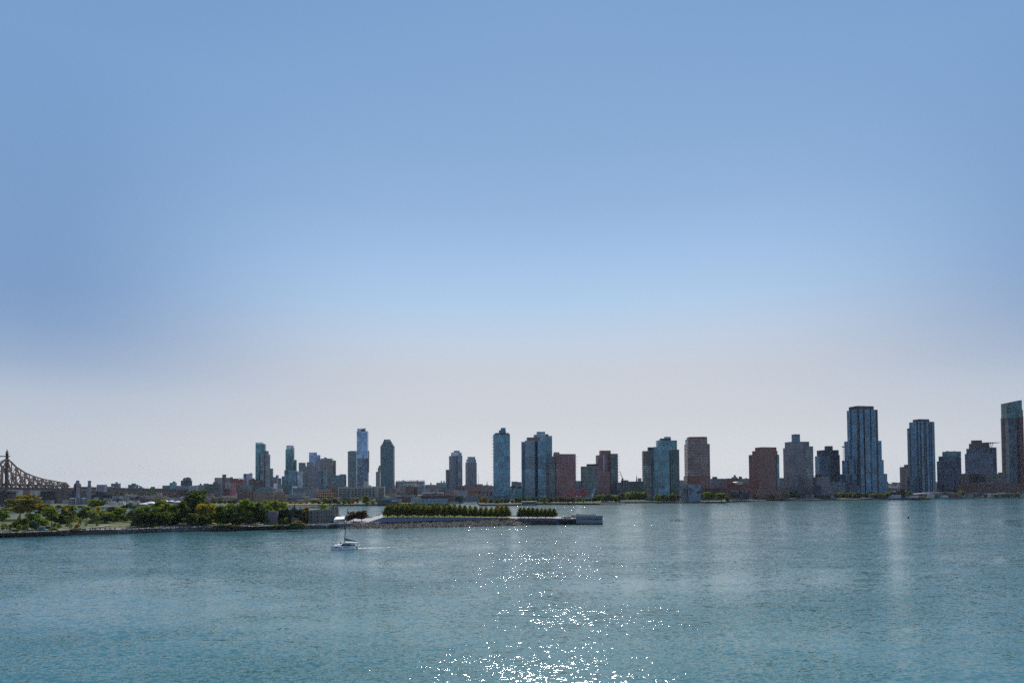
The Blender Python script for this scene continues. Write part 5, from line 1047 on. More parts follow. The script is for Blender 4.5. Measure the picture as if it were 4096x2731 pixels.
cl_ = [(1427, 2193, 1.2), (1440, 2192, 1.9), (1470, 2190.5, 2.6), (1520, 2189, 3.2), (1580, 2187, 3.8), (1640, 2184, 4.5), (1690, 2181, 5)]
for i, (x, y, w) in enumerate(cl_):
    g = G(x, y, .03); f = 1 - i / 6.2
    for s, k in ((-1, .0), (-.55, 1), (0, .55), (.55, 1), (1, .0)): V.append((g.x, g.y + s * w, .03)); T.append(f * k)
for i in range(len(cl_) - 1):
    for j in range(4): Fc.append((i * 5 + j, i * 5 + 5 + j, i * 5 + 6 + j, i * 5 + 1 + j))
me = bpy.data.meshes.new('boat_wake'); me.from_pydata(V, [], Fc); at = me.attributes.new('foam', 'FLOAT', 'POINT'); at.data.foreach_set('value', T); me.materials.append(wk)
o = bpy.data.objects.new('boat_wake', me); COL.objects.link(o); tag(o, 'broken white foam trail behind the catamaran', 'wake', kind='stuff')
# reef in the river and buoy
rf = G(2702, 2082, 0); V = MB(); rr = random.Random(3)
for i in range(16):
    x = rf.x - 4.5 + 9.5 * i / 15; V.lathe((x, rf.y + rr.uniform(-.8, .8), -.3), [(1.0 * rr.uniform(.6, 1.2), 0), (.8, .5 * rr.uniform(.6, 1.6)), (.1, .9 * rr.uniform(.6, 1.5))], 7)
tag(V.build('rock_reef', mat('wet_rock', (.045, .038, .034), .6)), 'low dark rock reef breaking the water right of the island tip', 'reef')
g = G(3633, 2071, 0); mb = MB(); mb.lathe(g, [(.9, -.2), (.9, .5), (.5, .7), (.2, 1.6), (.05, 1.9)], 10); tag(mb.build('buoy', BKC), 'small black buoy alone on the right of the river', 'buoy')
# ------------------------------------------------------------------ cantilever bridge at the far left and its viaduct
TAN = mat('bridge_tan', (.33, .215, .155), .7); UMB = mat('bridge_brown', (.085, .036, .034), .7); PIER = mat('pier_stone', (.060, .052, .058), .85); DECK = mat('deck_brown', (.065, .045, .050), .7)
XN = P(28, 1833.6, 1090).x
def onX(px, py, X): d = ray(px, py); t = X / d.x; return Vector((X, d.y * t, CAM_H + d.z * t))
br_ = empty('cantilever_bridge', (XN, 1090, 0), 'brown steel cantilever truss bridge with spired tower at the left edge', 'bridge')
TOPC = [(28, 1833.6), (47.8, 1849), (72.7, 1868), (94.4, 1879.5), (116.7, 1891), (135.2, 1898), (153.7, 1905), (169.6, 1910), (185.6, 1914.6), (199.6, 1918.4), (213.6, 1921), (225.8, 1923.5), (239.8, 1926.7), (252, 1929), (261, 1931)]
top = [onX(x, y, XN) for x, y in TOPC]; y0, y1 = top[0].y, top[-1].y; n = len(top) - 1
for i, p in enumerate(top): p.y = y0 + (y1 - y0) * i / n
z_lo0, z_lo1 = onX(45, 1951, XN).z, onX(258, 1956, XN).z
zd = lambda y: z_lo0 + (z_lo1 - z_lo0) * (y - y0) / (y1 - y0)
def truss(dx, name):
    mb = MB(); T = [p + Vector((dx, 0, 0)) for p in top]; B = [Vector((XN + dx, p.y, zd(p.y))) for p in T]
    for a, c in zip(T, T[1:]): mb.bar(a, c, 2.0, 2.2)
    mb.bar(B[0], B[-1], 1.6, 1.8)
    for i in range(1, n + 1): mb.bar(T[i], B[i], 1.3 if i % 2 else 2.0)
    for i in range(0, n - 1, 2):
        mb.bar(T[i], B[i + 2], 1.9); M = (T[i] + B[i + 2]) / 2; Q = B[i + 1]; mb.bar(M, Q, .8) if False else mb.bar((T[i + 1] + B[i + 1]) / 2, B[i], .8); mb.bar(T[i + 2], (T[i + 1] + B[i + 1]) / 2, .8)
    e = Vector((XN + dx, T[-1].y + 9, zd(T[-1].y) + 1)); mb.bar(T[-1], e, 1.3); mb.build(name, TAN, br_)
    # short piece of the river span on the other side of the tower
    mb = MB()
    A = [T[0] + Vector((0, -d, -z)) for d, z in ((0, 0), (12, 8), (24, 15))]; C = [Vector((XN + dx, a.y, zd(y0))) for a in A]
    for a, c in zip(A, A[1:]): mb.bar(a, c, 2.0, 2.2)
    mb.bar(C[0], C[-1], 1.6); mb.bar(A[1], C[1], 1.2); mb.bar(A[2], C[2], 1.4); mb.bar(A[0], C[2], 1.4); mb.bar(A[2], C[1], .8); mb.build('river_span', TAN, br_)
truss(0, 'near_truss'); truss(-24, 'far_truss')
mb = MB()
for i in range(1, n + 1):
    if i % 2 == 0 and top[i].z - zd(top[i].y) > 12: mb.bar(top[i] + Vector((0, 0, -2)), top[i] + Vector((-24, 0, -2)), .5); mb.bar(top[i] + Vector((0, 0, -5)), top[i] + Vector((-24, 0, -5)), .5); mb.bar(top[i] + Vector((0, 0, -2)), top[i] + Vector((-24, 0, -5)), .4)
mb.build('sway_frame', TAN, br_)
mb = MB()
for a, c in ((y0 - 40, y1 + 14),):
    for dz, hh, ex in ((-2.3, 4.2, 2.0), (5.2, 2.6, -.8)):
        mb.face([(XN + ex, a, zd(a) + dz), (XN + ex, c, zd(c) + dz), (XN + ex, c, zd(c) + dz + hh), (XN + ex, a, zd(a) + dz + hh)]); mb.face([(XN - 24 - ex, a, zd(a) + dz), (XN - 24 - ex, c, zd(c) + dz), (XN - 24 - ex, c, zd(c) + dz + hh), (XN - 24 - ex, a, zd(a) + dz + hh)][::-1])
        for d2 in (0, hh): mb.face([(XN + ex, a, zd(a) + dz + d2), (XN - 24 - ex, a, zd(a) + dz + d2), (XN - 24 - ex, c, zd(c) + dz + d2), (XN + ex, c, zd(c) + dz + d2)])
mb.build('deck', DECK, br_)
zt = P(22, 1826, y0).z; zbase = zd(y0)
for dx in (0, -24):
    mb = MB()
    for i in range(4): mb.obox((XN + dx, y0, zbase - 4 + (zt - zbase + 4) * i / 4), 4.2 - .45 * i, 4.6 - .45 * i, (zt - zbase + 4) / 4, 0)
    mb.build('tower_leg', UMB, br_)
    mb = MB(); mb.lathe((XN + dx, y0, zt + 1.5), [(1.9, 0), (1.9, 2.2), (2.8, 2.6), (2.8, 3.3), (1.6, 3.8), (1.6, 5.6), (2.6, 6.0), (2.2, 6.8), (1.1, 7.6), (.9, 9.0), (.5, 9.5), (.7, 10.3), (.1, 11.4)], 8); mb.build('finial', UMB, br_)
mb = MB(); mb.obox((XN - 12, y0, zt), 32, 5, 1.5); mb.build('cross_beam', UMB, br_)
mb = MB(); mb.bar((XN, y0, zt - 3), (XN - 24, y0, zt - 14), .8); mb.bar((XN - 24, y0, zt - 3), (XN, y0, zt - 14), .8); mb.bar((XN, y0, zt - 16), (XN - 24, y0, zt - 16), 1.4); mb.build('tower_bracing', UMB, br_)
mb = MB(); mb.obox((XN - 11, y0 + 2, QZ - 4), 40, 16, zbase - 5 - QZ + 4); mb.obox((XN - 11, y0 + 2, zbase - 8), 43, 18.5, 2); mb.build('tower_pier', PIER, br_)
# shore pier: long dark masonry block with a domed pavilion
pe = y1 + 26
ap = empty('anchor_pier', (XN - 12, pe, QZ), 'long dark masonry pier with a domed pavilion where the truss ends', 'pier')
mb = MB(); mb.box(XN - 28, XN + 3, y1 - 28, pe + 30, QZ - 1, zd(y1) - 3.2); mb.build('pier_block', PIER, ap)
for px, yb in ((294.5, 1), (244, 0)):
    Y_ = pe + 8 if yb else pe + 8; x_ = XN + .5 if yb else XN - 25; mb = MB()
    mb.obox((x_, Y_, zd(y1) - 6), 7.5, 11, 15.5); mb.lathe((x_, Y_, zd(y1) + 9.5), [(5.4, 0), (5.6, 1.2), (4.2, 1.8), (4.0, 3.0), (2.6, 4.4), (.2, 5.0)], 10); mb.build('pavilion', mat('pavilion_stone', (.10, .075, .065)), ap)
# viaduct
vd = empty('viaduct', (XN, pe + 40, QZ), 'long brown steel truss viaduct running right from the domed pier', 'viaduct')
vy0 = pe + 30; va, vb = onX(318, 1946, XN), onX(870, 1961, XN); vY = [vy0 + (vb.y - vy0) * i / 40 for i in range(41)]
zt_ = lambda y: va.z + (vb.z - va.z) * (y - vy0) / (vb.y - vy0)
for dx, nm in ((0, 'near_truss'), (-22, 'far_truss')):
    mb = MB()
    for i, (a, c) in enumerate(zip(vY, vY[1:])):
        za, zc = zt_(a), zt_(c); m_ = (a + c) / 2; zm = (za + zc) / 2
        mb.bar((XN + dx, a, za - 9), (XN + dx, m_, zm - 3), .8); mb.bar((XN + dx, m_, zm - 3), (XN + dx, c, zc - 9), .8); mb.bar((XN + dx, a, za - 3), (XN + dx, a, za - 9), .45)
    for dz, h in ((-9, 1.0), (-3, .9)): mb.bar((XN + dx, vY[0], zt_(vY[0]) + dz), (XN + dx, vY[-1], zt_(vY[-1]) + dz), .9, h)
    mb.build(nm, mat('viaduct_tan', (.25, .17, .14), .7), vd)
mb = MB(); a, c = vY[0], vY[-1]
for dz, h in ((-11.6, 2.2), (-2.6, 2.6)):
    for ex, s in ((1.2, 1), (-23.2, -1)): mb.face([(XN + ex, a, zt_(a) + dz), (XN + ex, c, zt_(c) + dz), (XN + ex, c, zt_(c) + dz + h), (XN + ex, a, zt_(a) + dz + h)][::s])
    for d2 in (0, h): mb.face([(XN + 1.2, a, zt_(a) + dz + d2), (XN - 23.2, a, zt_(a) + dz + d2), (XN - 23.2, c, zt_(c) + dz + d2), (XN + 1.2, c, zt_(c) + dz + d2)])
mb.build('deck', DECK, vd)
for i in range(3, 41, 6):
    y = vY[i]; z = zt_(y) - 11.5; mb = MB()
    for dx in (-1, -21): mb.bar((XN + dx, y, QZ), (XN + dx, y, z), 1.3)
    mb.bar((XN - 1, y, z * .5), (XN - 21, y, z), .6); mb.bar((XN - 21, y, z * .5), (XN - 1, y, z), .6); mb.bar((XN - 1, y, z - .6), (XN - 21, y, z - .6), 1.2); mb.build('steel_bent', mat('bent_grey', (.17, .16, .16)), vd)
def road_sign(px, yt, yb, label):
    g = onX(px, yb, XN - 2); t = empty('road_sign', g, label, 'sign'); h = (yb - yt) * g.y / FPX; w = h * 1.05
    mb = MB(); mb.box(g.x - w / 2, g.x + w / 2, g.y, g.y + .2, g.z, g.z + h); mb.build('panel', mat('sign_green', (.01, .10, .055), .5), t)
    for s in (-.35, .35): mb = MB(); mb.tube((g.x + w * s, g.y + .3, zt_(g.y) - .5), (g.x + w * s, g.y + .3, g.z + h), .12, .12, 6); mb.build('post', STEEL, t)
road_sign(556.5, 1941, 1946, 'taller green road sign over the viaduct'); road_sign(563, 1942.5, 1947, 'shorter green road sign beside the taller one')
for px, yt, lb in ((502, 1938, 'twin armed street lamp left of the dark hospital block'), (590, 1942, 'street lamp right of the green road signs'), (636, 1944, 'double arm lamp over the middle of the viaduct')):
    g = onX(px, 1953, XN - 10); t = empty('street_lamp', g, lb, 'lamp'); h = (1953 - yt) * g.y / FPX; mb = MB(); mb.tube(g, g + Vector((0, 0, h)), .14, .1, 6); mb.build('pole', STEEL, t); mb = MB(); mb.bar(g + Vector((-2, 0, h + .2)), g + Vector((2, 0, h + .2)), .15); mb.build('arm', STEEL, t)
for px, m_, lb, L_ in ((563, mat('van_blue', (.03, .08, .16), .4), 'blue box truck on the viaduct under the green signs', 11), (538, MATS['car_white'], 'white van on the viaduct left of the blue truck', 5), (452, MATS['car_white'], 'white van on the viaduct right of the grey box plant', 5), (575, MATS['car_white'], 'small white car on the viaduct right of the blue truck', 4.4)):
    g = onX(px, 1952, XN - 4); g.z = zt_(g.y) + .05; t = empty('truck' if L_ > 6 else 'van', g, lb, 'truck' if L_ > 6 else 'van'); hh = 3.4 if L_ > 6 else 2.0
    mb = MB(); mb.box(g.x - 1.1, g.x + 1.1, g.y - L_ / 2 + 2, g.y + L_ / 2, g.z + .5, g.z + hh); mb.build('body', m_, t); mb = MB(); mb.box(g.x - 1.0, g.x + 1.0, g.y - L_ / 2, g.y - L_ / 2 + 1.95, g.z + .5, g.z + hh * .72); mb.build('cab', m_, t)
    for s in (-1.0, 1.0):
        for v in (-.32, .32): mb = MB(); mb.tube((g.x + s - .15, g.y + L_ * v, g.z + .45), (g.x + s + .15, g.y + L_ * v, g.z + .45), .45, .45, 10); mb.build('wheel', MATS['tyre'], t)
# ------------------------------------------------------------------ the low city on the far bank
def low(label, Y, x0, x1, yt, m, more=(), name='low_building', cat='building', yaw=0, ratio=.6, roof=ROOFG, clutter=2, **o):
    return tower(name, label, cat, Y, [('wall', x0, x1, yt, m, dict(roof=roof, **o))] + list(more), yaw, ratio, None, clutter)
CREAM = mat('cream_render', (.42, .37, .29)); GREYW = mat('grey_render', (.26, .255, .265)); TANB = F('tan_brick', (.30, .20, .135), (.10, .09, .085), 7.5, 2.6, .42, .36, .2); BRBLK = F('brown_brick', (.155, .095, .075), (.09, .085, .085), 8, 3, .35, .3, .2)
STRAW = mat('straw_wall', (.33, .25, .17)); BRN = mat('plain_brown_brick', (.16, .095, .085)); BRN2 = mat('rose_brick', (.26, .15, .135)); WROOF = mat('bright_roof', (.70, .70, .70), .6); TEALW = mat('teal_render', (.10, .22, .21))
GRID = F('pale_grid_block', (.36, .35, .36), (.10, .12, .14), 3.4, 3.2, .55, .6, .3); ROWH = F('row_house', (.26, .17, .15), (.30, .30, .30), 3.6, 4.5, .4, .45, .1, blinds=.3); GREYF = F('grey_factory', (.20, .215, .225), (.09, .11, .12), 4.6, 5.5, .78, .5, .3)
# left: behind the bridge and round the power plant
low('cream slab block seen under the left of the bridge deck', 1650, 47, 92, 1958, CREAMW, roof=CREAM); low('longer cream slab block seen under the middle of the bridge deck', 1640, 120, 152, 1959, CREAMW, roof=CREAM); low('cream block with dark windows left of the masonry pier', 1630, 154, 214, 1959, CREAMW, roof=CREAM)
low('dark brick shed with a grey roof, left of the masonry pier', 1290, 157, 219, 1980, BRICKD, name='warehouse', ratio=.8); low('low shed with a pale roof before the dark brick shed', 1180, 172, 218, 2001.5, GREYW, name='shed', cat='shed', roof=WROOF, clutter=0)
low('long low grey shed behind the golden plane trees', 1330, 70, 160, 1983, GREYD, name='warehouse', ratio=.5)
def chimney(px0, px1, pf0, pf1, yt, yb, Y, label, m, neck=None):
    c = P((px0 + px1) / 2, yb, Y); r = (px1 - px0) / 2 * Y / FPX; rf = (pf1 - pf0) / 2 * Y / FPX; zt = P(px0, yt, Y).z; t = empty('chimney_stack', (c.x, Y, QZ), label, 'chimney')
    mb = MB(); H = zt - QZ
    mb.lathe((c.x, Y, QZ - .2), [(rf, 0), (rf, H * .28), (r, H * .40), (r, H + .2)], 16); mb.build('shaft', m, t)
    mb = MB(); mb.lathe((c.x, Y, QZ + H * .74), [(r * 1.1, 0), (r * 1.45, .1), (r * 1.45, .9), (r * 1.1, 1.0)], 12); mb.build('gallery', STEEL, t); mb = MB(); mb.lathe((c.x, Y, zt - .1), [(r * 1.03, -2.2), (r * 1.06, 0), (r * .7, .1), (r * .65, -1.5)], 16); mb.build('rim', mat('soot_grey', (.09, .09, .10)), t)
CHM = mat('chimney_grey', (.27, .265, .29))
chimney(304.5, 315.5, 303, 317.5, 1921, 1990, 1220, 'grey power plant chimney touching the domed pier', CHM); chimney(351.5, 362.5, 349.5, 364, 1922, 1996, 1240, 'grey power plant chimney standing alone right of the other', CHM)
pp = tower('power_plant', 'power plant with a grey box hall over dark lower floors and thin roofs', 'power plant', 1260, [('lower_hall', 362, 448, 1978, INK, {'roof': STEEL}), ('box_hall', 386.6, 428.7, 1939.5, mat('ribbed_grey', (.25, .255, .285))), ('mid_hall', 383, 428, 1968, DARKM, {'dy': -6, 'roof': GREYW}), ('annex', 450, 491, 1984, mat('pale_annex', (.27, .27, .28)), {'dy': -20})], 0, .7, clutter=4)
g = P(288, 2016, 1130); tk = empty('storage_tank', (g.x, 1130, QZ), 'round grey storage tank left of the first chimney', 'tank'); mb = MB(); rr_ = 12.3 * 1130 / FPX; hz_ = P(288, 1993, 1130).z - QZ; mb.lathe((g.x, 1130, QZ), [(rr_, 0), (rr_, hz_), (rr_ * .98, hz_ + .3), (.1, hz_ + 1.2)], 24); mb.build('shell', mat('tank_grey', (.23, .20, .19)), tk)
mb = MB()
for i in range(16): a = i * math.pi / 8; mb.bar((g.x + rr_ * math.cos(a), 1130 + rr_ * math.sin(a), QZ + hz_), (g.x + rr_ * math.cos(a), 1130 + rr_ * math.sin(a), QZ + hz_ + 1.3), .1)
mb.build('rail', STEEL, tk)
low('low pipe house right of the storage tank', 1130, 303, 348, 1996, GREYD, name='plant_house'); a = P(332, 1990, 1140); gr_ = MB()
for i in range(3):
    for j in range(2): gr_.face([(a.x + j * 3 + i * 1.6, 1138 - i * 1.4, a.z - i * 2.2), (a.x + j * 3 + 2.8 + i * 1.6, 1138 - i * 1.4, a.z - i * 2.2), (a.x + j * 3 + 3.6 + i * 1.6, 1137 - i * 1.4, a.z - i * 2.2 - 1.9), (a.x + j * 3 + .8 + i * 1.6, 1137 - i * 1.4, a.z - i * 2.2 - 1.9)])
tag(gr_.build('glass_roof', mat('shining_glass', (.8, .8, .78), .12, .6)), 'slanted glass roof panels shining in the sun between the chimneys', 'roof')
for x0, x1, yt, lb, m_ in ((374, 394, 1989, 'white gabled shed below the second chimney', WROOF), (413, 427, 1991, 'small dark shed with a white top by the pale boxes', WROOF), (428, 447, 1993, 'pale blue grey container stack by the dark shed', GREYW), (492, 516, 1990, 'long white roofed shed right of the power plant', WROOF)):
    low(lb, 1150, x0, x1, yt, GREYW if m_ is WROOF else m_, name='shed', cat='shed', roof=m_, clutter=0)
sp_ = MB(); rs = random.Random(4); SALT = mat('salt_pile', (.52, .44, .38), .9)
def pile(x0, x1, yt, Y, label, m, n_=7):
    mb = MB(); a, c = P(x0, yt + 10, Y), P(x1, yt + 10, Y); h = P(x0, yt, Y).z - QZ
    for i in range(n_): x = a.x + (c.x - a.x) * (i + .5) / n_; r = (c.x - a.x) / n_ * rs.uniform(.8, 1.3); mb.lathe((x, Y + rs.uniform(-4, 4), QZ - .2), [(r, 0), (r * .55, h * rs.uniform(.4, .6)), (.2, h * rs.uniform(.8, 1.05))], 9)
    return tag(mb.build('gravel_pile', m), label, 'pile')
pile(432, 500, 2000, 1080, 'left heap of pale sand behind the pole fence', SALT); pile(500, 560, 1999, 1090, 'right heap of pale sand left of the white pavilion', SALT)
fence_t = empty('pole_fence', P(490, 2016, 1040), 'row of tall dark poles before the sand heaps', 'fence')
for i in range(18): a = P(446 + 8.5 * i, 2018, 1040); mb = MB(); mb.tube((a.x, 1040, QZ), (a.x, 1040, QZ + rs.uniform(9, 13)), .16, .12, 5); mb.build('pole', STEEL, fence_t)
def pavilion(x0, x1, yt, ye, yb, Y, label):
    a, c = P(x0, ye, Y), P(x1, ye, Y); w = c.x - a.x; zt, ze = P(x0, yt, Y).z, a.z; t = empty('tent_pavilion', ((a.x + c.x) / 2, Y, QZ), label, 'tent'); d = w * .7
    mb = MB(); q_ = [(a.x, Y - d / 2, ze), (c.x, Y - d / 2, ze), (c.x, Y + d / 2, ze), (a.x, Y + d / 2, ze)]; ap_ = ((a.x + c.x) / 2, Y, zt)
    for i in range(4): mb.face([q_[i], q_[(i + 1) % 4], ap_])
    mb.build('roof', WHITE, t)
    mb = MB(); mb.box(a.x + w * .06, c.x - w * .06, Y - d * .42, Y + d * .42, QZ - .1, ze); mb.build('wall', GREYW, t)
pavilion(578, 626, 2004.5, 2012, 2016, 1060, 'largest white pyramid roof pavilion left of the bright tree'); pavilion(558, 590, 2011, 2015, 2018, 1020, 'flat white pavilion left of the largest pyramid roof'); pavilion(653, 672, 1999, 2004, 2010, 1120, 'small white pavilion right of the bright tree'); pavilion(672, 694, 1999.5, 2004, 2010, 1125, 'white pavilion in the middle of the right hand trio'); pavilion(696, 724, 2002, 2007, 2013, 1090, 'white pavilion at the right of the trio, near the tallest tree')
low('pale blue low wall block behind the right white pavilions', 1180, 697, 728, 1991, GREYW, name='warehouse', clutter=0); low('dark red low block under the viaduct', 1350, 678, 722, 1980, BRICKD); low('cream patch of a block behind the poplars', 1420, 624, 650, 1972, CREAM)
low('long low earth coloured depot under the viaduct', 1300, 590, 668, 1984, STRAW, name='warehouse', ratio=.3)
# skyline blocks over the viaduct
low('grey apartment block with a roof tank over the viaduct, leftmost', 1900, 444, 483, 1934, GREYD, [('roof_tank', 461, 471.5, 1927.5, GREYD, {'yb': 1936})]); low('dark block with a white lower floor over the viaduct', 1900, 512, 553, 1939, GBD, [('penthouse', 526, 544, 1933.5, GREYC, {'yb': 1941})])
low('dark block with a bright green hoarding at its foot', 1850, 603, 620, 1947, DARKM, [('hoarding', 599, 619, 1951.5, mat('hoarding_green', (.06, .26, .03)), {'dy': -10})]); low('stepped grey block left of the green glass dome', 1900, 649, 680, 1942, GREYD); low('green glass block with a rounded pale core', 1950, 678, 707, 1931, GTEAL, [('core', 690, 702, 1925.5, GREYC, {'kind': 'round'})])
low('long grey violet store with a small green sign', 1700, 701, 762, 1943, mat('violet_grey', (.24, .225, .26)), [('sign', 730, 742, 1952, mat('sign_teal', (.03, .26, .17)), {'dy': -32, 'yb': 1955, 'ratio': .05, 'parapet': False})], ratio=.3); low('paler flat store wing right of the green sign', 1690, 761, 792, 1942.5, mat('pale_violet', (.36, .34, .38)), ratio=.5)
low('dark stepped tower left of the wood, with terraces', 1950, 723, 768.5, 1922, NAVYD, [('upper_floors', 736, 762, 1911, NAVYD), ('top_floor', 746, 756, 1908, NAVYD), ('mid_floors', 731, 765, 1914, GREYD)]); low('white and grey terraced block with a roof tank', 1800, 791, 822, 1940, GREYC, [('roof_tank', 799, 806, 1933, DARKM, {'yb': 1942}), ('upper_floors', 814, 834, 1934, GREYC)])
low('wide dark green apartment block with a pale right edge', 1560, 819, 884, 1936.5, OLIVE, [('pale_edge', 883, 891, 1936, GREYC, {'dy': -6})], ratio=.4); low('grey slab with pale window strips and red lift tower', 1950, 858, 890, 1911, F('strip_block', (.12, .12, .13), (.30, .33, .34), 30, 5.4, .35, .95, .2), [('lift_tower', 889, 905, 1898, BRICKR), ('right_wing', 904, 922, 1911, GREYC)])
low('red brick block with a glass roof floor, behind the rooftop letters', 1900, 919, 980, 1914, BRICKR, [('red_tower', 920, 931.5, 1907, BRICKR), ('glass_floor', 953, 979.5, 1913, SCREEN, {'yb': 1917.5, 'dy': -10}), ('orange_side', 972, 981, 1917, BRN2, {'dy': -16})]); low('pale gridded block with square windows left of the rooftop letters', 1750, 900, 922, 1930, GRID); low('striped tan block under the first rooftop letters', 1740, 922, 945, 1931.5, F('tan_strips', (.33, .24, .18), (.12, .09, .08), 30, 3, .4, .95, .1))
low('pale tower with columns of square windows and dark left half', 1950, 973.5, 986, 1894, GREYD, [('pale_half', 985, 1010, 1895, WHTW), ('top_box', 998, 1009, 1891.5, GREYC, {'yb': 1897})]); low('dark red brick block at the foot of the slim teal tower', 1850, 996, 1037, 1918.5, BRICKD, [('stair_head', 1007.5, 1019, 1912, BRICKD, {'yb': 1920})])
low('small red block low on the skyline left of the strip block', 1900, 852, 870, 1928, BRICKR); low('bright pink brick block with three rows of windows', 1480, 920.5, 943, 1957, PINK, roof=BRN2); low('dark maroon block left of the pink one', 1500, 891, 921, 1955, BRICKD); low('rose brick school block with pale windows behind the tallest tree', 1250, 822, 856, 1973, F('rose_school', (.26, .125, .105), (.20, .24, .25), 5.5, 8, .38, .4, .2), [('tan_tower', 818, 828.5, 1964, STRAW)])
low('long brown studio block with a row of dark windows', 1520, 949, 1007, 1957, F('studio', (.17, .11, .105), (.06, .06, .07), 7, 5.5, .6, .4, .2)); low('grey green block behind the rooftop letters', 1600, 955, 1010, 1941, GTEAL); low('long tan depot with a blue canopy among the trees', 1230, 873, 949, 1990.5, STRAW, [('canopy', 905, 947, 2003, mat('pale_blue_canopy', (.25, .40, .46)), {'dy': -16, 'yb': 2005})], name='depot', ratio=.4)
low('flat pale roofed shed on top of the tan depot', 1260, 887, 938, 1984, CREAM, name='shed')
low('big brown brick building with a darker left side', 1210, 949, 1014, 1968, BRBLK, [('front_wing', 1013, 1106, 1967, TANB, {'dy': 8}), ('upper_floor', 1039, 1104.5, 1966, STRAW, {'yb': 1981, 'dy': 26}), ('right_wing', 1103, 1149.5, 1978, TANB, {'dy': 10}), ('roof_plant', 1105, 1136, 1968, GREYC, {'yb': 1980, 'dy': 26})], ratio=.5, clutter=5)
# middle: factories and sheds
low('long pale grey roof with white vents behind the brown brick building', 1600, 1034, 1094, 1949, GREYC, [('teal_band', 1020, 1105, 1955, TEALW, {'dy': -12})], name='factory', ratio=.4); low('white block left of the small grey house on the skyline', 1750, 1094, 1111, 1934, WHITE, [('grey_wing', 1110, 1127, 1938, GREYC)]); low('dark red block with a water tank at the foot of the striped tower', 1800, 1083, 1098, 1927, BRICKR)
low('beige block beside the long blue grey factory', 1650, 1107, 1132, 1955, CREAM); low('long blue grey factory with a band of windows', 1520, 1171, 1276, 1952, GREYF, name='factory', ratio=.4, clutter=6); low('white stepped house on the left end of the long blue grey factory', 1580, 1169, 1188, 1945, WHITE)
low('flat grey shed with a pale roof right of the brown brick building', 1300, 1150, 1220, 1979, GREYW, name='warehouse', roof=WROOF, clutter=4); low('long low grey wall shed behind the meadow', 1230, 1151, 1221, 1990.5, mat('dull_grey_wall', (.16, .155, .165)), name='warehouse', roof=ROOFW, clutter=3); low('small orange walled house beside the grey sheds', 1230, 1221, 1239, 1988.5, mat('orange_wall', (.46, .27, .16))); low('pale long roof behind the grey sheds', 1420, 1175, 1220, 1970, GREYW, roof=WROOF, name='warehouse', clutter=3); low('white roofed shed right of the teal pipe', 1400, 1236, 1272, 1961, GREYW, roof=WROOF, name='shed')
low('red brick works with two rows of orange windows', 1290, 1264, 1352, 1967.5, F('orange_windows', (.12, .055, .05), (.50, .25, .11), 5.2, 3.8, .7, .55, .05, blinds=0, var=.2), [('grey_top', 1275, 1318, 1958.5, GREYC, {'dy': 20})], name='factory', ratio=.4); low('plain red brick block behind the white factory chimney', 1360, 1328, 1354, 1951.5, F('plain_red', (.20, .10, .085), (.13, .08, .07), 4, 3, .5, .5, .1))
def water_tank(px, yt, yb, w, Y, label):
    c = P(px, yb, Y); s = Y / FPX; H = (yb - yt) * s; t = empty('water_tank', c, label, 'tank'); r = w / 2 * s
    mb = MB(); mb.lathe((c.x, Y, c.z + H * .38), [(.05, 0), (r, 0), (r, H * .45), (r * 1.06, H * .46), (.05, H * .62)], 12); mb.build('tank', mat('tank_wood', (.12, .10, .09)), t)
    for dx in (-.7, .7):
        for dy in (-.7, .7): mb = MB(); mb.bar((c.x + r * dx, Y + r * dy, c.z - 1), (c.x + r * dx * .9, Y + r * dy * .9, c.z + H * .38), .3); mb.build('leg', STEEL, t)
water_tank(1308.5, 1936, 1951, 7, 1300, 'roof water tank on legs beside the brick chimney'); water_tank(1233, 1936, 1948, 5, 1560, 'small roof water tank before the banded office'); water_tank(1092, 1917, 1930, 5, 1800, 'roof water tank with a conical cap on the dark red block'); water_tank(2939, 1898, 1914, 9, 1500, 'grey water tank on the roofs left of the broad brick tower')
chimney(1321, 1325.5, 1320.5, 1326, 1927, 1970, 1300, 'slim brick chimney left of the white factory', mat('chimney_brick', (.26, .14, .10))); chimney(1775.5, 1780, 1775, 1781, 1948, 1994, 1150, 'dark brick chimney on the waterfront works', mat('chimney_dark', (.10, .06, .055)))
# white factory: real windows
wf = tower('white_factory', 'long white concrete factory with five rows of wide dark windows', 'factory', 1290, [('wall', 1353, 1500, 1949.5, mat('factory_white', (.36, .38, .36)), {'ratio': .3}), ('stair_bay', 1498, 1514, 1944, mat('factory_white', (.36, .38, .36)), {'dy': -1, 'ratio': 1.6}), ('right_wing', 1512, 1541, 1947.5, mat('factory_cream', (.42, .39, .31)), {'ratio': 1.4}),
   ('bulkhead', 1454, 1471, 1926, mat('bulkhead_cream', (.52, .47, .36)), {'yb': 1951, 'dy': 6}), ('painted_hut', 1422, 1428.5, 1924, mat('painted_rose', (.45, .36, .36)), {'yb': 1951, 'dy': 6}), ('roof_hut', 1485, 1497, 1944, mat('bulkhead_cream', (.52, .47, .36)), {'yb': 1951, 'dy': 4}), ('roof_hut', 1377, 1388, 1943, mat('bulkhead_cream', (.52, .47, .36)), {'yb': 1951, 'dy': 4})], 0, .3, clutter=2)
FW = mat('factory_glass', (.045, .055, .06), .15, .3)
def win_grid(root, cols, rws, Y, m=FW, d=.12):
    for x0, x1 in cols:
        for yt, yb in rws: a, c = P(x0, yt, Y), P(x1, yb, Y); mb = MB(); mb.box(a.x, c.x, Y - d, Y + .3, c.z, a.z); mb.build('window', m, root)
_w = (1500 - 1353) * 1290 / FPX * .3 / 2
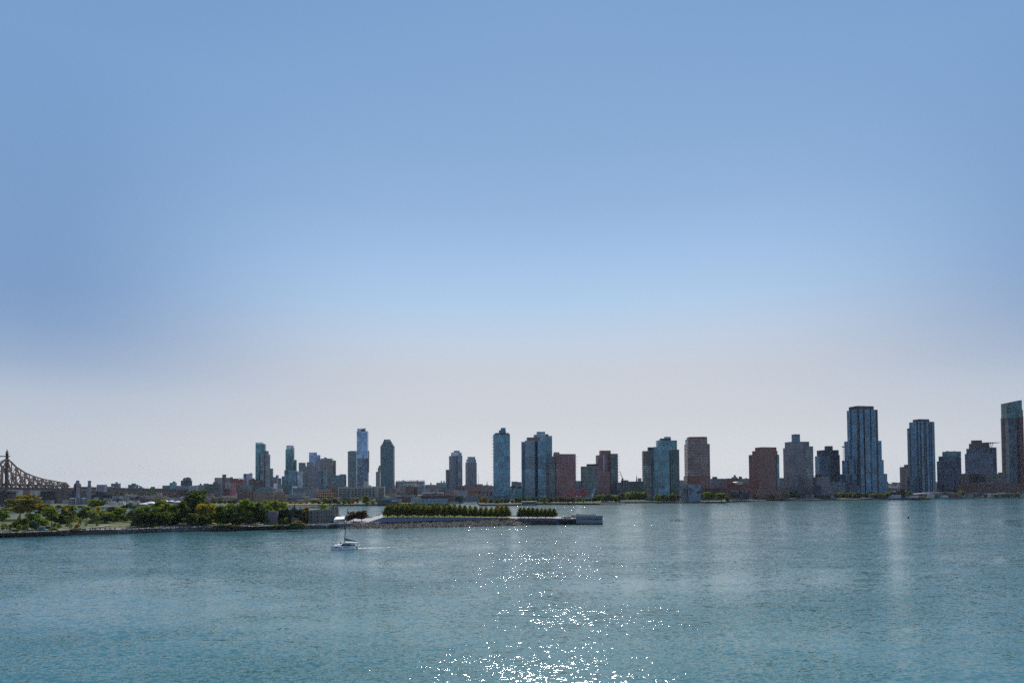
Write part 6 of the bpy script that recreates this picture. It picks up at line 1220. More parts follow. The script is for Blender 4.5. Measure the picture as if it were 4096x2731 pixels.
win_grid(wf, [(1356.5, 1369.5), (1373, 1386), (1389.5, 1400), (1404, 1414.5), (1418, 1428.5), (1432, 1443), (1446, 1457), (1460.5, 1471), (1474.5, 1485), (1488.5, 1498)], [(1953.5, 1959), (1962.5, 1969), (1972, 1979), (1981, 1986), (1990, 1995)], 1290 - _w)
win_grid(wf, [(1515, 1524), (1527, 1536.5)], [(1951.5, 1956.5), (1960, 1965.5), (1969, 1975), (1978.5, 1983), (1986.5, 1992)], 1290 - (1541 - 1512) * 1290 / FPX * 1.4 / 2)
# gallery on the pier: two storeys of ribbon windows
ga = tower('pier_warehouse', 'low grey two storey warehouse standing in the water with ribbon windows', 'warehouse', 1040, [('wall', 1509, 1606, 1996, mat('warehouse_grey', (.20, .205, .21)), {'ratio': .5})], 0, .5, clutter=6); gw = 1040 - (1606 - 1509) * 1040 / FPX * .25
win_grid(ga, [(1511, 1522), (1525, 1543), (1546, 1562)], [(2000.5, 2008), (2012, 2019.5)], gw); win_grid(ga, [(1566, 1592)], [(2004, 2009)], gw, mat('blue_glass', (.10, .15, .17), .15, .3)); win_grid(ga, [(1566, 1592)], [(2000.5, 2003)], gw, WHITE); win_grid(ga, [(1568, 1597)], [(2011, 2020)], gw, BRICKD)
low('reddish brown box store right of the white factory', 1330, 1562, 1588, 1955, BRN2, name='warehouse'); low('pale low house before the reddish box store', 1200, 1562, 1585, 1975, GREYW); low('tan half of the big brown store, left', 1420, 1602, 1625, 1950, mat('tan_store', (.27, .21, .18)), name='store'); low('big plain brown store behind the waterfront works', 1400, 1622, 1656, 1947.5, BRN, [('side_wing', 1653, 1670, 1948, BRICKD, {'dy': 12})], name='store')
cc = low('long white college building with skeleton letters on its roof', 2100, 1582, 1700.5, 1927, WHTW, [('attic', 1584, 1699, 1925, mat('attic_violet', (.34, .33, .38)), {'yb': 1931, 'dy': -8}), ('red_panel', 1583, 1588, 1934, BRICKR, {'dy': -20})], name='college_building', ratio=.3, clutter=0)
low('cream front block with a row of dark windows before the college', 1800, 1613, 1667, 1933, CREAMW, clutter=3); low('grey white house group right of the cream front block', 1700, 1668, 1700, 1944, GREYC); low('grey block with a teal domed roof room', 1650, 1600, 1630, 1943, GREYC, [('dome_room', 1635, 1645, 1941, TEALW, {'kind': 'round'})])
low('dark maroon flat block left of the teal apartment block', 1900, 1701, 1740, 1939, GREYD, [('roof_tank', 1721, 1726, 1930, DARKM, {'yb': 1941})]); low('wide teal grey apartment block left of the far pair of towers', 1850, 1745, 1786, 1931, GTEAL, [('roof_hut', 1763, 1768, 1922, GREYD, {'yb': 1933}), ('roof_dome', 1773, 1779, 1923, GREYD, {'yb': 1933, 'kind': 'round'})])
low('pale house left of the white roofed shed', 1500, 1702, 1718, 1955, GRID); low('pale green house with a dark tree before it', 1480, 1733, 1754, 1955, GREYW); low('long shed with a bright white roof edge behind the dark chimney', 1250, 1689, 1776, 1970.5, mat('silver_wall', (.34, .34, .345)), [('roof_edge', 1689, 1776, 1970, WROOF, {'yb': 1972, 'dy': -12})], name='shed', ratio=.3, clutter=5, roof=WROOF); low('low dark red long roof running past the dark chimney', 1130, 1684, 1820, 1984, BRICKD, name='works', roof=mat('red_roof', (.20, .09, .08)), ratio=.3, clutter=6)
low('pale low roofs left of the long red roof', 1170, 1614, 1660, 1981, GREYW, name='shed', roof=WROOF); low('dark brick low works behind the pier warehouse', 1120, 1585, 1650, 1988, BRN, name='works', clutter=3)
wb = tower('waterfront_works', 'long teal and white waterfront works with a brick right end', 'works', 1030, [('left_hall', 1644, 1684, 1995, F('teal_panels', (.26, .32, .31), (.20, .26, .26), 9, 3, .8, .5, .1), {'roof': ROOFW}), ('main_hall', 1683, 1792, 1997, F('works_front', (.24, .30, .33), (.07, .11, .13), 5.0, 6.5, .55, .42, .2), {'roof': ROOFG}), ('brick_end', 1791, 1814, 1990, BRN, {'dy': 8})], 0, .4, clutter=7)
pile(1795, 1832, 2003, 1020, 'heap of scrap and rubble on the quay at the inlet mouth', mat('scrap', (.30, .25, .22), .8, bump=.5), 12)
low('dark green low house at the head of the inlet', 1150, 1819, 1854, 1985, mat('dark_green_wall', (.055, .075, .07)), roof=ROOFW); low('row of small brick houses left of the dark chimney head', 1400, 1780, 1818, 1959, ROWH, name='row_houses', ratio=.4); low('tan corner house beside the pale gridded works', 1350, 1817, 1832, 1960, STRAW)
low('pale works with a grid of square windows behind the inlet', 1300, 1831, 1869, 1963, F('pale_works', (.38, .38, .42), (.14, .16, .16), 4.2, 5.6, .62, .55, .2)); low('red brown works with amber window bands', 1320, 1868, 1914, 1962.5, F('amber_bands', (.17, .095, .075), (.30, .17, .08), 4.4, 9, .9, .4, .1), [('red_stair', 1911, 1922, 1959, BRICKR)]); low('wide brown school block on the skyline below the short far tower', 1600, 1856, 1944, 1946, BRN2, [('red_core', 1897, 1912, 1939, BRICKR, {'dy': 8})], name='school', ratio=.3); low('small red roofed block at the foot of the taller far tower', 1600, 1834, 1857, 1948, BRICKR)
low('grey church hall under the thin steeple', 1700, 1942, 1972, 1946, GREYC); low('dark red row left of the curved blue tower', 1400, 1932, 1972, 1968, BRICKD, [('grey_front', 1912, 1945, 1974, GREYC, {'dy': -20})]); low('grey waterfront shed with a pale roof behind the round trees', 1130, 1861, 1972, 1985, mat('shed_grey', (.19, .19, .195)), name='shed', roof=ROOFW, ratio=.3, clutter=6)
low('blue grey block on the horizon right of the curved tower', 2300, 2046, 2072, 1926, SLATEB); low('small grey block on the horizon left of the stepped blue tower', 2250, 2072, 2086, 1928, SLATEB)
low('grey block on the skyline between the rose slab and the dark red tower', 1500, 2303, 2325, 1924, SLATEB)
pyl = P(1955, 2012, 1060); mb = MB(); mb.box(pyl.x - 1.4, pyl.x + 1.4, 1058.6, 1061.4, QZ - .2, P(1955, 1971, 1060).z); mb.box(pyl.x - 1.9, pyl.x + 1.9, 1058.1, 1061.9, QZ - .2, QZ + 3); tag(mb.build('concrete_pylon', mat('blue_concrete', (.17, .21, .25))), 'slim blue grey pylon by the round trees at the inlet', 'pylon')
def spire(px, yt, yb, Y, label):
    c = P(px, yb, Y); h = P(px, yt, Y).z - QZ; t = empty('church_steeple', (c.x, Y, QZ), label, 'steeple'); mb = MB(); mb.obox((c.x, Y, QZ), 5, 5, h * .55); mb.build('tower', GREYD, t); mb = MB(); mb.lathe((c.x, Y, QZ + h * .55), [(2.6, 0), (.1, h * .45)], 8); mb.build('spire', DARKM, t)
spire(1948, 1922, 1950, 1750, 'thin church steeple left of the curved blue tower'); spire(2547, 1896, 1935, 1700, 'pointed church steeple left of the teal glass tower')
mt = P(1914, 1930, 1900); mb = MB(); mb.tube((mt.x, 1900, QZ), (mt.x, 1900, P(1914, 1894, 1900).z), .8, .25, 5); tag(mb.build('radio_mast', GRC), 'thin pale radio mast right of the short far tower', 'mast')
# centre and right low buildings
low('pale block beside the steeple', 1700, 2551, 2566, 1913, GREYC); low('grey skyline blocks behind the teal tower, right', 2200, 2716, 2740, 1921, GREYC)
low('long grey apartment block behind the library, left', 1500, 2838, 2906, 1915, F('grey_long', (.19, .185, .21), (.10, .11, .13), 3.4, 3.4, .6, .5, .3), [('roof_hut', 2849, 2869, 1907.5, BRICKD, {'yb': 1917})], ratio=.3); low('red brown block with a terrace behind the orange canopy', 1480, 2905, 2955, 1914, BRICKT, [('stair_tower', 2926, 2950, 1909, GREYC, {'yb': 1916})], ratio=.4); low('grey beige block left of the broad brick tower', 1470, 2952, 2998, 1915, BEIGE, [('roof_plant', 2955, 2968, 1905, DARKM, {'yb': 1917}), ('roof_plant', 2978, 2990, 1912, DARKM, {'yb': 1917})], ratio=.4)
sc = low('red brick school with a curved metal roof', 1230, 2899, 2995, 1934, F('school_brick', (.20, .082, .068), (.12, .09, .085), 4.2, 4.0, .4, .45, .2), [('gable', 2915, 2955, 1929.5, BRICKR, {'dy': -6}), ('right_wing', 2950, 2970, 1931, BRICKR, {'dy': 6})], name='school', ratio=.35, clutter=0)
a, c = P(2934, 1933, 1215), P(2964, 1931, 1215); mb = MB(); k_ = 8; L_ = c.x - a.x
for i in range(k_): z0, z1 = a.z + 3.5 * math.sin(math.pi * i / k_ * .5 + .6), a.z + 3.5 * math.sin(math.pi * (i + 1) / k_ * .5 + .6); x0_, x1_ = a.x + L_ * i / k_, a.x + L_ * (i + 1) / k_; mb.face([(x0_, 1206, z0), (x1_, 1206, z1), (x1_, 1226, z1), (x0_, 1226, z0)]); mb.face([(x0_, 1206, a.z - 2), (x1_, 1206, a.z - 2), (x1_, 1206, z1), (x0_, 1206, z0)])
mb.build('curved_roof', mat('metal_roof', (.42, .38, .33), .5), sc)
low('low dark red block with an orange canopy deck', 1210, 2822, 2905, 1953, BRICKD, [('canopy', 2842, 2877, 1940, mat('orange_canopy', (.55, .10, .05)), {'yb': 1942.5, 'dy': -12, 'parapet': False})], ratio=.3, clutter=4)
low('long low brown block between the gantries and the broad brick tower', 1190, 2990, 3130, 1960, BRICKT, ratio=.2, clutter=2)
# library: smooth concrete with cut-out windows
lb_ = tower('library_building', 'pale grey concrete library with cut out dark windows', 'library', 1080, [('wall', 2748, 2803, 1939.5, mat('library_concrete', (.23, .27, .32), .7)), ('left_wall', 2723, 2749, 1940, mat('library_side', (.19, .205, .22), .7), {'dy': 2})], 0, .5, clutter=1)
YW = 1080 - (2803 - 2748) * 1080 / FPX * .25
def cut(poly, m=BLACK, Y=None):
    mb = MB(); Y = Y or YW; q_ = [P(x, y, Y) for x, y in poly]; F0, F1 = [(p.x, Y - .15, p.z) for p in q_], [(p.x, Y + .3, p.z) for p in q_]
    mb.face(F0[::-1]); [mb.face([F0[i], F0[(i + 1) % len(F0)], F1[(i + 1) % len(F0)], F1[i]]) for i in range(len(F0))]; mb.build('window', m, lb_)
LBW = mat('library_glass', (.03, .045, .055), .15, .3)
cut([(2756, 1950), (2766.5, 1950), (2766.5, 1958), (2772, 1957), (2776, 1959), (2772, 1964), (2766, 1967), (2766, 1977), (2759, 1977), (2759, 1961), (2756, 1960)], LBW); cut([(2786, 1971), (2796, 1960), (2802.5, 1959), (2802.5, 1968), (2797, 1972)], LBW); cut([(2779, 1940), (2792, 1940), (2792, 1947), (2788, 1949), (2783, 1948)], mat('library_bronze', (.12, .09, .075), .4)); cut([(2734, 1953), (2746, 1953), (2746, 1973), (2734, 1973)], LBW, 1080 - (2749 - 2723) * 1080 / FPX * .25 + 1.9)
# distant roofs up to the horizon, too many to count
rs = random.Random(21); DC = [mat('far_grey', (.15, .15, .16)), mat('far_brick', (.17, .09, .08)), mat('far_tan', (.25, .215, .18)), mat('far_pale', (.40, .39, .38)), mat('far_leaf', (.045, .060, .025), .9), mat('far_dark', (.08, .08, .09))]
mb = MB()
for _ in range(2600):
    px = rs.uniform(-150, 4250); Y = 1750 + 6000 * rs.random() ** 1.6; c = P(px, 1950, Y); h = rs.uniform(5, 14) + (rs.uniform(4, 20) if rs.random() < .12 else 0) + (Y - 1750) * .0030; w = rs.uniform(10, 34) * (1 + Y / 9000)
    k = rs.choice((0, 0, 1, 1, 2, 3, 4, 4, 5)); mb.prism(rect(c.x, Y, w, w * .6, rs.uniform(-.4, .4)), QZ - .5, QZ + h * (.6 if k == 4 else 1), k, 3 if (k != 4 and rs.random() < .3) else k)
tag(mb.build('distant_roofs', DC), 'mass of small distant roofs and trees up to the horizon', 'roofs', kind='stuff')
mb = MB()
for _ in range(1500):
    px = rs.uniform(-100, 4150); Y = 1200 + 560 * rs.random(); c = P(px, 1950, Y); w = rs.uniform(8, 22); k = rs.choice((0, 1, 1, 2, 3, 4, 4, 5)); h = rs.uniform(3, 8)
    mb.prism(rect(c.x, Y, w, w * .7, rs.uniform(-.3, .3)), QZ - .5, QZ + h, k, rs.choice((3, 0, 5, 0)) if k != 4 else k)
tag(mb.build('low_roofs', DC), 'crowd of low flat roofs and yards between the nearer buildings', 'roofs', kind='stuff')
# ------------------------------------------------------------------ lettering
def letters(name, s, px0, px1, yb, yt, Y, m, parent, depth=.25, arc=0.0):
    cu = bpy.data.curves.new('lettering', 'FONT'); cu.body = s; cu.size = 1; cu.extrude = .02; cu.space_character = 1.05
    o = bpy.data.objects.new('lettering', cu); COL.objects.link(o); dg = bpy.context.evaluated_depsgraph_get(); dg.update(); me = bpy.data.meshes.new_from_object(o.evaluated_get(dg)); bpy.data.objects.remove(o); bpy.data.curves.remove(cu)
    co = np.zeros(len(me.vertices) * 3); me.vertices.foreach_get('co', co); co = co.reshape(-1, 3); a, c = P(px0, yb, Y), P(px1, yb, Y); zt = P(px0, yt, Y).z; lo, hi = co.min(0), co.max(0)
    u = (co[:, 0] - lo[0]) / (hi[0] - lo[0]); v = (co[:, 1] - lo[1]) / (hi[1] - lo[1]); o0 = ORI[parent.name]
    new = np.stack([a.x + u * (c.x - a.x) - o0.x, np.where(co[:, 2] > 0, Y - depth, Y) - o0.y, a.z + v * (zt - a.z) + arc * (1 - (2 * u - 1) ** 2) - o0.z], 1)
    me.vertices.foreach_set('co', new.ravel()); me.update(); me.name = name; me.materials.clear(); me.materials.append(m)
    ob = bpy.data.objects.new(name, me); COL.objects.link(ob); ob.parent = parent; ORI[ob.name] = o0; return ob
def stroke(mb, pts, x0, x1, z0, z1, Y, r):
    q_ = [Vector((x0 + (x1 - x0) * u, Y, z0 + (z1 - z0) * v)) for u, v in pts]
    for a, c in zip(q_, q_[1:]): mb.tube(a, c, r, r, 6)
SIGNR = mat('sign_red', (.50, .035, .03), .5, var=.08)
# rooftop sign SILVERCUP
sg = empty('rooftop_sign', P(957, 1952, 1500), 'large red rooftop letters spelling a bakery name in an arc', 'sign'); wd_ = (985 - 929) / 9
for i, ch in enumerate('SILVERCUP'):
    k = abs(i - 4) / 4; letters('letter', ch, 929.5 + wd_ * i, 929.5 + wd_ * i + wd_ * (.82 if ch != 'I' else .4), 1942.5 + 4.8 * k ** 1.5, 1932.5 + 1.2 * k, 1500, SIGNR, sg)
mb = MB()
for px in range(932, 985, 6): a = P(px, 1957, 1500.6); mb.bar(a, (a.x, 1500.6, P(px, 1938, 1500.6).z), .3)
mb.bar(P(930, 1949, 1500.6), P(984, 1949, 1500.6), .3); mb.build('frame', mat('sign_frame', (.2, .2, .2)), sg)
letters('sign', 'altice', 1541, 1558, 1765, 1761, 2000 - 22, WHITE, ct)
# teal framed roof sign
ts = empty('roof_sign', P(2013, 1728, 1160), 'teal framed square sign with the letters on the curved tower', 'sign'); TL = mat('teal_letter', (.03, .50, .55), .4, var=.04); Yr = 1158; bx = [P(2004, 1728, Yr), P(2022, 1711, Yr)]
mb = MB(); mb.box(bx[0].x, bx[1].x, Yr + .3, Yr + 3, bx[0].z, bx[1].z); mb.build('panel', mat('sign_slate', (.10, .17, .20)), ts)
mb = MB(); X0, X1, Z0, Z1 = bx[0].x, bx[1].x, bx[0].z, bx[1].z
for a, c in (((0, 0), (1, 0)), ((0, 0), (0, 1)), ((0, 1), (1, 1)), ((1, 1), (1, .75)), ((1, 0), (1, .3))): mb.bar((X0 + (X1 - X0) * a[0], Yr, Z0 + (Z1 - Z0) * a[1]), (X0 + (X1 - X0) * c[0], Yr, Z0 + (Z1 - Z0) * c[1]), .55)
mb.build('frame', TL, ts); letters('lettering', 'TF', 2008, 2020, 1725, 1715, Yr - .1, TL, ts)
mb = MB(); mb.box(bx[0].x + 1, bx[1].x - 1, Yr + .6, Yr + 2.5, P(2013, 1737, Yr).z, bx[0].z); mb.build('base', DARKM, ts)
# skeleton letters on the college roof
cs = empty('rooftop_sign', P(1640, 1926, 2080), 'thin grey skeleton letters along the college roof', 'sign'); letters('lettering', 'LAGUARDIA COMMUNITY COLLEGE', 1586, 1698, 1925.5, 1919.5, 2075, mat('letter_grey', (.30, .30, .32)), cs)
mb = MB(); [mb.bar(P(1586 + 11.2 * i, 1926.5, 2076), P(1586 + 11.2 * i, 1918.8, 2076), .35) for i in range(11)]; mb.build('frame', GRC, cs)
water_tank(1613, 1919, 1927, 5, 2080, 'left dark roof tank behind the college letters'); water_tank(1669, 1919, 1927, 5, 2080, 'right dark roof tank behind the college letters')
# soda sign in script with a bottle
ps = empty('script_sign', P(2310, 1990, 1020), 'huge red script soda sign on a steel frame by the river', 'sign'); Yp = 1020.0; s0, s1 = P(2263, 1990, Yp), P(2353, 1953, Yp); W_, H_ = s1.x - s0.x, s1.z - s0.z
def st(pts, r=.55): stroke(mb, pts, s0.x, s1.x, s0.z, s1.z, Yp, r)
mb = MB(); st([(.03, .10), (.0, .22), (.05, .34), (.12, .28), (.12, .12), (.05, .04), (-.0, .1)], .75); st([(.09, .12), (.14, .30), (.16, .62), (.17, .80)], .85); st([(.10, .62), (.09, .82), (.17, .95), (.27, .88), (.27, .68), (.20, .55), (.15, .56)], .85); mb.build('letter', SIGNR, ps)
for pts in ([(.245, .36), (.32, .46), (.31, .58), (.25, .56), (.235, .32), (.28, .20), (.34, .28)], [(.35, .58), (.36, .10), (.36, .0)], [(.36, .5), (.41, .56), (.43, .42), (.39, .28), (.36, .3)], [(.49, .54), (.45, .52), (.46, .42), (.49, .34), (.46, .22), (.43, .26)], [(.52, .56), (.52, .28), (.55, .22)]):
    mb = MB(); st(pts, .5); mb.build('letter', SIGNR, ps)
mb = MB(); st([(.38, .80), (.52, .84), (.66, .90), (.78, 1.0)], .6); st([(.12, .06), (.30, .0), (.45, .06), (.62, .22), (.66, .28)], .7); mb.build('flourish', SIGNR, ps)
mb = MB(); st([(.84, .72), (.86, .92), (.80, 1.0), (.70, .86), (.65, .60), (.65, .36), (.70, .18), (.78, .14), (.84, .28)], .85); mb.build('letter', SIGNR, ps)
for pts in ([(.74, .56), (.71, .44), (.74, .32), (.79, .40), (.78, .54), (.74, .56)], [(.85, .36), (.87, .70), (.85, .76), (.84, .40), (.87, .32)], [(.96, .56), (.92, .54), (.915, .40), (.95, .36), (.97, .56), (.98, .38)], [(.57, .42), (.62, .42)]):
    mb = MB(); st(pts, .5); mb.build('letter', SIGNR, ps)
mb = MB()
for i in range(7): px = 2268 + 17 * i; a = P(px, 1992, Yp + 1); mb.bar(a, (a.x, Yp + 1, s1.z - 1.5), .25)
for f in (.1, .35, .62): a = P(2266, 1990, Yp + .8); c = P(2380, 1990, Yp + .8); mb.bar((a.x, Yp + .8, s0.z + H_ * f), (c.x, Yp + .8, s0.z + H_ * f), .22)
mb.build('frame', mat('sign_frame', (.2, .2, .2)), ps)
for px in (2271, 2290, 2308.5, 2334, 2360): a = P(px, 1992, Yp + .8); mb = MB(); mb.bar((a.x, Yp + .8, QZ), (a.x, Yp + .8, a.z), .7); mb.build('leg', STEEL, ps)
a, c = P(2263, 1991.5, Yp + .8), P(2378, 1990, Yp + .8); mb = MB(); mb.bar(a, c, .6); mb.build('beam', mat('beam_pale', (.35, .35, .36)), ps)
bt = P(2368, 1987, Yp), P(2379, 1952.5, Yp); d_ = (bt[1] - bt[0]); mb = MB(); prof = [(0, 1.55), (.05, 1.9), (.30, 1.95), (.42, 1.6), (.5, 1.75), (.62, 1.5), (.78, .85), (.95, .7), (1, .75)]
for (u0, r0), (u1, r1) in zip(prof, prof[1:]): mb.tube(bt[0] + d_ * u0, bt[0] + d_ * u1, r0, r1, 12, 1 if .42 <= u0 < .62 else 0, caps=True)
mb.build('bottle', [mat('bottle_pale', (.46, .44, .46), .5), mat('bottle_band', (.24, .20, .25))], ps)
# gantries
GANT = mat('gantry_black', (.028, .03, .042), .6)
def gantry(x0, x1, yt, yb, Y, word, label):
    a, c = P(x0, yb, Y), P(x1, yb, Y); zt = P(x0, yt, Y).z; w = c.x - a.x; H = zt - QZ; t = empty('transfer_gantry', ((a.x + c.x) / 2, Y, QZ), label, 'gantry')
    for u in (.06, .36, .64, .94):
        mb = MB()
        for dy in (0, 7): mb.bar((a.x + w * u, Y + dy, QZ), (a.x + w * u, Y + dy, QZ + H * .6), 1.0)
        mb.bar((a.x + w * u, Y, QZ + H * .1), (a.x + w * u, Y + 7, QZ + H * .55), .4); mb.build('leg', GANT, t)
    mb = MB(); mb.box(a.x, c.x, Y - .4, Y + 7.5, QZ + H * .6, zt); mb.build('beam', GANT, t)
    mb = MB(); mb.bar((a.x + w * .06, Y, QZ + H * .35), (a.x + w * .94, Y, QZ + H * .35), .5); mb.bar((a.x + w * .36, Y, QZ + H * .05), (a.x + w * .64, Y, QZ + H * .58), .4); mb.bar((a.x + w * .64, Y, QZ + H * .05), (a.x + w * .36, Y, QZ + H * .58), .4); mb.build('brace', GANT, t)
    letters('lettering', word, x0 + (x1 - x0) * .22, x1 - (x1 - x0) * .08, P_y(QZ + H * .68, x0, Y), P_y(zt - H * .06, x0, Y), Y - .45, mat('gantry_letter', (.20, .17, .18)), t)
def P_y(z, px, Y): return proj((P(px, 1960, Y).x, Y, z))[1]
gantry(2922, 2957, 1963, 1994, 1110, 'LONG', 'black gantry with the first word of the pair, nearest the big round trees'); gantry(2963, 2996, 1963, 1995, 1112, 'ISLAND', 'black gantry with the second word, right of the first one')
gantry(3190, 3220, 1957, 1993, 1150, 'LONG', 'black gantry in shade below the pale side of the plum grid tower, left'); gantry(3222, 3250, 1957, 1993, 1152, 'ISLAND', 'black gantry in shade below the pale side of the plum grid tower, right')
# piers and landings
PIERW = mat('pier_deck', (.19, .165, .155)); PILE = mat('pier_pile', (.04, .035, .035))
def pier(x0, x1, y, d, label, hz=2.2, shelter=None):
    a, c = G(x0, y, 0), G(x1, y, 0); t = empty('river_pier', (a + c) / 2, label, 'pier'); nn_ = Vector((0, d, 0))
    mb = MB(); mb.prism([(a.x, a.y), (c.x, c.y), (c.x, c.y + d), (a.x, a.y + d)], hz - .7, hz, bottom=True); mb.build('deck', PIERW, t)
    k = max(3, int((c - a).length / 7))
    for i in range(k + 1): p = a.lerp(c, i / k) + Vector((0, .4, 0)); mb = MB(); mb.tube((p.x, p.y, -1.5), (p.x, p.y, hz - .6), .4, .4, 6); mb.build('pile', PILE, t)
    mb = MB(); mb.bar(a + Vector((0, .2, hz + 1.0)), c + Vector((0, .2, hz + 1.0)), .12); [mb.bar(a.lerp(c, i / (2 * k)) + Vector((0, .2, hz)), a.lerp(c, i / (2 * k)) + Vector((0, .2, hz + 1)), .12) for i in range(2 * k + 1)]; mb.build('railing', mat('rail_pale', (.36, .33, .31)), t)
    if shelter:
        s0_, s1_ = a.lerp(c, shelter[0]), a.lerp(c, shelter[1]); mb = MB(); mb.box(s0_.x, s1_.x, s0_.y + d * .3, s0_.y + d * .8, hz + 2.6, hz + 3.0); mb.build('shelter_roof', PIERW, t)
        for i in range(7): x = s0_.x + (s1_.x - s0_.x) * i / 6; mb = MB(); mb.tube((x, s0_.y + d * .35, hz), (x, s0_.y + d * .35, hz + 2.6), .12, .12, 5); mb.build('shelter_post', PIERW, t)
pier(2945, 3069, 2005, 14, 'nearest dark pier before the pair of gantries'); pier(2990, 3110, 2001.5, 12, 'pier with a row of shelter posts before the broad brick tower', 2.2, (.55, .98)); pier(3200, 3289, 2001.5, 12, 'dark pier before the shaded gantries'); pier(3360, 3447, 2000.5, 14, 'dark pier with pale rails before the tallest navy tower'); pier(1918, 2078, 2022, 12, 'long low quay with a pale edge below the curved blue tower', 2.0); pier(2303, 2500, 2018, 8, 'pale railed walk along the bank right of the script sign', 2.4); pier(2620, 2830, 2011.5, 9, 'railed boardwalk in front of the library', 2.4); pier(3690, 3886, 1989.5, 9, 'low dark quay in front of the curved park canopy', 2.2)
fl = empty('ferry_landing', G(2118, 2020, 0), 'ferry landing with a pale blue roof and teal screens on floats', 'landing'); a, c = G(2087, 2021.5, 0), G(2150, 2021.5, 0)
mb = MB(); mb.box(a.x, c.x, a.y, a.y + 9, -.5, .9); mb.build('float', PILE, fl); mb = MB(); mb.box(a.x, c.x - .5, a.y, a.y + 8, 6.0, 6.6); mb.build('roof', mat('landing_roof', (.42, .52, .58), .4), fl)
mb = MB(); mb.box(a.x + 1, c.x - 1.5, a.y + 6, a.y + 6.2, 1.6, 5.4); mb.build('screen', mat('teal_screen', (.05, .12, .15), .3), fl)
for i in range(6): x = a.x + .5 + (c.x - a.x - 1.5) * i / 5; mb = MB(); mb.tube((x, a.y + .5, .5), (x, a.y + .5, 6), .2, .2, 6); mb.build('post', STEEL, fl)
# curved canopy in the right hand park
oc = empty('park_canopy', P(3730, 1985, 1240), 'long thin curved canopy roof over the river lawn', 'canopy'); mb = MB(); n_ = 10
for i in range(n_):
    q_ = []
    for k in (i, i + 1): u = k / n_; p = P(3651 + 160 * u, 1973.5 - 7.5 * u + 2.0 * (2 * u - 1) ** 2, 1240 + 25 * math.sin(math.pi * u)); q_.append(p)
    for z0, z1 in ((0, 0),): mb.bar(q_[0], q_[1], 10, 1.0)
mb.build('roof', mat('canopy_metal', (.38, .39, .42), .5), oc)
for u in (.1, .35, .6, .85, .97): p = P(3651 + 160 * u, 1973, 1240 + 25 * math.sin(math.pi * u)); mb = MB(); mb.tube((p.x, p.y, QZ), (p.x, p.y, p.z), .5, .4, 6); mb.build('column', GRC, oc)
p0, p1 = P(3655, 1990, 1262), P(3695, 1990, 1262); mb = MB(); mb.box(p0.x, p1.x, 1262, 1268, QZ, QZ + 6); mb.build('cafe_wall', GREYW, oc)
LAWN = mat('bank_lawn', (.075, .10, .018), .95, var=.3)
for pts, lb in (([(3645, 1991), (3716, 1991), (3720, 1987.5), (3650, 1986)], 'river lawn below the curved canopy'), ([(2308, 2011), (2400, 2011), (2400, 2006), (2308, 2006)], 'lawn under the script sign'), ([(2478, 2006), (2610, 2004), (2600, 2000), (2490, 2001)], 'lawn strip before the long green windowed block'), ([(2846, 2004.5), (2918, 2003.5), (2915, 2000), (2850, 2000)], 'lawn under the big round riverside trees')):
    mb = MB(); mb.face([G(x, y, QZ + .06) for x, y in pts]); tag(mb.build('lawn', LAWN), lb, 'lawn', kind='structure')
mb = MB(); mb.face([G(x, y, QZ + .05) for x, y in ((1130, 2018), (1345, 2016), (1340, 2008), (1148, 2010))]); tag(mb.build('meadow', mat('dry_meadow', (.17, .135, .05), .95, var=.3)), 'dry yellow meadow on the far bank', 'meadow', kind='structure')
rr2 = random.Random(9); V, Fc, T = [], [], []
for _ in range(900):
    x = rr2.uniform(980, 1330) if rr2.random() < .6 else (rr2.uniform(-20, 560) if rr2.random() < .5 else rr2.uniform(3890, 4100)); y = interp(SHORE, x)[0]; g = G(x, y - rr2.uniform(0, 4) * .35, rr2.uniform(0, 2.6)); s = rr2.uniform(.6, 1.5); b0 = len(V); tn = rr2.uniform(.1, .9)
    for vx, vy, vz in ((1, 0, .1), (.3, .9, -.1), (-.8, .5, .2), (-.7, -.6, 0), (.4, -.9, .15), (.1, .1, .9), (-.1, 0, -1)): V.append((g.x + vx * s * rr2.uniform(.8, 1.3), g.y + vy * s, g.z + vz * s)); T.append(tn)
    for k in range(5): Fc.append((b0 + k, b0 + (k + 1) % 5, b0 + 5)); Fc.append((b0 + (k + 1) % 5, b0 + k, b0 + 6))
me = bpy.data.meshes.new('bank_rocks'); me.from_pydata(V, [], Fc); at = me.attributes.new('tone', 'FLOAT', 'POINT'); at.data.foreach_set('value', T); me.materials.append(rm); o = bpy.data.objects.new('bank_rocks', me); COL.objects.link(o); tag(o, 'loose boulders along the far bank', 'rocks', kind='stuff')
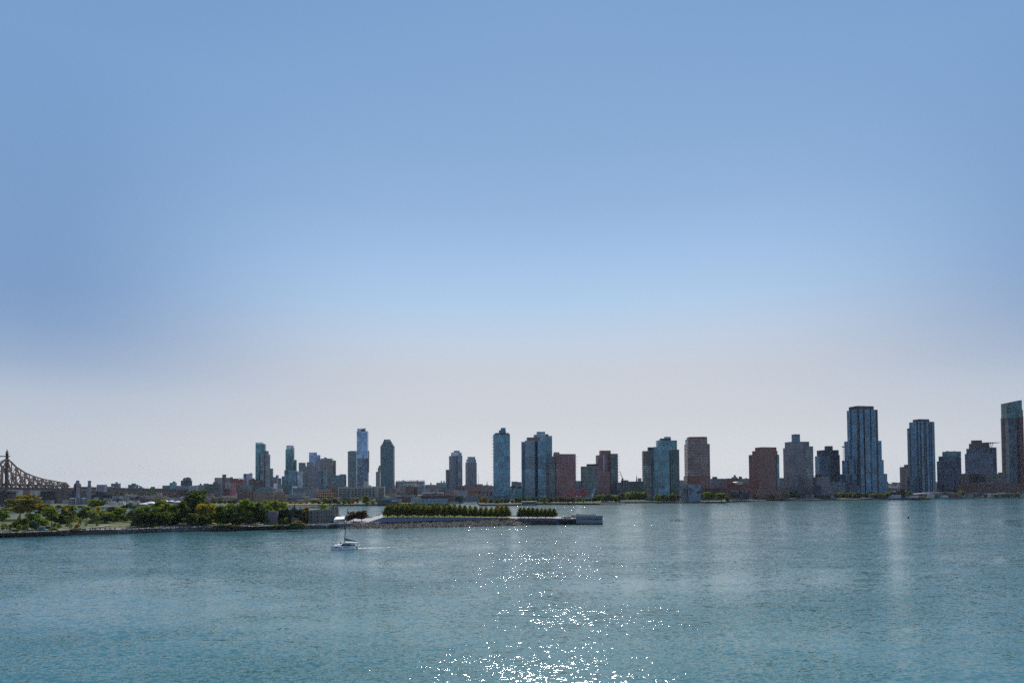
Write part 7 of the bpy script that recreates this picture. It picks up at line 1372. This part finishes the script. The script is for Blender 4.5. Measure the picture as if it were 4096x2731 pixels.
# work boats and small craft
def small_boat(px, py, L, label, tug=False):
    g = G(px, py, 0); t = empty('tug_boat' if tug else 'motor_boat', g, label, 'boat'); mb = MB(); st_ = []
    for u, w, z in ((0, .55, 1.0), (.3, 1, .9), (.75, .9, 1.0), (1, .08, 1.5)): x = g.x + (u - .5) * L; hw = w * L * .14; st_.append([(x, g.y - hw, z), (x, g.y - hw * .7, -.2), (x, g.y + hw * .7, -.2), (x, g.y + hw, z)])
    for a, c in zip(st_, st_[1:]):
        for j in range(3): mb.face([a[j], c[j], c[j + 1], a[j + 1]])
        mb.face([a[0], a[3], c[3], c[0]])
    mb.face(st_[0]); mb.face(st_[-1]); mb.build('hull', mat('tug_hull', (.06, .05, .055)) if tug else WHITE, t, weld=True)
    mb = MB(); mb.box(g.x - L * .1, g.x + L * .2, g.y - L * .07, g.y + L * .07, .9, 2.6 if not tug else 3.2); mb.build('cabin', GREYW, t)
    if tug: mb = MB(); mb.box(g.x, g.x + L * .14, g.y - L * .05, g.y + L * .05, 3.2, 5.6); mb.build('wheelhouse', GREYW, t); mb = MB(); mb.tube((g.x - L * .03, g.y, 3.2), (g.x - L * .03, g.y, 7), .25, .2, 6); mb.build('funnel', STEEL, t)
small_boat(1841, 2011, 15, 'dark tug with a pale wheelhouse lying at the inlet mouth', True); small_boat(1705, 2020.5, 8, 'small white motor boat below the waterfront works')
# tower crane hook, roof cranes, masts
def crane(px0, py0, px1, py1, Y, label):
    a, c = P(px0, py0, Y), P(px1, py1, Y); t = empty('crane', a, label, 'crane'); mb = MB(); mb.obox((a.x, Y, a.z - 4), 4, 4, 5); mb.build('cab', GREYC, t); mb = MB(); mb.bar(a, c, .9); mb.bar(a + Vector((1.6, 0, 0)), c, .5); mb.build('jib', mat('crane_tan', (.38, .33, .27)), t)
crane(2490, 1914, 2479, 1884, 1400, 'pale crane jib leaning left above the long green windowed block'); crane(1452, 1714, 1464, 1711, 2050, 'small roof crane on the tallest far tower')
cn = empty('roof_canopy', P(3957, 1772, 1570), 'flat dark canopy jutting right from the round drum roof', 'canopy'); a, c = P(3926, 1772, 1560), P(3983.5, 1770.5, 1560); mb = MB(); mb.box(a.x, c.x, 1548, 1576, a.z, a.z + 1.2); mb.build('slab', DARKM, cn)
for x0_, x1_ in ((3958, 3963), (3966, 3971)): mb = MB(); mb.bar(P(x0_, 1790, 1556), P(x1_, 1772, 1556), .9); mb.build('strut', mat('strut_red', (.30, .10, .09)), cn)
hm = P(3373, 1843, 1320); t = empty('hoist_mast', hm, 'thin hoist mast left of the tallest navy tower', 'mast'); mb = MB(); mb.bar(hm, P(3373, 1790, 1320), .6); mb.build('mast', STEEL, t); mb = MB(); b_ = P(3373, 1787, 1320); mb.obox((b_.x, b_.y, b_.z - 1), 4.5, 2, 2.4); mb.bar(b_, b_ + Vector((0, 0, 7)), .3); mb.build('cage', STEEL, t)
# ------------------------------------------------------------------ trees of the far bank
WILL = [(391, 1996, 2036, 84, 'broad', 'green', 'wide low willow on the far bank by the power plant'), (518, 2008, 2033, 34, 'round', 'blue', 'dark bluish tree before the sand heaps'), (552, 2009, 2032, 20, 'conifer', 'blue', 'dark conifer left of the flat white pavilion'), (495, 2016, 2033, 30, 'bush', 'blue', 'low dark bush on the bank before the sand heaps'), (535, 2018, 2033, 36, 'bush', 'blue', 'low bush right of the dark bluish tree'),
        (262, 1977, 2005, 22, 'round', 'olive', 'yellow tree against the dark masonry pier'), (254, 1999, 2011, 24, 'bush', 'blue', 'dark bush at the foot of the masonry pier')]
for r in WILL: tree(*r, z=QZ)
for i, px in enumerate((603, 621, 642, 657, 670)): tree(px, (1972, 1962, 1964, 1963, 1962)[i], 1986, (17, 15, 15, 13, 13)[i], 'tall', 'blue', ('short round tree at the left of the poplars before the viaduct', 'first tall poplar before the viaduct from the left', 'second tall poplar before the viaduct from the left', 'third tall poplar before the viaduct from the left', 'last tall poplar before the viaduct, rightmost')[i], z=QZ)
def clump(where, grp, items, kind='round', cols=('shore',), z=QZ):
    """trees of one clump nothing tells apart share their label"""
    for i, (px, yt, yb, w) in enumerate(items): tree(px, yt, yb, w, kind, cols[i % len(cols)], where, grp, z=z)
rg = random.Random(31)
def strip(x0, x1, yt, yb, w, n_, jt=3, jb=1.5): return [(x0 + (x1 - x0) * (i + .5) / n_ + rg.uniform(-.25, .25) * (x1 - x0) / n_, yt + rg.uniform(-jt, jt), yb + rg.uniform(-jb, 0), w * rg.uniform(.8, 1.25)) for i in range(n_)]
clump('bushy tree under the viaduct behind the power plant', 'trees under the viaduct', strip(315, 360, 1975, 1996, 22, 4) + strip(455, 600, 1974, 1992, 24, 11) + strip(470, 560, 1985, 2000, 20, 6), cols=('shore', 'olive', 'dark'))
clump('green shrub on the bank left of the meadow', 'bank shrubs left of the meadow', strip(-10, 150, 2012, 2028, 24, 5), 'bush', ('shore', 'olive')); clump('rough shrub on the bank below the storage tank', 'bank shrubs by the tank', strip(180, 345, 2018, 2031, 26, 8, 2), 'bush', ('shore', 'olive'))
clump('green tree behind the wood, between the depot roofs', 'trees by the depot', strip(850, 950, 1998, 2016, 28, 5) + [(850, 1988, 2008, 22), (862, 1996, 2012, 26), (882, 1978, 1994, 30), (866, 1979, 1994, 24)], cols=('shore', 'dark', 'rust'))
clump('low scrub at the edge of the dry meadow', 'meadow scrub', strip(1150, 1260, 2003, 2015, 26, 5, 2), 'bush', ('pale', 'olive'))
clump('shrubby tree on the bank left of the white factory', 'bank trees left of the factory', [(1256, 1995, 2016, 30), (1275, 2000, 2017, 26), (1300, 1991, 2018, 34), (1318, 1996, 2018, 30), (1338, 1990, 2018, 36), (1352, 1998, 2018, 30), (1376, 2001, 2018, 28), (1396, 1998, 2017, 24)], cols=('green', 'shore', 'fresh'))
for r in ((1428, 1990, 2015, 22, 'round', 'fresh', 'upright yellow green tree in front of the white factory'), (1408, 1996, 2016, 20, 'round', 'rust', 'brownish round tree left of the upright yellow green one'), (1463, 1982, 2015, 46, 'round', 'fresh', 'largest bright tree in front of the white factory'), (1472, 2001, 2016, 24, 'bush', 'fresh', 'bright bush at the right foot of the largest bright tree'), (1494, 2000, 2016, 26, 'bush', 'yellow', 'yellow bush left of the pier warehouse'), (1511, 1990, 2012, 24, 'round', 'dark', 'dark tree behind the pier warehouse'),
          (1657, 1978, 2000, 26, 'round', 'green', 'green tree between the pier warehouse and the teal works'), (1681, 1983, 2000, 12, 'round', 'green', 'small tree right of that, before the long red roof'), (1614, 1969, 1990, 18, 'round', 'green', 'round tree before the big brown store'), (1806, 1970, 1988, 24, 'round', 'green', 'round tree before the brick row houses'), (1836, 1976, 1990, 12, 'round', 'fresh', 'small tree before the pale gridded works'),
          (1924, 1988, 2014, 26, 'round', 'rust', 'reddish tree at the left of the inlet corner'), (1940, 1985, 2016, 34, 'round', 'olive', 'olive tree at the inlet corner'), (1964, 1990, 2014, 22, 'round', 'shore', 'dark tree between the pylon and the curved tower'), (2178, 1986, 2015, 24, 'round', 'pale', 'pale tree right of the ferry landing roof'), (2054, 1936, 1953, 26, 'round', 'green', 'round tree in the roof garden, left'), (2080, 1941, 1953, 22, 'round', 'olive', 'olive tree in the roof garden, right'),
          (2635, 1978, 2008, 24, 'round', 'shore', 'grey green tree left of the bright one by the boardwalk'), (2628, 1976, 2006, 30, 'round', 'fresh', 'bright green tree at the left of the boardwalk'), (2694, 1972, 2005, 28, 'round', 'olive', 'brownish tree left of the library'), (2712, 1974, 2003, 20, 'round', 'shore', 'slim tree right beside the library'), (2738, 1983, 2002, 30, 'bush', 'olive', 'low trees before the library corner'), (2777, 1968, 2000, 28, 'round', 'shore', 'dark tree covering the library front'), (2796, 1971, 1998, 16, 'round', 'dark', 'dark slim tree at the right edge of the library'),
          (2836, 1967, 2005, 56, 'broad', 'green', 'wide round riverside tree, left of the big pair'), (2885, 1969, 2005, 60, 'broad', 'green', 'wide round riverside tree, right of the big pair'), (2912, 1980, 2008, 24, 'bush', 'dark', 'dark bush hanging over the water right of the big pair'), (3003, 1944, 1962, 30, 'round', 'dark', 'dark tree at the left foot of the broad brick tower'), (3273, 1896, 1909, 34, 'round', 'olive', 'tree in the roof garden of the plum grid wing')):
    z = QZ
    if r[2] in (1953, 1909):
        Yt = 1215 if r[2] == 1953 else 1240; zt = P(r[0], r[2], Yt).z; g = P(r[0], r[2], Yt); s = Yt / FPX; tree_at(g, (r[2] - r[1]) * s, r[3] * s, r[4], r[5], r[6])
    else: tree(*r, z=z)
clump('round street tree along the quay below the curved blue tower', 'quay trees', strip(1985, 2085, 1992, 2014, 22, 7), cols=('shore', 'pale', 'dark')); clump('dark tree at the foot of the stepped blue tower', 'trees at the stepped tower', strip(2090, 2300, 1988, 2012, 26, 12), cols=('dark', 'shore'))
clump('leafy tree behind the script sign legs', 'trees behind the sign', strip(2300, 2378, 1994, 2008, 22, 6), cols=('green', 'shore')); clump('tree in the riverside grove between sign and teal tower', 'riverside grove', strip(2375, 2480, 1978, 2008, 30, 8) + strip(2480, 2590, 1968, 2003, 36, 8) + strip(2400, 2490, 1990, 2009, 20, 5), cols=('shore', 'green', 'pale', 'dark'))
clump('dark shaded tree below the teal glass tower', 'trees below the teal tower', strip(2640, 2700, 1978, 2006, 26, 5), cols=('dark',)); clump('low tree along the street right of the gantries', 'trees right of the gantries', strip(3000, 3130, 1974, 1996, 22, 8), cols=('shore', 'olive')); clump('shaded tree left of the dark gantries', 'trees left of the dark gantries', strip(3130, 3195, 1970, 1992, 22, 5), cols=('dark', 'shore')); clump('shaded tree right of the dark gantries', 'trees right of the dark gantries', strip(3255, 3350, 1974, 1993, 22, 6), cols=('dark', 'shore'))
clump('round tree in the park below the tallest navy tower', 'park trees below the navy tower', strip(3350, 3560, 1971, 1993, 26, 14), cols=('olive', 'shore', 'green')); clump('tall dark tree left of the curved canopy', 'dark trees left of the canopy', [(3585, 1962, 1990, 30), (3610, 1955, 1990, 34), (3638, 1966, 1989, 24), (3570, 1968, 1990, 22)], cols=('dark', 'blue')); clump('tree behind the curved canopy', 'trees behind the canopy', strip(3580, 3830, 1957, 1978, 24, 12), cols=('olive', 'shore')); clump('yellow green tree before the curved canopy', 'trees before the canopy', strip(3745, 3860, 1965, 1986, 26, 8), cols=('olive', 'green'))
clump('bush on the wild point at the right edge', 'bushes of the wild point', strip(3900, 4100, 1968, 1983, 26, 16), 'bush', ('olive', 'shore', 'green')); clump('tree on the skyline ridge between the navy towers', 'ridge trees', strip(3550, 3600, 1938, 1952, 18, 4), cols=('dark', 'shore'))
clump('green street tree among the low roofs in the middle distance', 'street trees among the roofs', strip(1550, 1690, 1966, 1984, 20, 8) + strip(1655, 1750, 1957, 1972, 16, 8) + strip(1120, 1260, 1968, 1980, 14, 6), cols=('shore', 'green'))

# airliner far off, low over the left skyline
pl = P(558, 1862, 9000); ap_ = empty('airliner', pl, 'tiny airliner in the pale sky above the left skyline', 'airplane'); PM = mat('airframe', (.35, .36, .38), .4)
mb = MB(); mb.tube(pl + Vector((-15, 0, -.6)), pl + Vector((15, 0, 1.2)), 1.9, 1.5, 8); mb.build('fuselage', PM, ap_)
for s_ in (-1, 1):
    mb = MB(); mb.prism([(pl.x - 2, pl.y), (pl.x + 3, pl.y), (pl.x + 8, pl.y + 14 * s_), (pl.x + 6, pl.y + 14 * s_)][::s_], pl.z - .4, pl.z + .2, bottom=True); mb.build('wing', PM, ap_)
mb = MB(); mb.prism([(pl.x + 11, pl.y - .2), (pl.x + 15, pl.y - .2), (pl.x + 15, pl.y + .2), (pl.x + 11, pl.y + .2)], pl.z + 1, pl.z + 6, bottom=True); mb.build('tail_fin', PM, ap_)

# ------------------------------------------------------------------ the air between
hz = bpy.data.materials.new('haze'); hn, hl = nt(hz); hn.clear()
ho = hn.new('ShaderNodeOutputMaterial'); hv = hn.new('ShaderNodeVolumePrincipled')
hv.inputs['Color'].default_value = (.86, .93, 1.0, 1); hv.inputs['Density'].default_value = .000022; hv.inputs['Anisotropy'].default_value = 0.0
hl.new(hv.outputs[0], ho.inputs['Volume'])
mb = MB(); mb.box(-14000, 14000, -300, 13500, -3.0, 230)
tag(mb.build('haze', hz), 'thin pale blue haze over the river and city', 'haze', kind='stuff')
